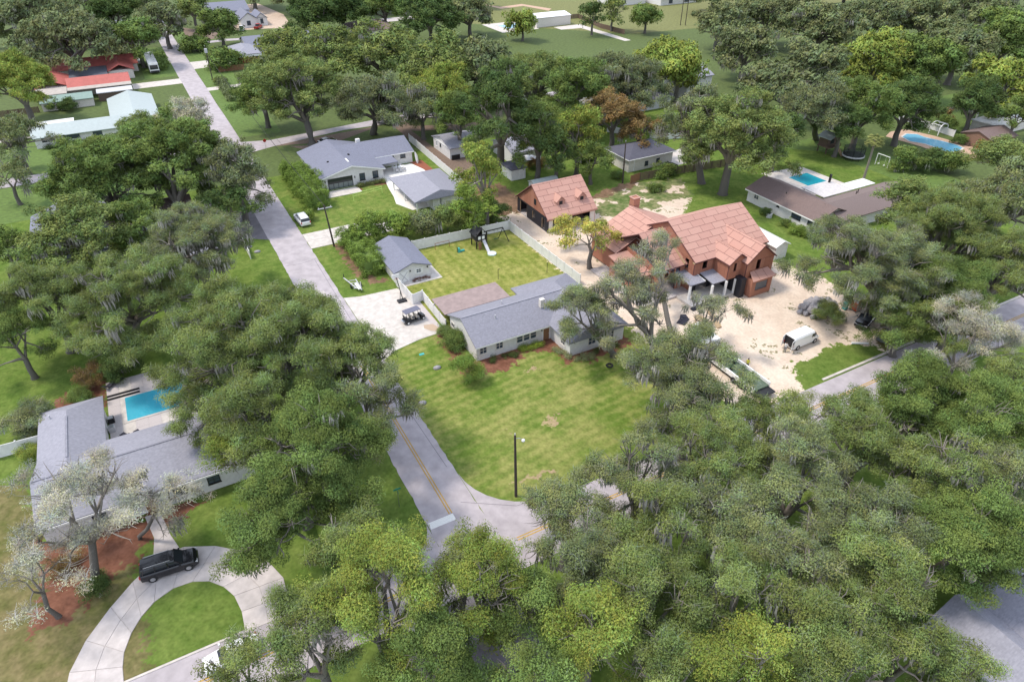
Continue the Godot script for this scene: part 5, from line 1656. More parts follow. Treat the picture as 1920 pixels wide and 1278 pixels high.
	um.tube([Vector3(74.2, 0, -128.6), Vector3(74.2, 2.4, -128.6)], [0.04, 0.04], 6)
	part("pole", um, M["trim_white"], t)
	um = MB.new()
	for i in 8:
		var a := TAU * i / 8; var c := TAU * (i + 1) / 8
		um.tri(Vector3(74.2 + 1.8*cos(c), 2.1, -128.6 + 1.8*sin(c)), Vector3(74.2 + 1.8*cos(a), 2.1, -128.6 + 1.8*sin(a)), Vector3(74.2, 2.7, -128.6))
	part("canopy", um, M["cloth_white"], t)
	# corner house at lower left
	t = thing("corner_house", "long grey-roofed house wrapped round a pool behind the curved driveway", "house", Vector3(-10, 0, -68))
	walls(t, [[-19.6, -13.6, -80.0, -60.9], [-13.6, 0.6, -71.0, -60.9]], 2.8, M["wall_white"])
	r = MB.new()
	roof_hip(r, -19.6, -13.6, -80.0, -66.0, 2.8, 4.45, 0.4, 3.4, 0.2, "z")
	part("roof", r, M["shingle_light"], t)
	r = MB.new()
	roof_gable(r, -19.6, 0.6, -71.0, -60.9, 2.8, 4.4, "x", 0.45, 0.3)
	part("roof", r, M["shingle_light"], t)
	bits(t, "ridge_cap", [[-19.8, 0.8, 4.53, 4.60, -66.08, -65.82]], M["shingle_grey"])
	bits(t, "ridge_cap", [[-16.72, -16.5, 4.44, 4.5, -75.8, -68.4]], M["shingle_grey"])
	fascia_x(t, -20.0, 1.0, -60.4, 2.62)
	for x in [-14.6, -12.0, -7.0, -3.6]: window(t, "+z", x, -60.9, 1.55, 1.3, 1.1, "black")
	door(t, "+z", -10.0, -60.9, 1.0, 2.05, M["wood_new"])
	vents(t, [Vector3(-12.9, 4.0, -68), Vector3(-18.5, 3.7, -77.5)], M["wall_grey"])
	pool("swimming_pool", "blue pool under the big oak behind the corner house", [-11.4,-82.6, -4.6,-82.6, -4.6,-77.6, -11.4,-77.6], "pool_light")
	slabs("patio", -13.4, -2.0, -87.2, -71.5, 8, 11, 0.05, ["paver", "concrete_pale", "paver"], 0.015)
	# house at the lower right corner
	t = thing("hip_roof_house", "grey shingled house under the oaks with a leaf-filled roof valley", "house", Vector3(54, 0, -9))
	walls(t, [[47.5, 53.0, -12.5, 0.0], [53.0, 64, -9.8, 0.0]], 2.8, M["wall_cream"])
	r = MB.new()
	roof_gable(r, 47.5, 53.0, -12.5, 0.0, 2.8, 4.6, "z", 0.5, 0.5)
	part("roof", r, M["shingle_light"], t)
	r = MB.new()
	roof_gable(r, 53.4, 60.0, -12.0, 0.0, 2.8, 4.8, "z", 0.5, 0.5)
	part("roof", r, M["shingle_light"], t)
	bits(t, "leaf_litter", [[52.95, 53.35, 2.7, 2.78, -12.4, -1.0]], M["mulch"])
	# house under the trees at left
	t = thing("dark_grey_house", "dark grey house with twin gables under the spreading green oaks", "house", Vector3(-12, 0, -134))
	walls(t, [[-22.0, -9.5, -143.5, -128.6], [-9.5, 4.0, -141.0, -131.0]], 2.8, mat("wall_dark", Color(0.10, 0.11, 0.14), 0.8))
	r = MB.new()
	roof_gable(r, -22.0, -9.5, -143.5, -128.6, 2.8, 5.0, "z", 0.5, 0.5)
	part("roof", r, M["shingle_blue"], t)
	r = MB.new()
	roof_gable(r, -12.0, 4.0, -141.0, -131.0, 2.8, 4.6, "x", 0.5, 0.4)
	part("roof", r, M["shingle_brown"], t)
	window(t, "+z", -10.6, -128.55, 1.6, 2.2, 1.6, "white")
	bits(t, "porch_roof", [[-9.4, 3.6, 2.4, 2.55, -130.9, -128.2]], M["shingle_light"])
	bits(t, "gutter", [[-22.8, -8.8, 2.4, 2.55, -128.0, -127.9]], M["trim_white"])
	t = simple_house("grey_carport", "grey carport roof glimpsed between the left oaks and the asphalt drive", "carport", -2.0, 5.4, -121.5, -115.0, 2.4, 3.2, "gx", "wall_grey", "shingle_light", [], 0.4)
	# green metal-roofed long house
	t = simple_house("long_metal_roof_house", "long white house with pale grey-green metal roof and dark windows", "house", -23.4, -2.0, -202.0, -194.6, 2.7, 4.2, "gx", "wall_white", "roof_metal_grey", [["+z", -20.2, -194.6, 1.9, 3.4, 0.9, "black"], ["+z", -15.6, -194.6, 1.9, 3.4, 0.9, "black"], ["+z", -10.0, -194.6, 1.6, 2.0, 1.6, "black"]], 0.6)
	r = MB.new()
	roof_gable(r, -6.0, 4.4, -222.0, -198.0, 2.7, 4.2, "z", 0.5, 0.4)
	part("roof", r, M["roof_metal_grey"], t)
	bits(t, "wall", [[-5.6, 4.0, 0, 2.7, -221.5, -202.1]], M["wall_white"])
	bits(t, "porch_roof", [[-23.0, -14.6, 3.0, 3.15, -206.2, -202.7]], M["roof_metal_white"])
	t = simple_house("green_barn", "low barn with dark green metal roof behind the long house", "barn", -22.6, -10.0, -234.6, -228.0, 2.2, 3.0, "gx", "wall_cream", "roof_metal_green", [], 0.4)
	# red-roofed house
	t = thing("red_roof_house", "sprawling house with red tile roofs round a dark screened pool cage", "house", Vector3(-9, 0, -258))
	walls(t, [[-15.6, 0.4, -247.0, -241.0], [-24.0, -15.6, -257.0, -243.0], [-20.0, 4.2, -274.5, -265.0], [-4.6, 2.4, -265.0, -256.0]], 2.7, M["wall_cream"])
	for q in [[-15.6, 0.4, -248.6, -241.0, "x", 4.2], [-24.0, -15.6, -257.0, -243.0, "z", 4.4], [-20.0, 4.2, -275.0, -264.5, "x", 4.6], [-4.6, 2.4, -268.0, -256.0, "z", 4.3]]:
		r = MB.new()
		roof_gable(r, q[0], q[1], q[2], q[3], 2.7, q[5], q[4], 0.5, 0.4)
		part("roof", r, M["roof_red"], t)
	bits(t, "flat_roof", [[-16.0, 0.8, 2.55, 2.7, -240.4, -236.8]], M["roof_beige"])
	bits(t, "flat_roof", [[-24.0, -16.1, 2.55, 2.72, -242.5, -234.4]], M["roof_beige"])
	bits(t, "red_patch_roof", [[-4.0, 0.9, 4.25, 4.3, -245.0, -244.6]], M["shingle_brown"])
	var cg := MB.new()
	for i in 7: cg.bar(Vector3(-15 + i * 1.7, 2.8, -263.8), Vector3(-15 + i * 1.7, 2.8, -249), 0.1, 0.1)
	for i in 5: cg.bar(Vector3(-15.3, 2.82, -263 + i * 3.4), Vector3(-4.7, 2.82, -263 + i * 3.4), 0.1, 0.1)
	part("cage_frame", cg, M["black_metal"], t)
	bits(t, "screen_panel", [[-15.4, -4.8, 2.86, 2.88, -264.2, -249.0]], mat("screen", Color(0.09, 0.10, 0.13), 0.7))
	t = simple_house("brown_porch", "brown timber porch beside the green barn", "porch", -8.6, 0.4, -236.0, -231.5, 2.2, 2.6, "flat", "wood_fence", "wall_grey", [], 0.2)
	# far houses
	t = simple_house("grey_hip_house", "grey-roofed house with a brick end beside the far street", "house", 40.5, 64.5, -284.5, -272.5, 2.8, 4.6, "gx", "wall_cream", "shingle_blue", [], 0.5)
	r = MB.new()
	roof_hip(r, 34.4, 42.4, -274.0, -259.0, 2.8, 4.4, 0.4)
	part("roof", r, M["shingle_light"], t)
	bits(t, "wall", [[34.8, 42.0, 0, 2.8, -273.6, -259.4]], M["brick_red"])
	bits(t, "fascia", [[34.0, 42.8, 2.0, 2.8, -258.9, -258.6]], M["trim_white"])
	t = simple_house("new_white_house", "new white house with dark blue roof on a bare sand lot", "house", 38.0, 54.0, -352.0, -336.0, 4.6, 7.0, "gx", "wall_white", "shingle_blue", [], 0.5)
	r = MB.new()
	roof_gable(r, 47.6, 54.0, -336.0, -321.4, 3.4, 5.6, "z", 0.5, 0.4)
	roof_gable(r, 54.0, 58.6, -334.0, -323.5, 3.0, 4.8, "z", 0.4, 0.4)
	part("roof", r, M["shingle_blue"], t)
	walls(t, [[47.6, 54.0, -336.0, -321.4], [54.0, 58.6, -334.0, -323.5]], 3.2, M["wall_white"], [[47.6, 54.0, -336.0, -321.4, 3.2, 5.5, "z"], [54.0, 58.6, -334.0, -323.5, 3.0, 4.7, "z"]])
	window(t, "+z", 50.6, -321.4, 1.8, 1.5, 1.6, "black")
	window(t, "+z", 56.3, -323.5, 1.8, 1.2, 1.8, "black")
	t = simple_house("brown_hip_house", "low house with brown hip roof and white vents behind the oaks", "house", 84.0, 100.0, -297.0, -279.0, 2.6, 5.2, "hip", "wall_cream", "shingle_brown", [], 0.6)
	vents(t, [Vector3(90, 4.6, -286), Vector3(93, 4.6, -286), Vector3(96, 4.4, -286)], M["trim_white"])
	t = simple_house("tan_pool_house", "tan walled pool enclosure with white roof at the field edge", "house", 155.0, 171.5, -274.0, -264.0, 3.6, 4.4, "gx", "wall_cream", "roof_metal_white", [], 0.2)
	pool("swimming_pool", "pale blue pool with white surround far behind the oaks", [143,-276, 152,-276, 152,-268, 143,-268], "pool_pale")
	sheet("pool_deck", [138,-281, 155,-281, 155,-262, 138,-262], 0.02, M["concrete_pale"])
	t = simple_house("far_grey_house", "grey-roofed white house at the far edge of the field", "house", 214.0, 232.0, -306.0, -291.0, 3.0, 5.4, "gx", "wall_white", "shingle_blue", [["+z", 219, -291, 1.6, 2.2, 1.4, "black"], ["-x", -296, 214, 1.6, 2.2, 1.4, "black"]], 0.5)
	t = simple_house("far_porch_house", "white-porched house with blue-grey roof beyond the field", "house", 234.0, 256.0, -300.0, -282.0, 3.0, 5.4, "gx", "wall_white", "shingle_blue", [["+z", 240, -282, 1.6, 2.2, 1.8, "black"], ["+z", 250, -282, 1.6, 3.0, 1.8, "black"]], 0.5)
	t = simple_house("far_metal_barn", "pale metal barn on the far field beyond the brown fence", "barn", 183.0, 196.0, -344.0, -334.0, 3.0, 4.2, "gx", "wall_grey", "roof_metal_white", [], 0.4)
	t = simple_house("far_slate_house", "slate-roofed house glimpsed behind the oaks near the red-roofed house", "house", -6.0, 10.0, -338.0, -326.0, 3.0, 5.0, "gx", "wall_cream", "shingle_blue", [], 0.5)
	# houses glimpsed right of centre
	t = simple_house("two_storey_house", "white two-storey house with dark window peeking out of the oaks", "house", 140.0, 149.0, -163.0, -153.0, 6.0, 8.0, "gx", "wall_white", "shingle_light", [["-x", -156.0, 140.0, 4.6, 1.4, 1.2, "black"], ["-x", -160.0, 140.0, 4.6, 1.4, 1.2, "black"], ["+z", 143, -153, 4.4, 1.3, 1.3, "black"]], 0.5)
	t = simple_house("dark_roof_house", "dark-roofed house behind the clipped hedge and wall", "house", 110.0, 132.0, -164.0, -150.0, 3.0, 5.2, "gx", "wall_grey", "shingle_dark", [["+z", 116, -150, 1.6, 1.4, 1.2, "black"]], 0.5)
	# brick pool house
	t = simple_house("brick_pool_house", "brick pool house with brown-grey roof and red door", "house", 174.6, 184.0, -92.4, -85.0, 2.5, 3.7, "gx", "brick", "shingle_brown", [], 0.4)
	bits(t, "door", [[174.5, 174.6, 0.05, 2.1, -88.0, -87.0]], M["tail_red"])
	bits(t, "bench", [[173.8, 174.3, 0.0, 0.8, -91.4, -89.6]], M["wood_fence"])
	pool("swimming_pool", "freeform blue pool on a peach terrace by the brick pool house", [164.8,-98.6, 166.0,-101.6, 169.0,-102.6, 171.0,-101.0, 170.6,-98.6, 171.6,-95.0, 172.2,-91.6, 171.6,-89.6, 168.6,-88.6, 165.6,-89.4, 166.2,-92.6, 166.4,-95.6], "pool_pale")
	sheet("pool_deck", [162.8,-104.0, 167.0,-105.8, 172,-105.4, 173.8,-98.8, 174.4,-92.1, 174.4,-83.5, 163.4,-84.5, 163.4,-90.7, 163.8,-95.1], 0.03, M["paver_tan"])
	t = simple_house("white_lattice_shed", "flat white roofed shelter behind the brick pool house", "shelter", 186.5, 200.0, -97.5, -91.0, 2.4, 2.6, "flat", "wall_cream", "roof_metal_white", [], 0.3)

func pool(called: String, label: String, pts: Array, m: String) -> void:
	var p := PackedVector2Array()
	for i in range(0, pts.size(), 2): p.append(Vector2(pts[i], pts[i+1]))
	var c := Vector2.ZERO
	for q in p: c += q / p.size()
	var t := thing(called, label, "pool", Vector3(c.x, 0, c.y))
	var b := MB.new()
	var big := PackedVector2Array()
	for q in p: big.append(q + (q - c).normalized() * 0.5)
	b.prism(big, 0.035, 0.10)
	part("coping", b, M["concrete_pale"], t)
	b = MB.new()
	b.prism(p, 0.106, 0.106)
	part("water", b, M[m], t)

# ------------------------------------------------------------------ vehicles
func loft(b: MB, st: Array, r: float) -> void:
	var rings := []
	for s in st:
		var x: float = s[0]; var w: float = s[1]; var y0: float = s[2]; var y1: float = s[3]
		var q := minf(r, (y1 - y0) * 0.45)
		rings.append([Vector3(x, y0, w * 0.94), Vector3(x, y0 + (y1 - y0) * 0.45, w), Vector3(x, y1 - q, w * 0.985), Vector3(x, y1, w - q), Vector3(x, y1, -w + q), Vector3(x, y1 - q, -w * 0.985), Vector3(x, y0 + (y1 - y0) * 0.45, -w), Vector3(x, y0, -w * 0.94)])
	for i in rings.size() - 1:
		for k in 8:
			var k2 := (k + 1) % 8
			b.quad(rings[i][k], rings[i+1][k], rings[i+1][k2], rings[i][k2])
	for k in range(1, 7):
		b.tri(rings[0][0], rings[0][k], rings[0][k+1])
		b.tri(rings[-1][0], rings[-1][k+1], rings[-1][k])

func lpart(t: Node, called: String, b: MB, m: Material, tr := Transform3D.IDENTITY) -> MeshInstance3D:
	return inst(called, b.mesh(m), tr, t)

func wheels(t: Node, xs: Array, w: float, r: float, rim: Material) -> void:
	for x in xs:
		for s in [-1, 1]:
			var b := MB.new()
			b.tube([Vector3(x, r, s * (w - 0.24)), Vector3(x, r, s * w)], [r, r], 14)
			var o := lpart(t, "wheel", b, M["rubber"])
			var c := MB.new()
			c.tube([Vector3(x, r, s * (w - 0.02)), Vector3(x, r, s * (w + 0.012))], [r * 0.62, r * 0.58], 10)
			lpart(o, "rim", c, rim)

func car(label: String, at: Vector3, yaw: float, paint: String, style := "suv", group := "", called := "") -> Node3D:
	var t := thing(called if called else {"suv": "parked_suv", "van": "cargo_van", "sedan": "parked_car", "pickup": "pickup_truck"}[style], label, {"suv": "car", "van": "van", "sedan": "car", "pickup": "truck"}[style], at, group)
	t.rotation.y = yaw
	var P: Material = M[paint]
	var b := MB.new()
	var g := MB.new()
	var rf := MB.new()
	var L := 2.55
	match style:
		"suv":
			loft(b, [[-2.58,0.80,0.5,0.98],[-2.5,0.93,0.34,1.12],[-1.6,0.985,0.28,1.14],[0.9,0.985,0.28,1.12],[1.3,0.975,0.28,1.10],[2.2,0.94,0.30,1.0],[2.52,0.86,0.36,0.88],[2.6,0.70,0.42,0.72]], 0.10)
			loft(g, [[-2.46,0.86,1.06,1.14],[-2.22,0.79,1.06,1.70],[-1.0,0.78,1.06,1.79],[0.2,0.77,1.06,1.77],[0.62,0.76,1.06,1.70],[1.32,0.84,1.06,1.11]], 0.06)
			loft(rf, [[-2.30,0.73,1.66,1.76],[-1.0,0.745,1.74,1.86],[0.2,0.735,1.73,1.84],[0.66,0.71,1.66,1.75]], 0.05)
		"van":
			loft(b, [[-2.7,0.96,0.42,2.05],[-2.66,0.98,0.35,2.12],[1.25,0.98,0.35,2.14],[1.5,0.97,0.35,1.6],[2.2,0.93,0.35,1.12],[2.6,0.85,0.38,0.9],[2.68,0.75,0.42,0.75]], 0.16)
			loft(g, [[1.2,0.90,1.3,2.06],[1.42,0.89,1.25,2.0],[2.16,0.88,1.10,1.15]], 0.06)
			loft(rf, [[-2.6,0.85,2.10,2.16],[1.3,0.84,2.10,2.16]], 0.03)
		"sedan":
			loft(b, [[-2.3,0.75,0.5,0.85],[-2.2,0.88,0.32,0.95],[-1.2,0.92,0.25,0.98],[0.9,0.92,0.25,0.96],[1.8,0.88,0.28,0.86],[2.25,0.78,0.34,0.7]], 0.10)
			loft(g, [[-1.7,0.76,0.92,0.98],[-1.1,0.68,0.92,1.38],[0.1,0.67,0.92,1.42],[1.0,0.76,0.9,0.97]], 0.06)
			loft(rf, [[-1.15,0.64,1.34,1.42],[0.1,0.635,1.38,1.48],[0.28,0.62,1.34,1.40]], 0.04)
		"pickup":
			loft(b, [[-2.8,0.9,0.45,1.05],[-2.7,0.96,0.4,1.12],[-0.2,0.98,0.38,1.14],[1.4,0.98,0.38,1.14],[2.5,0.93,0.4,1.06],[2.78,0.85,0.5,0.85]], 0.10)
			loft(g, [[-0.7,0.84,1.1,1.18],[-0.55,0.78,1.1,1.76],[0.6,0.77,1.1,1.78],[1.35,0.85,1.1,1.15]], 0.06)
			loft(rf, [[-0.6,0.74,1.72,1.80],[0.62,0.73,1.74,1.84]], 0.04)
	lpart(t, "body", b, P)
	lpart(t, "glasshouse", g, M["glass_dark"])
	lpart(t, "roof", rf, P)
	var rx := [-1.55, 1.62]
	if style == "sedan": rx = [-1.35, 1.4]
	if style == "van": rx = [-1.75, 1.75]
	if style == "pickup": rx = [-1.8, 1.85]
	wheels(t, rx, 0.99 if style != "sedan" else 0.92, 0.40 if style != "sedan" else 0.33, M["chrome"])
	var e := MB.new()
	if style == "suv":
		for s in [-1, 1]:
			for q in [[-2.26, 0.83, 1.08, -2.1, 0.77, 1.72], [-1.15, 0.83, 1.1, -1.1, 0.77, 1.78], [0.02, 0.83, 1.1, -0.02, 0.77, 1.77], [1.22, 0.86, 1.1, 0.62, 0.76, 1.72]]:
				e.bar(Vector3(q[0], q[2], s * q[1]), Vector3(q[3], q[5], s * q[4]), 0.07, 0.10)
		lpart(t, "pillars", e, P)
		e = MB.new()
		for s in [-1, 1]: e.bar(Vector3(-2.0, 1.90, s * 0.66), Vector3(0.3, 1.88, s * 0.66), 0.05, 0.05)
		lpart(t, "roof_rails", e, M["chrome"])
	for s in [-1, 1]:
		e = MB.new()
		var fx: float = {"suv": 2.42, "van": 2.5, "sedan": 2.1, "pickup": 2.62}[style]
		e.tbox(Transform3D(Basis(), Vector3(fx, 0.82 if style != "sedan" else 0.66, s * 0.70)), Vector3(0.22, 0.14, 0.34))
		lpart(t, "headlight", e, M["head_glass"])
		e = MB.new()
		var bx: float = {"suv": -2.53, "van": -2.68, "sedan": -2.24, "pickup": -2.76}[style]
		e.tbox(Transform3D(Basis(), Vector3(bx, 0.95 if style != "sedan" else 0.8, s * 0.82)), Vector3(0.12, 0.30, 0.2))
		lpart(t, "tail_light", e, M["tail_red"])
		e = MB.new()
		var mx: float = {"suv": 1.0, "van": 1.5, "sedan": 0.7, "pickup": 1.1}[style]
		e.tbox(Transform3D(Basis(), Vector3(mx, 1.2 if style != "van" else 1.4, s * 1.07)), Vector3(0.14, 0.16, 0.2))
		lpart(t, "mirror", e, P)
	e = MB.new()
	e.tbox(Transform3D(Basis(), Vector3({"suv": 2.5, "van": 2.62, "sedan": 2.2, "pickup": 2.72}[style], 0.55, 0)), Vector3(0.12, 0.2, 1.2))
	lpart(t, "grille", e, M["black_metal"])
	if style == "suv":
		e = MB.new()
		e.tbox(Transform3D(Basis(), Vector3(-2.56, 0.85, 0)), Vector3(0.06, 0.14, 0.5))
		lpart(t, "number_plate", e, M["trim_white"])
	if style == "van":
		e = MB.new()
		e.tbox(Transform3D(Basis(), Vector3(-2.69, 1.25, 0)), Vector3(0.04, 1.5, 1.62))
		lpart(t, "load_opening", e, M["black"])  # black slab on the closed body, its colour stands for the unlit load space
		for s in [-1, 1]:
			e = MB.new()
			var yaw2 := 1.9 if s > 0 else 1.2
			var bs := Basis(Vector3.UP, s * yaw2)
			e.tbox(Transform3D(bs, Vector3(-2.72, 1.25, s * 0.86) + bs * Vector3(0, 0, -s * 0.42)), Vector3(0.06, 1.55, 0.82))
			var d := lpart(t, "rear_door", e, P)
			e = MB.new()
			e.tbox(Transform3D(bs, Vector3(-2.72, 1.65, s * 0.86) + bs * Vector3(-0.04, 0, -s * 0.42)), Vector3(0.03, 0.5, 0.6))
			lpart(d, "window", e, M["glass_dark"])
			e = MB.new()
			e.tbox(Transform3D(Basis(), Vector3(1.15, 1.6, s * 0.965)), Vector3(0.8, 0.55, 0.05))
			lpart(t, "side_window", e, M["glass_dark"])
	if style == "pickup":
		e = MB.new()
		e.tbox(Transform3D(Basis(), Vector3(-1.75, 1.15, 0)), Vector3(1.75, 0.05, 1.5))
		lpart(t, "bed", e, M["black"])
	return t

func golf_cart() -> void:
	var t := thing("golf_cart", "black six-seat golf cart with flat canopy on the concrete driveway", "golf cart", Vector3(27.8, 0.066, -81.9))
	t.rotation.y = deg_to_rad(8)
	var b := MB.new()
	loft(b, [[-1.75,0.5,0.35,0.62],[-1.6,0.6,0.28,0.72],[-0.6,0.62,0.26,0.42],[0.8,0.62,0.26,0.40],[1.1,0.6,0.28,0.80],[1.6,0.5,0.32,0.68],[1.75,0.4,0.36,0.55]], 0.06)
	lpart(t, "body", b, M["car_black"])
	wheels(t, [-1.25, 1.3], 0.68, 0.27, M["trim_white"])
	b = MB.new()
	loft(b, [[-1.55,0.60,1.88,1.93],[-1.4,0.64,1.9,1.98],[0.8,0.64,1.92,2.0],[1.0,0.58,1.9,1.95]], 0.03)
	lpart(t, "canopy", b, M["cart_roof"])
	for x in [-1.4, -0.3, 0.85]:
		for s in [-1, 1]:
			b = MB.new()
			b.bar(Vector3(x + (0.25 if x > 0.5 else 0.0), 0.5, s * 0.58), Vector3(x, 1.92, s * 0.58), 0.05, 0.05)
			lpart(t, "post", b, M["black_metal"])
	for x in [-1.2, -0.35, 0.45]:
		b = MB.new()
		b.tbox(Transform3D(Basis(), Vector3(x, 0.70, 0)), Vector3(0.5, 0.14, 1.08))
		var s := lpart(t, "seat", b, mat("seat_tan", Color(0.30, 0.27, 0.24), 0.7) if x > -1.0 else M["black"])
		b = MB.new()
		b.tbox(Transform3D(Basis(Vector3.BACK, 0.15), Vector3(x - 0.27, 1.02, 0)), Vector3(0.1, 0.5, 1.06))
		lpart(s, "backrest", b, M["seat_cream"] if x > -1.0 else M["black"])
	b = MB.new()
	b.bar(Vector3(1.1, 0.82, 0.3), Vector3(0.85, 1.05, 0.3), 0.04, 0.04)
	b.tube([Vector3(0.84, 1.02, 0.12), Vector3(0.84, 1.06, 0.3), Vector3(0.84, 1.02, 0.48)], [0.025, 0.025, 0.025], 5)
	lpart(t, "steering_wheel", b, M["black_metal"])
	for s in [-1, 1]:
		b = MB.new()
		b.tbox(Transform3D(Basis(), Vector3(1.66, 0.58, s * 0.34)), Vector3(0.1, 0.12, 0.18))
		lpart(t, "headlight", b, M["head_glass"])
	b = MB.new()
	b.tbox(Transform3D(Basis(), Vector3(-1.78, 0.55, 0)), Vector3(0.3, 0.12, 0.9))
	lpart(t, "rear_step", b, M["chrome"])

# ------------------------------------------------------------------ people: one continuous surface from tapered bones
func person(label: String, at: Vector3, yaw: float, bones: Array, colors: Callable) -> void:
	var t := thing("person", label, "person", at)
	t.rotation.y = yaw
	var cell := 0.03
	var lo := Vector3(1e9, 1e9, 1e9)
	var hi := -lo
	for q in bones:
		for k in 2:
			var rr: float = q[2 + k]
			lo = lo.min(q[k] - Vector3.ONE * (rr + 0.08)); hi = hi.max(q[k] + Vector3.ONE * (rr + 0.08))
	var n := Vector3i(((hi - lo) / cell).ceil()) + Vector3i.ONE
	var val := PackedFloat32Array()
	val.resize(n.x * n.y * n.z)
	val.fill(1.0)
	for q in bones:
		var a: Vector3 = q[0]; var c: Vector3 = q[1]; var ra: float = q[2]; var rc: float = q[3]
		var m := maxf(ra, rc) + 0.1
		var l := Vector3i(((a.min(c) - Vector3.ONE * m - lo) / cell).floor()).clamp(Vector3i.ZERO, n - Vector3i.ONE)
		var h := Vector3i(((a.max(c) + Vector3.ONE * m - lo) / cell).ceil()).clamp(Vector3i.ZERO, n - Vector3i.ONE)
		var ac := c - a
		var il := 1.0 / maxf(ac.length_squared(), 1e-6)
		for i in range(l.x, h.x + 1):
			for j in range(l.y, h.y + 1):
				for k in range(l.z, h.z + 1):
					var p := lo + Vector3(i, j, k) * cell
					var s := clampf((p - a).dot(ac) * il, 0, 1)
					var d := (p - a - ac * s).length() - lerpf(ra, rc, s)
					var id := (i * n.y + j) * n.z + k
					var v := val[id]
					var kk := 0.035
					var hh := clampf(0.5 + 0.5 * (v - d) / kk, 0, 1)
					val[id] = lerpf(v, d, hh) - kk * hh * (1.0 - hh)
	var at_id := func(i, j, k): return val[(i * n.y + j) * n.z + k]
	var vid := {}
	var pts := PackedVector3Array()
	for i in n.x - 1:
		for j in n.y - 1:
			for k in n.z - 1:
				var base := (i * n.y + j) * n.z + k
				var c8 := [val[base], val[base + n.y * n.z], val[base + n.z], val[base + n.y * n.z + n.z], val[base + 1], val[base + n.y * n.z + 1], val[base + n.z + 1], val[base + n.y * n.z + n.z + 1]]
				var neg := 0
				for q in c8: neg += 1 if q < 0 else 0
				if neg == 0 or neg == 8: continue
				var s := Vector3.ZERO
				var cnt := 0
				for e in [[0,1],[2,3],[4,5],[6,7],[0,2],[1,3],[4,6],[5,7],[0,4],[1,5],[2,6],[3,7]]:
					var va: float = c8[e[0]]; var vb: float = c8[e[1]]
					if (va < 0) == (vb < 0): continue
					var f := va / (va - vb)
					var pa := Vector3(e[0] & 1, (e[0] >> 1) & 1, e[0] >> 2)
					var pb := Vector3(e[1] & 1, (e[1] >> 1) & 1, e[1] >> 2)
					s += pa.lerp(pb, f); cnt += 1
				vid[base] = pts.size()
				pts.append(lo + (Vector3(i, j, k) + s / cnt) * cell)
	var b := MB.new()
	b.use_col = true
	var st := [n.y * n.z, n.z, 1]
	for base in vid:
		var i: int = base / (n.y * n.z)
		var j: int = (base / n.z) % n.y
		var k: int = base % n.z
		for ax in 3:
			var u := (ax + 1) % 3
			var w := (ax + 2) % 3
			var ijk := [i, j, k]
			if ijk[u] == 0 or ijk[w] == 0: continue
			var va := val[base]
			var vb := val[base + st[ax]]
			if (va < 0) == (vb < 0): continue
			var q := [base, base - st[u], base - st[u] - st[w], base - st[w]]
			var ok := true
			for x in q: ok = ok and vid.has(x)
			if not ok: continue
			var A := pts[vid[q[0]]]; var B := pts[vid[q[1]]]; var C := pts[vid[q[2]]]; var D := pts[vid[q[3]]]
			b.col = colors.call((A + C) * 0.5)
			if va < 0: b.quad(A, B, C, D)
			else: b.quad(D, C, B, A)
	var pm := mat("person_cloth", Color(1, 1, 1), 0.85)
	pm.vertex_color_use_as_albedo = true
	lpart(t, "body", b, pm)

func standing_bones(arm: int) -> Array:
	var v := func(x, y, z): return Vector3(x, y, z)
	var q := [
		[v.call(0,1.02,0), v.call(0,1.40,0.0), 0.13, 0.155], [v.call(-0.13,1.40,0), v.call(0.13,1.40,0), 0.085, 0.085], [v.call(0,1.42,0), v.call(0.01,1.56,0), 0.055, 0.05],
		[v.call(0.01,1.62,0), v.call(0.02,1.70,0), 0.085, 0.092], [v.call(0.09,1.63,0), v.call(0.105,1.625,0), 0.018, 0.012],
		[v.call(0.0,0.95,-0.09), v.call(0.05,0.50,-0.10), 0.095, 0.065], [v.call(0.05,0.50,-0.10), v.call(0.0,0.10,-0.10), 0.062, 0.042], [v.call(0.0,0.06,-0.10), v.call(0.17,0.04,-0.11), 0.045, 0.035],
		[v.call(0.0,0.95,0.09), v.call(0.02,0.50,0.11), 0.095, 0.065], [v.call(0.02,0.50,0.11), v.call(-0.06,0.10,0.12), 0.062, 0.042], [v.call(-0.06,0.06,0.12), v.call(0.11,0.04,0.13), 0.045, 0.035]]
	for s in [-1, 1]:
		var el: Vector3 = v.call(0.02, 1.13, s * 0.25)
		var wr: Vector3 = v.call(0.12, 0.92, s * 0.25)
		if arm == 1:
			el = v.call(0.10, 1.17, s * 0.22); wr = v.call(0.33, 1.16, s * 0.14)
		q.append([v.call(0,1.40,s*0.18), el, 0.055, 0.042])
		q.append([el, wr, 0.042, 0.028])
		var d := (wr - el).normalized()
		q.append([wr, wr + d * 0.09, 0.033, 0.030])
		for f in 4: q.append([wr + d * 0.08 + Vector3(0, 0, (f - 1.5) * 0.018), wr + d * (0.15 + 0.01 * (f % 2)) + Vector3(0.01, -0.01, (f - 1.5) * 0.02), 0.012, 0.009])
		q.append([wr + d * 0.03, wr + d * 0.08 + Vector3(0.03, 0.02, -s * 0.03), 0.013, 0.010])
	return q

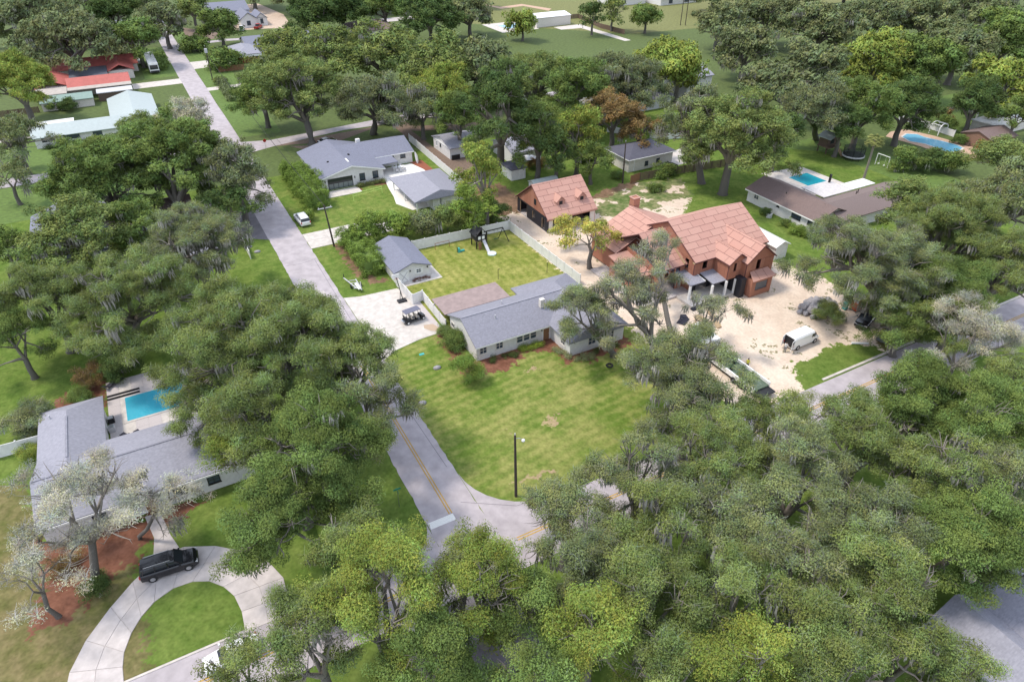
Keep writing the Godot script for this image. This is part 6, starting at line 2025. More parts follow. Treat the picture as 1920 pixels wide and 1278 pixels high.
func people() -> void:
	person("person in bright yellow top and dark trousers beside the flatbed trailer", Vector3(62.9, 0, -49.4), 0.6, standing_bones(0), func(p: Vector3):
		if p.y > 1.68 or (p.y > 1.6 and p.x < -0.03): return Color(0.03, 0.025, 0.02)
		if p.y > 1.5: return Color(0.3, 0.17, 0.12)
		if p.y > 0.98 and absf(p.z) < 0.24: return Color(0.62, 0.60, 0.05)
		if p.y > 1.1: return Color(0.62, 0.60, 0.05)
		if absf(p.z) > 0.21: return Color(0.3, 0.17, 0.12)
		return Color(0.03, 0.035, 0.05))
	person("person in white shirt and grey trousers at the open back of the van", Vector3(70.3, 0, -49.7), 0.15, standing_bones(1), func(p: Vector3):
		if p.y > 1.68 or (p.y > 1.6 and p.x < -0.03): return Color(0.03, 0.025, 0.02)
		if p.y > 1.5: return Color(0.3, 0.17, 0.12)
		if p.y > 0.98 and p.x < 0.28: return Color(0.66, 0.66, 0.68)
		if p.y > 0.98: return Color(0.3, 0.17, 0.12)
		return Color(0.16, 0.16, 0.18))

# ------------------------------------------------------------------ small things
func boxes_thing(called: String, label: String, cat: String, at: Vector3, parts: Array, group := "") -> Node3D:
	var t := thing(called, label, cat, at, group)
	for p in parts: bits(t, p[0], p[2], M[p[1]])
	return t

func pole_thing(called: String, label: String, at: Vector3, h: float, lean: Vector3, cross: bool, lamp: bool) -> Node3D:
	var t := thing(called, label, "utility pole", at)
	var b := MB.new()
	b.tube([Vector3(0, -0.1, 0), Vector3(0, h * 0.5, 0) + lean * 0.5, Vector3(0, h, 0) + lean], [0.17, 0.15, 0.11], 8)
	lpart(t, "shaft", b, M["pole_wood"])
	var top := Vector3(0, h, 0) + lean
	if cross:
		b = MB.new()
		b.tbox(Transform3D(Basis(), top + Vector3(0.1, -0.55, 0)), Vector3(2.5, 0.14, 0.12))
		lpart(t, "crossarm", b, M["wall_grey"])
		for x in [-1.0, 0.0, 1.1]:
			b = MB.new()
			b.tube([top + Vector3(x, -0.48, 0), top + Vector3(x, -0.25, 0)], [0.06, 0.04], 6)
			lpart(t, "insulator", b, M["trim_white"])
	else:
		b = MB.new()
		b.tube([top + Vector3(0, -0.02, 0), top + Vector3(0, 0.25, 0)], [0.05, 0.04], 6)
		lpart(t, "insulator", b, M["trim_white"])
	if lamp:
		b = MB.new()
		b.tube([top + Vector3(0, -0.5, 0), top + Vector3(0.35, -0.42, 0.2), top + Vector3(0.62, -0.55, 0.36)], [0.03, 0.03, 0.03], 5)
		lpart(t, "lamp_arm", b, M["chrome"])
		b = MB.new()
		b.ball(top + Vector3(0.72, -0.72, 0.42), Vector3(0.2, 0.18, 0.2), 8, 6)
		lpart(t, "lamp_head", b, M["trim_white"])
	return t

func cables() -> void:
	var specs := [[24.3, 6.9, -111.2, 23.6, 8.0, -240.9, 0.05, "thick black cable bundle along the street poles"], [25.0, 8.0, -111.2, 24.4, 9.4, -240.9, 0.018, "thin wire strung between the crossarm pole and the far pole"]]
	for s in specs:
		var p := []
		var r := []
		for i in 13:
			var f := i / 12.0
			p.append(Vector3(lerpf(s[0], s[3], f), lerpf(s[1], s[4], f) - 4.0 * f * (1.0 - f) * 1.2, lerpf(s[2], s[5], f)))
			r.append(s[6])
		var b := MB.new()
		b.tube(p, r, 5)
		single("cable", b, M["rubber"], s[7], "cable")

func rocks() -> void:
	rng.seed = 77
	for i in 26:
		var f := i / 26.0
		var a := i * 2.4
		var rr := 3.1 * sqrt(f)
		var s := R(0.45, 0.85) * (1.25 - 0.4 * f)
		var at := Vector3(83.2 + rr * cos(a) * 1.1, maxf(0.0, 0.75 - 0.55 * f) * (0.7 if i < 14 else 0.0), -55.2 + rr * sin(a) * 0.75)
		var b := MB.new()
		b.ball(Vector3(0, s * 0.55, 0), Vector3(s, s * 0.75, s * 0.85), 8, 5)
		for k in b.v.size():
			var p := b.v[k]
			var w := sin(p.x * 5.1 + i * 3.0) * cos(p.z * 4.3 + i) * sin(p.y * 4.7 + i * 1.7)
			b.v[k] = p * (1.0 + 0.22 * w)
			b.v[k].y = maxf(b.v[k].y, 0.0)
		for k in range(0, b.v.size(), 3):
			var nn := (b.v[k+2] - b.v[k]).cross(b.v[k+1] - b.v[k]).normalized()
			b.n[k] = nn; b.n[k+1] = nn; b.n[k+2] = nn
		for k in b.v.size(): b.v[k] += at
		single("boulder", b, M["rock"], "grey boulder in the heap at the edge of the sand lot", "rock", "heap of boulders")

func bush(px: float, py: float, r: float, h: float, kind: String, label: String, called := "shrub", group := "") -> void:
	var c := G(px, py, h * 0.5)
	var t := grow(Vector3(c.x, 0, c.z), Vector3.ZERO, r, h, kind, label, group, depth_at(c), called)
	t.set_meta("category", "shrub")

func hedge(label: String, x0: float, x1: float, z0: float, z1: float, h: float, kind: String, rough := 0.25, called := "hedge") -> void:
	var t := thing(called, label, "hedge", Vector3((x0 + x1) / 2, 0, (z0 + z1) / 2))
	rng.seed = hash(label)
	var k: Dictionary = KINDS[kind]
	bits(t, "stems", [[x0 + 0.35, x1 - 0.35, 0, h - 0.6, z0 + 0.35, z1 - 0.35]], M["hedge_core"])
	var dz := depth_at(Vector3((x0 + x1) / 2, 0, (z0 + z1) / 2))
	var lod := 0 if dz < 105 else (1 if dz < 175 else 2)
	var cs: float = [0.6, 0.75, 1.0][lod]
	var area := 2.0 * (x1 - x0 + z1 - z0) * h + (x1 - x0) * (z1 - z0)
	var tf := []
	var cols := PackedColorArray()
	for i in int(area / (cs * cs) * 0.95):
		var p := Vector3(R(x0, x1), R(0.25, h), R(z0, z1))
		var side := rng.randf() * area
		if side < (x1 - x0) * (z1 - z0): p.y = h
		elif side < (x1 - x0) * (z1 - z0) + 2.0 * (x1 - x0) * h: p.z = z0 if rng.randf() < 0.5 else z1
		else: p.x = x0 if rng.randf() < 0.5 else x1
		p += Vector3(rng.randfn(), rng.randfn() * 0.8, rng.randfn()) * rough
		if p.y < 0.2: p.y = 0.2
		var sc := cs * R(0.6, 1.15)
		tf.append(Transform3D(Basis(Vector3.UP, R(0, TAU)).scaled(Vector3(sc, sc, sc)), p - O))
		var f := R(0.7, 1.25)
		cols.append(Color(k.c.r * f * LEAF_GAIN, k.c.g * f * LEAF_GAIN, k.c.b * f * LEAF_GAIN))
	scatter("foliage", clump_for(k.key, lod), tf, cols, t)

func flowers(label: String, pts: Array, h: float, tint: Color, called := "flower_bed") -> void:
	# a low planting: one object per planted group
	var c := Vector2.ZERO
	for p in pts: c += p / pts.size()
	var t := thing(called, label, "plants", Vector3(c.x, 0, c.y))
	var tf := []
	var cols := PackedColorArray()
	rng.seed = hash(label)
	for p in pts:
		for i in 5:
			var s := h * R(0.5, 1.0)
			tf.append(Transform3D(Basis(Vector3.UP, R(0, TAU)).scaled(Vector3(s, s, s)), Vector3(p.x + R(-0.4, 0.4), s * 0.55, p.y + R(-0.4, 0.4)) - O))
			var f := R(0.7, 1.3)
			cols.append(Color(tint.r * f * LEAF_GAIN, tint.g * f * LEAF_GAIN, tint.b * f * LEAF_GAIN))
	scatter("foliage", clump_for("lime", 0), tf, cols, t)

func palm(at: Vector3, h: float, label: String) -> void:
	var t := thing("palm_tree", label, "tree", at)
	rng.seed = 5
	var b := MB.new()
	b.use_col = true
	b.col = Color(0.95, 0.9, 0.85)
	b.tube([Vector3(0, -0.1, 0), Vector3(-0.1, h * 0.4, 0.1), Vector3(-0.5, h, 0.3)], [0.30, 0.24, 0.2], 8)
	lpart(t, "trunk", b, M["bark"])
	for i in 46:
		var a := i * 2.4
		var el := R(-0.5, 0.9)
		var d := Vector3(cos(a), 0, sin(a))
		var f := MB.new()
		f.use_col = true
		f.col = Color(0.20, 0.215, 0.075) * R(0.8, 1.3)
		var top := Vector3(-0.5, h, 0.3)
		var m := top + d * 1.1 * cos(el) + Vector3(0, 1.1 * sin(el), 0)
		var side := Vector3(-d.z, 0, d.x)
		for k in 9:       # fan of leaflets
			var aa := (k - 4) * 0.24
			var e := m + (d * cos(aa) + side * sin(aa)) * 0.95 * cos(el) + Vector3(0, 0.6 * sin(el) - 0.35 - 0.1 * absf(k - 4), 0)
			f.tri(m - side * 0.05, m + side * 0.05, e + side * 0.06)
			f.tri(m - side * 0.05, e + side * 0.06, e - side * 0.06)
		f.tri(top, top + side * 0.05, m)
		lpart(t, "frond", f, M["leaf"])

func small_things() -> void:
	# fences
	fence("white vinyl fence round the back lawn of the ranch house", [Vector2(31.0, -77.3), Vector2(31.2, -86.6), Vector2(29.4, -86.2), Vector2(29.2, -92.9)], 1.8, "white")
	fence("tall white vinyl fence between the back lawn and the building site", [Vector2(36.0, -103.0), Vector2(54.9, -102.3), Vector2(55.4, -79.0)], 1.85, "white")
	fence("white vinyl fence between the patio and the dirt drive", [Vector2(56.8, -157.5), Vector2(56.4, -142), Vector2(56.0, -124.5)], 1.8, "white")
	fence("white vinyl fence joining the corner house on its lawn side", [Vector2(-40, -78.4), Vector2(-20.2, -77.6)], 1.7, "white")
	fence("white vinyl fence curving beside the asphalt drive", [Vector2(6.4, -127.6), Vector2(8.9, -126.5), Vector2(10.2, -124.2), Vector2(10.3, -113.5)], 1.5, "white")
	fence("weathered brown board fence behind the building site lawn", [Vector2(91.0, -110.0), Vector2(100, -109.2), Vector2(114.0, -107.4)], 1.8, "wood_fence", "board_fence")
	fence("new orange-brown gate panels at the end of the board fence", [Vector2(88.2, -109.6), Vector2(90.9, -110.05)], 1.8, "wood_new", "board_fence")
	fence("pale wall panels along the clipped hedge behind the cream garage", [Vector2(103.5, -140.0), Vector2(112.5, -128.5), Vector2(118, -127)], 1.5, "white")
	fence("white picket fence above the freeform pool terrace", [Vector2(177.0, -111.0), Vector2(178.4, -108), Vector2(177.2, -95.6)], 1.6, "white")
	fence("brown timber fence across the far field", [Vector2(172.6, -274.2), Vector2(182.0, -274.2), Vector2(178.0, -251.0), Vector2(179.1, -236.0)], 1.8, "wood_fence_b", "board_fence")
	fence("rust-coloured board fence beside the far street", [Vector2(27.0, -250.3), Vector2(35.0, -250.0)], 1.8, "wood_new", "board_fence")
	fence("brown board fence beside the far red-roofed house", [Vector2(-33, -228), Vector2(-23.5, -228)], 1.6, "wood_fence_b", "board_fence")
	# poles and cables
	pole_thing("utility_pole", "brown utility pole with white lamp on the front lawn corner", Vector3(24.6, 0, -44.4), 9.0, Vector3(-0.15, 0, 0), false, true)
	pole_thing("utility_pole", "utility pole with pale crossarm beside the white house driveway", Vector3(24.3, 0, -111.2), 8.0, Vector3(-0.6, 0, 0), true, false)
	pole_thing("utility_pole", "slim utility pole beside the cream garage with the dark hip roof", Vector3(87.0, 0, -110.7), 9.0, Vector3(-0.2, 0, 0), false, false)
	pole_thing("utility_pole", "pale utility pole with transformer beside the far street", Vector3(23.6, 0, -240.9), 10.0, Vector3.ZERO, false, false)
	var tb := boxes_thing("transformer", "grey transformer can hung on the far street pole", "transformer", Vector3(23.6, 8.2, -240.4), [["can", "wall_grey", [[23.2, 24.0, 8.2, 9.4, -240.7, -240.1]]], ["bracket", "black_metal", [[23.5, 23.7, 8.7, 8.9, -240.8, -240.7]]]])
	for i in 2: pole_thing("utility_pole", "bare tall pole standing in the far field behind the oaks", Vector3(211.0 + i * 1.8, 0, -240.0 + i), 15.0, Vector3.ZERO, false, false).set_meta("group", "pair of far field poles")
	cables()
	# street sign
	var t := thing("street_sign", "green street name sign on a post by the stop line", "sign", Vector3(13.0, 0, -49.0))
	bits(t, "post", [[12.97, 13.03, 0, 2.6, -49.03, -48.97]], M["chrome"])
	bits(t, "name_blade", [[12.6, 13.4, 2.6, 2.8, -49.015, -48.985]], mat("sign_green", Color(0.01, 0.22, 0.14), 0.5))
	bits(t, "cross_blade", [[12.985, 13.015, 2.38, 2.58, -49.4, -48.6]], mat("sign_green", Color(0.01, 0.22, 0.14), 0.5))
	t = thing("stop_sign", "red stop sign where the side road meets the main street", "sign", Vector3(24.6, 0, -168.2))
	bits(t, "post", [[24.57, 24.63, 0, 1.9, -168.23, -168.17]], M["chrome"])
	var so := MB.new()
	so.tube([Vector3(24.6, 2.2, -168.1), Vector3(24.6, 2.2, -168.06)], [0.4, 0.4], 8)
	part("octagon", so, M["tail_red"], t)
	# vehicles
	car("black SUV with red tail lights parked on the curved driveway", Vector3(-9.2, 0.065, -52.2), deg_to_rad(-4), "car_black", "suv")
	car("white SUV parked on the grass beside the street", Vector3(21.9, 0.0, -123.9), deg_to_rad(93), "car_white", "suv")
	car("white cargo van with its rear doors open on the sand lot", Vector3(74.0, 0.0, -50.2), deg_to_rad(2), "car_white", "van")
	car("dark SUV backed under the mossy oak at the sand lot edge", Vector3(86.6, 0.0, -49.4), deg_to_rad(200), "car_black", "suv")
	car("dark car half hidden under branches by the cross road", Vector3(86.0, 0.0, -45.0), deg_to_rad(10), "car_grey", "sedan")
	car("black car parked under the tall oak beside the side road", Vector3(38.6, 0.0, -165.4), deg_to_rad(12), "car_black", "sedan")
	car("white car driving along the cross road under the branches", Vector3(-5.6, 0.022, -39.9), deg_to_rad(182), "car_white", "sedan")
	car("white pickup truck in front of the new white house", Vector3(46.6, 0.0, -317.0), deg_to_rad(80), "car_white", "pickup")
	car("dark red pickup parked on the far sand lot", Vector3(53.4, 0.0, -318.0), deg_to_rad(60), "tail_red", "pickup")
	car("dark sedan stopped at the far end of the street", Vector3(16.8, 0.02, -332.0), deg_to_rad(90), "car_grey", "sedan")
	car("dark vehicle beside the cream garage behind the board fence", Vector3(101.0, 0.0, -112.6), deg_to_rad(8), "car_black", "sedan")
	golf_cart()
	t = thing("motor_home", "long white motor home parked on the lawn beside the red-roofed house", "motor home", Vector3(8.6, 0, -266))
	bits(t, "body", [[7.2, 10.0, 0.7, 3.3, -276.0, -257.5]], M["car_white"])
	bits(t, "windscreen", [[7.4, 9.8, 1.5, 2.8, -257.5, -257.42]], M["glass_dark"])
	bits(t, "bumper", [[7.3, 9.9, 0.5, 1.1, -257.48, -257.2]], M["black_metal"])
	for z in [-273.0, -260.0]: bits(t, "wheel", [[7.15, 7.45, 0.0, 0.9, z - 0.45, z + 0.45], [9.75, 10.05, 0.0, 0.9, z - 0.45, z + 0.45]], M["rubber"])
	t = boxes_thing("boat", "small white boat with cover beside the motor home", "boat", Vector3(5.6, 0, -276), [["hull", "car_white", [[4.6, 6.6, 0.5, 1.4, -279, -273]]], ["trailer", "black_metal", [[5.4, 5.8, 0.0, 0.5, -280, -272.6]]]])
	# flatbed trailer with plants
	t = thing("flatbed_trailer", "long white and green flatbed trailer loaded with potted plants", "trailer", Vector3(60.6, 0, -48.6))
	bits(t, "deck", [[59.3, 61.9, 0.75, 0.95, -53.6, -44.6]], mat("deck_green", Color(0.12, 0.17, 0.12), 0.8, "grain", 0.4))
	bits(t, "side_rail", [[61.9, 62.1, 0.7, 1.35, -53.6, -44.6]], M["car_white"])
	bits(t, "side_rail", [[59.1, 59.3, 0.7, 1.35, -53.6, -44.6]], M["car_white"])
	bits(t, "cab", [[59.2, 62.0, 0.5, 2.5, -57.0, -54.0]], M["car_white"])
	bits(t, "windscreen", [[59.4, 61.8, 1.5, 2.3, -57.06, -57.0]], M["glass_dark"])
	bits(t, "tail_board", [[59.3, 61.9, 0.6, 0.75, -44.6, -43.4]], M["black_metal"])
	for z in [-55.5, -48.0, -46.8]:
		for x in [59.15, 61.85]:
			var wb := MB.new()
			wb.tube([Vector3(x - 0.15, 0.45, z), Vector3(x + 0.15, 0.45, z)], [0.45, 0.45], 12)
			part("wheel", wb, M["rubber"], t)
	for i in 9:
		var c := Vector2(59.9 + (i % 2) * 1.3, -52.8 + i * 0.85)
		t = thing("potted_plant", "leafy plant in a black pot on the flatbed trailer", "plant", Vector3(c.x, 0.95, c.y), "plants on the trailer")
		var pb := MB.new()
		pb.tube([Vector3(c.x, 0.95, c.y), Vector3(c.x, 1.25, c.y)], [0.17, 0.22], 8)
		part("pot", pb, M["brick_red"] if i == 6 else M["black"], t)
		scatter("foliage", clump_for("dense", 0), [Transform3D(Basis(Vector3.UP, i).scaled(Vector3(0.5, 0.6, 0.5)), Vector3(0, 0.65, 0))], PackedColorArray([Color(0.06, 0.12, 0.03) * LEAF_GAIN]), t)
	# building site
	for i in 5:
		var b := MB.new()
		b.bar(Vector3(68.4 + i * 0.16, 0.1, -63.6), Vector3(66.2 + i * 0.16, 0.1 + 0.01 * i, -58.6), 0.12, 0.2)
		single("timber_plank", b, M["lumber"], "pale timber plank lying in front of the unfinished porch", "plank", "planks by the porch")
	for q in [[64.2, -60.4, 0.4, "white building sheet left on the sand by the porch", "trim_white", 1.3], [62.0, -57.6, -0.3, "white board dropped on the sand under the wispy oak", "trim_white", 1.6], [65.4, -61.8, 0.9, "square plywood sheet on the sand by the porch", "lumber", 1.2], [59.6, -54.6, 0.2, "large white sheet beside the flatbed cab", "trim_white", 1.9]]:
		var b := MB.new()
		b.tbox(Transform3D(Basis(Vector3.UP, q[2]), Vector3(q[0], 0.12, q[1])), Vector3(q[5] * 1.6, 0.2, q[5]))
		single("building_sheet", b, M[q[4]], q[3], "board")
	for q in [[63.0, -62.6, 0.5, "dark tarpaulin pile in front of the unfinished porch"], [64.0, -58.9, 0.7, "folded dark tarpaulin on the sand by the planks"]]:
		var b := MB.new()
		for i in 4: b.tbox(Transform3D(Basis(Vector3.UP, q[2] + 0.25 * i) * Basis(Vector3.RIGHT, 0.08 * (i - 1.5)), Vector3(q[0] + 0.25 * i, 0.1 + 0.07 * i, q[1] - 0.2 * i)), Vector3(2.0 - 0.35 * i, 0.09, 1.3 - 0.15 * i))
		single("tarpaulin", b, M["sail_dark"], q[3], "tarpaulin")
	t = boxes_thing("portable_toilet", "orange-red portable toilet with white roof under the mossy oak", "toilet", Vector3(88.4, 0, -52.6), [["cabin", "orange", [[87.8, 89.0, 0.1, 2.1, -53.2, -52.0]]], ["roof", "trim_white", [[87.7, 89.1, 2.1, 2.35, -53.3, -51.9]]], ["door", "orange", [[87.76, 87.8, 0.2, 2.0, -53.0, -52.2]]], ["base", "black", [[87.7, 89.1, 0.0, 0.1, -53.3, -51.9]]]])
	t = boxes_thing("waste_bin", "teal wheeled bin beside the orange-red portable toilet", "bin", Vector3(87.0, 0, -53.4), [["tub", "teal", [[86.7, 87.3, 0.1, 1.1, -53.7, -53.1]]], ["lid", "teal", [[86.65, 87.35, 1.1, 1.18, -53.75, -53.05]]], ["wheel", "rubber", [[86.75, 87.25, 0.0, 0.2, -53.8, -53.7]]]])
	var lg := MB.new()
	lg.tube([Vector3(80.2, 0.18, -46.6), Vector3(82.2, 0.18, -45.4)], [0.16, 0.14], 8)
	single("white_pipe", lg, M["trim_white"], "short white pipe lying on the grass by the cross road", "pipe")
	rocks()
	# back garden
	t = thing("play_tower", "black wooden play tower with white windows and grey slide on the back lawn", "play tower", Vector3(47.2, 0, -99.2))
	for p in [[46.2, -100.2], [48.2, -100.2], [46.2, -98.2], [48.2, -98.2]]: bits(t, "post", [[p[0]-0.09, p[0]+0.09, 0, 2.9, p[1]-0.09, p[1]+0.09]], M["black_metal"])
	bits(t, "platform", [[46.1, 48.3, 1.4, 1.52, -100.3, -98.1]], M["wood_fence"])
	bits(t, "wall_boards", [[46.12, 48.28, 1.55, 2.5, -98.2, -98.12], [46.12, 48.28, 1.55, 2.5, -100.28, -100.2], [46.1, 46.18, 1.55, 2.5, -100.2, -98.2]], M["black"])
	for x in [46.75, 47.5]: bits(t, "window", [[x - 0.25, x + 0.25, 1.75, 2.3, -98.11, -98.07]], M["trim_white"])
	var pr := MB.new()
	roof_gable(pr, 46.2, 48.2, -100.2, -98.2, 2.7, 3.7, "z", 0.3, 0.3, 0.08)
	part("roof", pr, M["black"], t)
	bits(t, "ladder", [[46.4, 46.9, 0.0, 1.4, -97.8, -97.6]], M["wood_new"])
	var sl := MB.new()
	sl.hexa([Vector3(47.3, 1.35, -98.1), Vector3(47.2, 0.1, -95.9), Vector3(47.75, 0.1, -95.9), Vector3(47.85, 1.35, -98.1)], [Vector3(47.3, 1.5, -98.1), Vector3(47.2, 0.2, -95.9), Vector3(47.75, 0.2, -95.9), Vector3(47.85, 1.5, -98.1)])
	part("slide", sl, M["wall_grey"], t)
	bits(t, "swing_beam", [[48.2, 52.0, 2.35, 2.5, -99.3, -99.15]], M["black_metal"])
	var sw := MB.new()
	sw.bar(Vector3(52, 2.4, -99.2), Vector3(51.6, 0, -100.2), 0.1, 0.1)
	sw.bar(Vector3(52, 2.4, -99.2), Vector3(52.6, 0, -98.0), 0.1, 0.1)
	part("swing_leg", sw, M["black_metal"], t)
	bits(t, "swing_seat", [[50.2, 51.0, 0.5, 0.56, -99.4, -99.1]], M["turf_green"])
	for x in [50.22, 50.98]: bits(t, "rope", [[x - 0.01, x + 0.01, 0.5, 2.4, -99.24, -99.22]], M["rope"])
	t = thing("paddling_pool", "round pale paddling pool at the foot of the slide", "paddling pool", Vector3(47.7, 0, -95.2))
	var pp := MB.new()
	pp.tube([Vector3(47.7, 0.0, -95.2), Vector3(47.7, 0.22, -95.2)], [0.75, 0.78], 16)
	part("rim", pp, mat("pale_blue", Color(0.62, 0.72, 0.76), 0.4), t)
	t = boxes_thing("toy_slide", "small teal toy slide on the back lawn", "toy", Vector3(43.2, 0, -98.6), [["steps", "teal", [[42.7, 43.1, 0, 0.8, -98.9, -98.4]]], ["chute", "teal", [[43.1, 44.0, 0.05, 0.3, -98.8, -98.5]]], ["panel", "turf_green", [[42.66, 42.7, 0, 1.0, -98.9, -98.4]]]])
	t = thing("football_goal", "small pinkish goal frame against the white fence", "goal", Vector3(41.0, 0, -101.4))
	bits(t, "frame", [[39.6, 39.66, 0, 1.2, -101.4, -101.34], [42.3, 42.36, 0, 1.2, -101.4, -101.34], [39.6, 42.36, 1.2, 1.26, -101.4, -101.34]], M["brick_red"])
	for q in [[44.6, -86.9, "slim young tree stake on the back lawn near the house"], [52.8, -85.0, "slim dark bird feeder pole near the white fence"]]:
		t = boxes_thing("garden_pole", q[2], "pole", Vector3(q[0], 0, q[1]), [["shaft", "black_metal", [[q[0]-0.03, q[0]+0.03, 0, 1.9, q[1]-0.03, q[1]+0.03]]], ["hook", "black_metal", [[q[0], q[0]+0.35, 1.85, 1.9, q[1]-0.02, q[1]+0.02]]]])
	t = thing("basketball_hoop", "portable basketball hoop with black base against the white fence", "basketball hoop", Vector3(28.3, 0.07, -88.0))
	bits(t, "base", [[27.5, 28.9, 0.07, 0.3, -88.3, -87.4]], M["black"])
	var bh := MB.new()
	bh.bar(Vector3(28.4, 0.3, -88.0), Vector3(28.5, 2.9, -90.4), 0.12, 0.12)
	bh.bar(Vector3(27.8, 0.3, -87.6), Vector3(28.42, 1.3, -88.9), 0.08, 0.08)
	part("pole", bh, M["black"], t)
	bits(t, "backboard", [[27.9, 29.1, 2.6, 3.4, -90.7, -90.62]], M["trim_white"])
	var hr := MB.new()
	for i in 10:
		var a := TAU * i / 10; var c2 := TAU * (i + 1) / 10
		hr.bar(Vector3(28.5 + 0.23 * cos(a), 2.75, -90.35 + 0.23 * sin(a)), Vector3(28.5 + 0.23 * cos(c2), 2.75, -90.35 + 0.23 * sin(c2)), 0.03, 0.03)
	part("rim", hr, M["orange"], t)
	t = thing("boat_trailer", "white boat trailer standing on the grass by the hedge", "trailer", Vector3(23.2, 0, -95.6))
	var bt := MB.new()
	bt.bar(Vector3(22.2, 0.5, -98.6), Vector3(23.0, 0.55, -94.2), 0.14, 0.14)
	bt.bar(Vector3(23.8, 0.5, -97.2), Vector3(23.6, 0.55, -93.4), 0.14, 0.14)
	for i in 4: bt.bar(Vector3(22.6, 0.52, -97.2 + i * 0.9), Vector3(23.8, 0.52, -96.9 + i * 0.9), 0.1, 0.1)
	part("frame", bt, M["wall_grey"], t)
	bits(t, "guide_post", [[23.5, 23.6, 0.5, 1.9, -93.6, -93.5]], M["trim_white"])
	bits(t, "winch_post", [[22.2, 22.3, 0.3, 1.2, -98.6, -98.5]], M["black"])
	bits(t, "bunk", [[23.1, 23.5, 0.6, 0.75, -95.6, -93.6]], M["trim_white"])
	for x in [22.5, 24.1]:
		var wt := MB.new()
		wt.tube([Vector3(x - 0.1, 0.32, -95.6), Vector3(x + 0.1, 0.32, -95.6)], [0.32, 0.32], 10)
		part("wheel", wt, M["rubber"], t)
	t = thing("tyre_swing", "black tyre swing hung from the oak over the front lawn", "swing", Vector3(46.4, 0.8, -58.0))
	var ty := MB.new()
	for i in 12:
		var a := TAU * i / 12; var c2 := TAU * (i + 1) / 12
		ty.tube([Vector3(46.4 + 0.38 * cos(a), 0.8, -58.0 + 0.38 * sin(a)), Vector3(46.4 + 0.38 * cos(c2), 0.8, -58.0 + 0.38 * sin(c2))], [0.15, 0.15], 6)
	part("tyre", ty, M["rubber"], t)
	var rp := MB.new()
	rp.tube([Vector3(46.4, 0.9, -58.0), Vector3(46.6, 7.2, -58.2)], [0.025, 0.025], 4)
	part("rope", rp, M["rope"], t)
	for q in [[10.9, -118.2, "flat pale stone on the grass by the asphalt drive"], [11.8, -115.6, "small tan rock on the grass strip near the oak"], [26.2, -69.5, "pale stump stone on the front lawn edge"], [21.6, -63.6, "light rubble patch beside the street on the lawn"]]:
		var b := MB.new()
		b.ball(Vector3(q[0], 0.08, q[1]), Vector3(0.6, 0.22, 0.45), 9, 5)
		single("garden_stone", b, M["rock"], q[2], "stone")
	t = boxes_thing("utility_cover", "small teal utility cover on the front lawn", "cover", Vector3(25.6, 0, -73.4), [["lid", "teal", [[25.2, 25.9, 0.0, 0.08, -73.6, -73.2]]]])
	# corner-house pool furniture
	for q in [[-12.9, -86.0, 0.75, "dark blue sun lounger by the pool corner nearest the purple bush", "loungers by the dark bush"], [-11.9, -86.4, 0.75, "dark blue sun lounger by the pool corner nearest the purple bush", "loungers by the dark bush"], [-11.8, -74.6, 2.2, "black sling chair against the pool patio roof edge", "sling chairs on the patio"], [-10.4, -74.4, 2.0, "black sling chair against the pool patio roof edge", "sling chairs on the patio"]]:
		t = thing("sun_lounger", q[3], "sun lounger", Vector3(q[0], 0.05, q[1]), q[4])
		t.rotation.y = q[2]
		var k := 1.0 if q[2] < 1 else 0.6
		for e in [["seat", Vector3(0.2, 0.34, 0), Vector3(1.3 * k, 0.08, 0.62), 0.0], ["backrest", Vector3(-0.62 * k, 0.55, 0), Vector3(0.7 * k, 0.07, 0.62), -0.6]]:
			var b := MB.new()
			b.tbox(Transform3D(Basis(Vector3.BACK, e[3]), e[1]), e[2])
			lpart(t, e[0], b, M["sail_dark"])
		for c in [[-0.5, -0.25], [-0.5, 0.25], [0.7, -0.25], [0.7, 0.25]]:
			var b := MB.new()
			b.box(c[0]*k - 0.03, c[0]*k + 0.03, 0, 0.3, c[1] - 0.03, c[1] + 0.03)
			lpart(t, "leg", b, M["chrome"])
	for q in [[-13.1, -78.4, "black planter box against the patio wall"], [-13.1, -76.6, "grey outdoor cooler against the patio wall"]]:
		t = boxes_thing("patio_box", q[2], "box", Vector3(q[0], 0.05, q[1]), [["case", "black" if q[1] < -77 else "wall_grey", [[q[0]-0.35, q[0]+0.35, 0.05, 0.75, q[1]-0.35, q[1]+0.35]]], ["lid", "chrome", [[q[0]-0.3, q[0]+0.3, 0.75, 0.8, q[1]-0.3, q[1]+0.3]]]])
	t = boxes_thing("patio_rail", "dark rail crossing the pool patio beside the roof", "rail", Vector3(-11.6, 0.05, -83.6), [["beam", "black_metal", [[-13.4, -9.6, 0.05, 0.25, -83.9, -83.75]]], ["beam", "black_metal", [[-13.4, -9.6, 0.05, 0.25, -83.2, -83.05]]]])
	# right-hand gardens
	t = thing("play_house", "raised wooden playhouse with pale metal roof and yellow slide", "playhouse", Vector3(141.0, 0, -103.6))
	for p in [[139.4, -104.8], [142.6, -104.8], [139.4, -102.4], [142.6, -102.4]]: bits(t, "post", [[p[0]-0.1, p[0]+0.1, 0, 1.6, p[1]-0.1, p[1]+0.1]], M["wood_fence"])
	bits(t, "deck", [[139.0, 143.0, 1.5, 1.65, -105.0, -101.6]], M["wood_fence_b"])
	bits(t, "cabin", [[139.4, 142.6, 1.65, 3.7, -105.0, -102.6]], M["wood_fence"])
	bits(t, "window", [[140.4, 141.6, 2.2, 3.2, -102.6, -102.55]], M["glass_dark"])
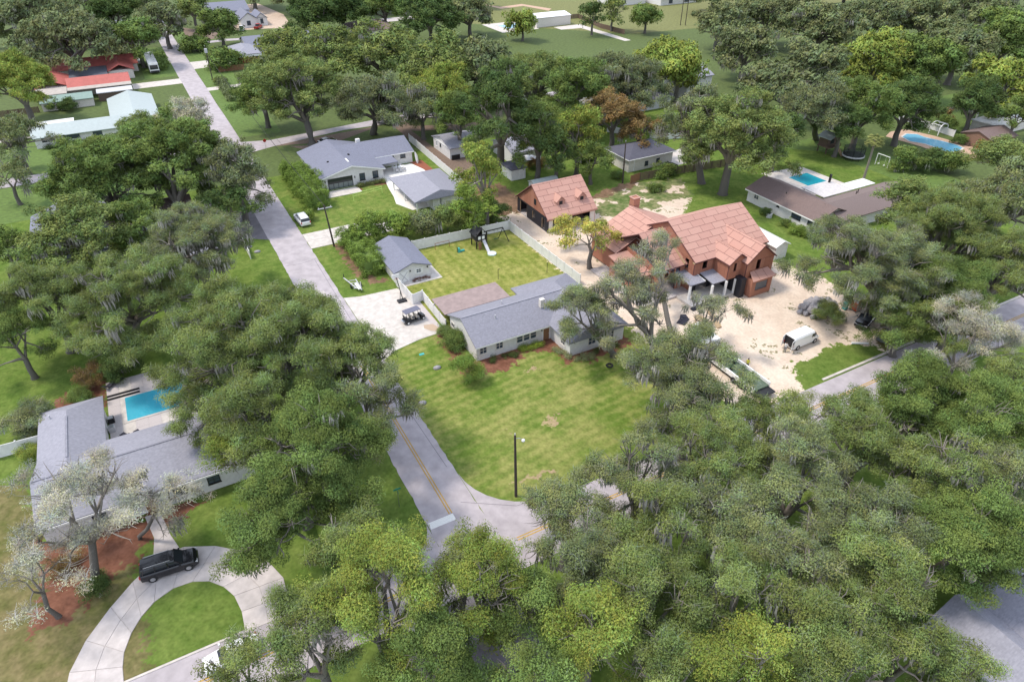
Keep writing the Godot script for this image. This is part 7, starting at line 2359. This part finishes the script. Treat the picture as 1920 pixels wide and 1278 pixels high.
	bits(t, "railing", [[139.0, 143.0, 2.2, 2.3, -101.7, -101.6], [139.0, 139.1, 1.65, 2.2, -101.7, -101.6], [141.0, 141.1, 1.65, 2.2, -101.7, -101.6], [142.9, 143.0, 1.65, 2.2, -101.7, -101.6]], M["wood_fence_b"])
	var ph := MB.new()
	roof_gable(ph, 139.4, 142.6, -105.2, -101.8, 3.7, 4.6, "z", 0.4, 0.2, 0.1)
	part("roof", ph, M["roof_metal_grey"], t)
	var ps := MB.new()
	ps.hexa([Vector3(141.6, 1.5, -101.6), Vector3(141.0, 0.05, -99.4), Vector3(141.7, 0.05, -99.2), Vector3(142.3, 1.5, -101.6)], [Vector3(141.6, 1.62, -101.6), Vector3(141.0, 0.17, -99.4), Vector3(141.7, 0.17, -99.2), Vector3(142.3, 1.62, -101.6)])
	part("slide", ps, M["lumber"], t)
	t = thing("trampoline", "round trampoline with dark safety net on the right-hand lawn", "trampoline", Vector3(142.6, 0, -97.4))
	var tp := MB.new()
	tp.tube([Vector3(142.6, 0.85, -97.4), Vector3(142.6, 0.95, -97.4)], [2.3, 2.3], 20)
	part("mat", tp, M["black"], t)
	tp = MB.new()
	for i in 20:
		var a := TAU * i / 20; var c2 := TAU * (i + 1) / 20
		tp.bar(Vector3(142.6 + 2.4 * cos(a), 0.8, -97.4 + 2.4 * sin(a)), Vector3(142.6 + 2.4 * cos(c2), 0.8, -97.4 + 2.4 * sin(c2)), 0.14, 0.3)
	part("frame_ring", tp, M["wall_grey"], t)
	for i in 10:
		var a := TAU * i / 10
		bits(t, "net_pole", [[142.57 + 2.35 * cos(a), 142.63 + 2.35 * cos(a), 0, 2.7, -97.43 + 2.35 * sin(a), -97.37 + 2.35 * sin(a)]], M["black_metal"])
	var nm := mat("netting", Color(0.05, 0.06, 0.06), 0.9)
	nm.transparency = BaseMaterial3D.TRANSPARENCY_ALPHA
	nm.albedo_color.a = 0.55
	tp = MB.new()
	for i in 20:
		var a := TAU * i / 20; var c2 := TAU * (i + 1) / 20
		tp.quad(Vector3(142.6 + 2.3 * cos(c2), 0.95, -97.4 + 2.3 * sin(c2)), Vector3(142.6 + 2.3 * cos(a), 0.95, -97.4 + 2.3 * sin(a)), Vector3(142.6 + 2.3 * cos(a), 2.65, -97.4 + 2.3 * sin(a)), Vector3(142.6 + 2.3 * cos(c2), 2.65, -97.4 + 2.3 * sin(c2)))
	part("net", tp, nm, t)
	t = thing("swing_frame", "thin white swing frame beside the palm tree", "swing", Vector3(143.9, 0, -90.8))
	bits(t, "frame", [[143.8, 143.9, 0, 2.5, -92.4, -92.3], [144.0, 144.1, 0, 2.5, -89.4, -89.3], [143.85, 144.05, 2.5, 2.58, -92.4, -89.3]], M["trim_white"])
	for z in [-91.6, -90.2]: bits(t, "seat", [[143.7, 144.2, 0.45, 0.5, z - 0.15, z + 0.15], [143.93, 143.95, 0.5, 2.5, z - 0.01, z + 0.01]], M["trim_white"])
	palm(Vector3(133.5, 0, -87.2), 9.0, "fan palm with slim leaning trunk on the right-hand lawn")
	t = thing("garden_arch", "white arched pergola by the freeform pool", "pergola", Vector3(176.4, 0, -99.4))
	for z in [-100.6, -98.2]:
		var ga := MB.new()
		for i in 10:
			var a := PI * i / 10; var c2 := PI * (i + 1) / 10
			ga.bar(Vector3(176.4 - 1.6 * cos(a), 1.6 + 1.2 * sin(a), z), Vector3(176.4 - 1.6 * cos(c2), 1.6 + 1.2 * sin(c2), z), 0.16, 0.16)
		ga.box(174.7, 174.9, 0, 1.6, z - 0.08, z + 0.08); ga.box(177.9, 178.1, 0, 1.6, z - 0.08, z + 0.08)
		part("arch", ga, M["trim_white"], t)
	bits(t, "slat", [[176.3, 176.5, 2.8, 2.9, -100.6, -98.2], [175.2, 175.4, 2.3, 2.4, -100.6, -98.2], [177.4, 177.6, 2.3, 2.4, -100.6, -98.2]], M["trim_white"])
	t = thing("white_pergola", "tall white pergola frame at the edge of the woods", "pergola", Vector3(198.0, 0, -99))
	for p in [[193.8, -100.6], [198.0, -97.6], [198.6, -103.0], [202.9, -100.1]]: bits(t, "post", [[p[0]-0.14, p[0]+0.14, 0, 4.2, p[1]-0.14, p[1]+0.14]], M["trim_white"])
	var wp := MB.new()
	wp.bar(Vector3(193.4, 4.3, -101), Vector3(198.2, 4.8, -97.3), 0.2, 0.25); wp.bar(Vector3(198.2, 4.8, -97.3), Vector3(203.3, 4.3, -99.8), 0.2, 0.25)
	wp.bar(Vector3(193.4, 4.3, -101), Vector3(198.6, 4.8, -103.2), 0.2, 0.25); wp.bar(Vector3(198.6, 4.8, -103.2), Vector3(203.3, 4.3, -99.8), 0.2, 0.25)
	part("beam", wp, M["trim_white"], t)
	for i in 3:
		t = boxes_thing("garden_chair", "grey garden chair at the lower corner of the peach terrace", "chair", Vector3(170.0 + i * 1.5, 0.03, -85.4), [["seat", "wall_grey", [[169.7 + i * 1.5, 170.3 + i * 1.5, 0.4, 0.48, -85.7, -85.1]]], ["backrest", "wall_grey", [[169.7 + i * 1.5, 170.3 + i * 1.5, 0.48, 1.0, -85.1, -85.0]]], ["leg", "wall_grey", [[169.95 + i * 1.5, 170.05 + i * 1.5, 0.03, 0.4, -85.45, -85.35]]]], "garden chairs on the terrace")
	t = boxes_thing("barbecue", "black barbecue beside the pool of the brown-roofed house", "barbecue", Vector3(124.4, 0.03, -99.0), [["bowl", "black_metal", [[124.0, 124.8, 0.6, 1.1, -99.3, -98.7]]], ["leg", "black_metal", [[124.1, 124.2, 0.03, 0.6, -99.2, -99.1], [124.6, 124.7, 0.03, 0.6, -98.9, -98.8]]]])
	# hedges and shrubs
	hedge("tall clipped hedge of glossy leaves beside the garden shed", 25.6, 29.0, -112.0, -98.2, 2.8, "hedge", 0.42)
	hedge("dense bright green hedge between the white house and the street", 24.2, 28.6, -148.0, -128.6, 3.2, "hedge", 0.5)
	hedge("clipped lime hedge along the wall behind the cream garage", 108.0, 120.0, -134.0, -131.0, 2.6, "lime", 0.25)
	hedge("grey-green trimmed hedge along the far street", 24.2, 26.0, -234.0, -214.0, 1.6, "grey", 0.2)
	hedge("trimmed dark hedge beside the motor home", 10.6, 13.0, -280.0, -262.0, 2.2, "green", 0.25)
	bush(875, 690, 2.0, 4.2, "hedge", "rounded evergreen shrub at the front corner of the ranch house")
	bush(848, 640, 1.8, 2.0, "green", "low spreading shrub against the ranch house end wall")
	bush(833, 622, 1.2, 1.4, "oak", "small bush in the mulch beside the driveway")
	bush(165, 706, 2.2, 2.4, "brown", "round purple-brown bush on the lawn above the pool")
	bush(690, 432, 3.6, 5.0, "hedge", "tall glossy shrub mass behind the garden shed")
	bush(735, 428, 3.6, 4.6, "hedge", "leafy shrub between the garden shed and the white house lawn")
	bush(790, 418, 3.8, 4.6, "grey", "greyish loose shrub behind the back lawn fence")
	bush(838, 412, 3.4, 4.4, "oak", "olive shrub behind the back lawn fence near the play tower")
	bush(885, 402, 3.2, 5.2, "hedge", "dense green shrub at the foot of the tall slim tree")
	bush(930, 398, 2.4, 4.2, "dark", "dark shrub in the corner behind the white fence")
	bush(578, 405, 1.3, 1.6, "hedge", "small round shrub beside the white SUV")
	bush(720, 220, 2.6, 3.0, "dark", "dark shrub behind the white house by the dirt drive")
	bush(1005, 305, 2.2, 2.2, "brown", "red-brown shrub beside the tool shed")
	bush(1228, 352, 1.8, 1.0, "green", "low leafy weeds in front of the board fence", "weeds")
	bush(1245, 322, 2.6, 1.6, "green", "green climber spilling over the board fence", "climber")
	bush(1436, 398, 0.9, 1.3, "dark", "small dark shrub against the white side wall")
	bush(1497, 432, 1.6, 1.4, "hedge", "round green shrub by the corner of the brown-roofed house")
	bush(1473, 418, 1.0, 0.9, "green", "low green shrub by the brown-roofed house wall")
	bush(1160, 330, 1.4, 1.2, "green", "small bush at the foot of the slim utility pole")
	bush(60, 790, 3.4, 3.4, "grey", "loose grey-green shrub on the lawn beside the corner house")
	bush(150, 745, 1.7, 1.6, "green", "low green planting along the corner house eaves")
	bush(55, 850, 1.2, 1.2, "lime", "bright green shrub by the white fence end")
	bush(225, 690, 2.4, 2.6, "dark", "dark clump of shrubs beside the pool loungers")
	bush(210, 640, 2.6, 2.8, "dark", "dark leafy shrub at the foot of the leaning oak")
	bush(120, 1060, 1.4, 1.1, "brown", "low tawny shrub in the bed beside the curved driveway")
	bush(180, 1098, 1.3, 1.0, "dark", "small dark bush in the bed by the black SUV")
	bush(410, 40, 4.0, 4.0, "dark", "clipped dark shrubs beside the far new house")
	bush(365, 85, 5.0, 4.0, "green", "rounded shrub border beside the far street junction")
	bush(420, 115, 6.0, 4.6, "green", "broad bushy shrub beside the far street pole")
	bush(412, 152, 2.0, 1.8, "oak", "small clipped round bush by the far street pole")
	bush(95, 195, 3.0, 2.6, "green", "leafy shrub below the green barn")
	bush(125, 200, 2.6, 2.2, "dark", "dark shrub below the green barn doors")
	bush(1780, 305, 3.6, 4.4, "green", "evergreen shrub bank below the freeform pool")
	bush(1700, 300, 4.0, 5.0, "green", "evergreen shrub bank beside the swing frame")
	bush(1745, 300, 4.0, 5.0, "dark", "dark shrub mass below the peach terrace")
	bush(1800, 262, 1.6, 1.8, "green", "small shrub on the peach terrace")
	bush(1772, 232, 2.6, 2.8, "green", "rounded shrub beside the brick pool house")
	bush(1770, 215, 2.4, 3.4, "brown", "bronze-leaved shrub behind the brick pool house")
	bush(1555, 590, 2.2, 2.4, "oak", "green sprouting bush beside the boulder heap")
	flowers("white hydrangeas and hostas along the ranch house front wing", [Vector2(42.6,-65.2), Vector2(42.8,-64.2), Vector2(43.0,-63.0), Vector2(43.8,-62.2), Vector2(44.8,-61.8), Vector2(46,-61.6)], 0.75, Color(0.20, 0.24, 0.12))
	flowers("lime hostas under the triple window of the ranch house", [Vector2(38.2,-67.5), Vector2(39.2,-67.5), Vector2(40.2,-67.5), Vector2(40.9,-67.6)], 0.7, Color(0.17, 0.24, 0.04))
	flowers("low dark shrubs in the mulch along the ranch house", [Vector2(33.6,-67.4), Vector2(35.6,-67.3), Vector2(36.6,-67.3), Vector2(37.0,-66.8), Vector2(47.2,-62.3), Vector2(49,-62.2), Vector2(50.6,-62.1)], 0.6, Color(0.07, 0.10, 0.035))
	flowers("low shrubs planted along the white house patio wall", [Vector2(37,-135.6), Vector2(38,-135.5), Vector2(39,-135.6), Vector2(40,-135.5), Vector2(41,-135.6), Vector2(42,-135.5)], 0.9, Color(0.13, 0.16, 0.06))
	flowers("dry red flowers along the shed front", [Vector2(32.5,-92.9), Vector2(33.2,-92.9), Vector2(34,-92.9), Vector2(34.7,-92.9)], 0.4, Color(0.14, 0.07, 0.05))
	flowers("low shrubs along the long white house", [Vector2(-21,-193.6), Vector2(-19,-193.6), Vector2(-16,-193.6), Vector2(-14.5,-193.6)], 1.2, Color(0.05, 0.08, 0.03))
	people()
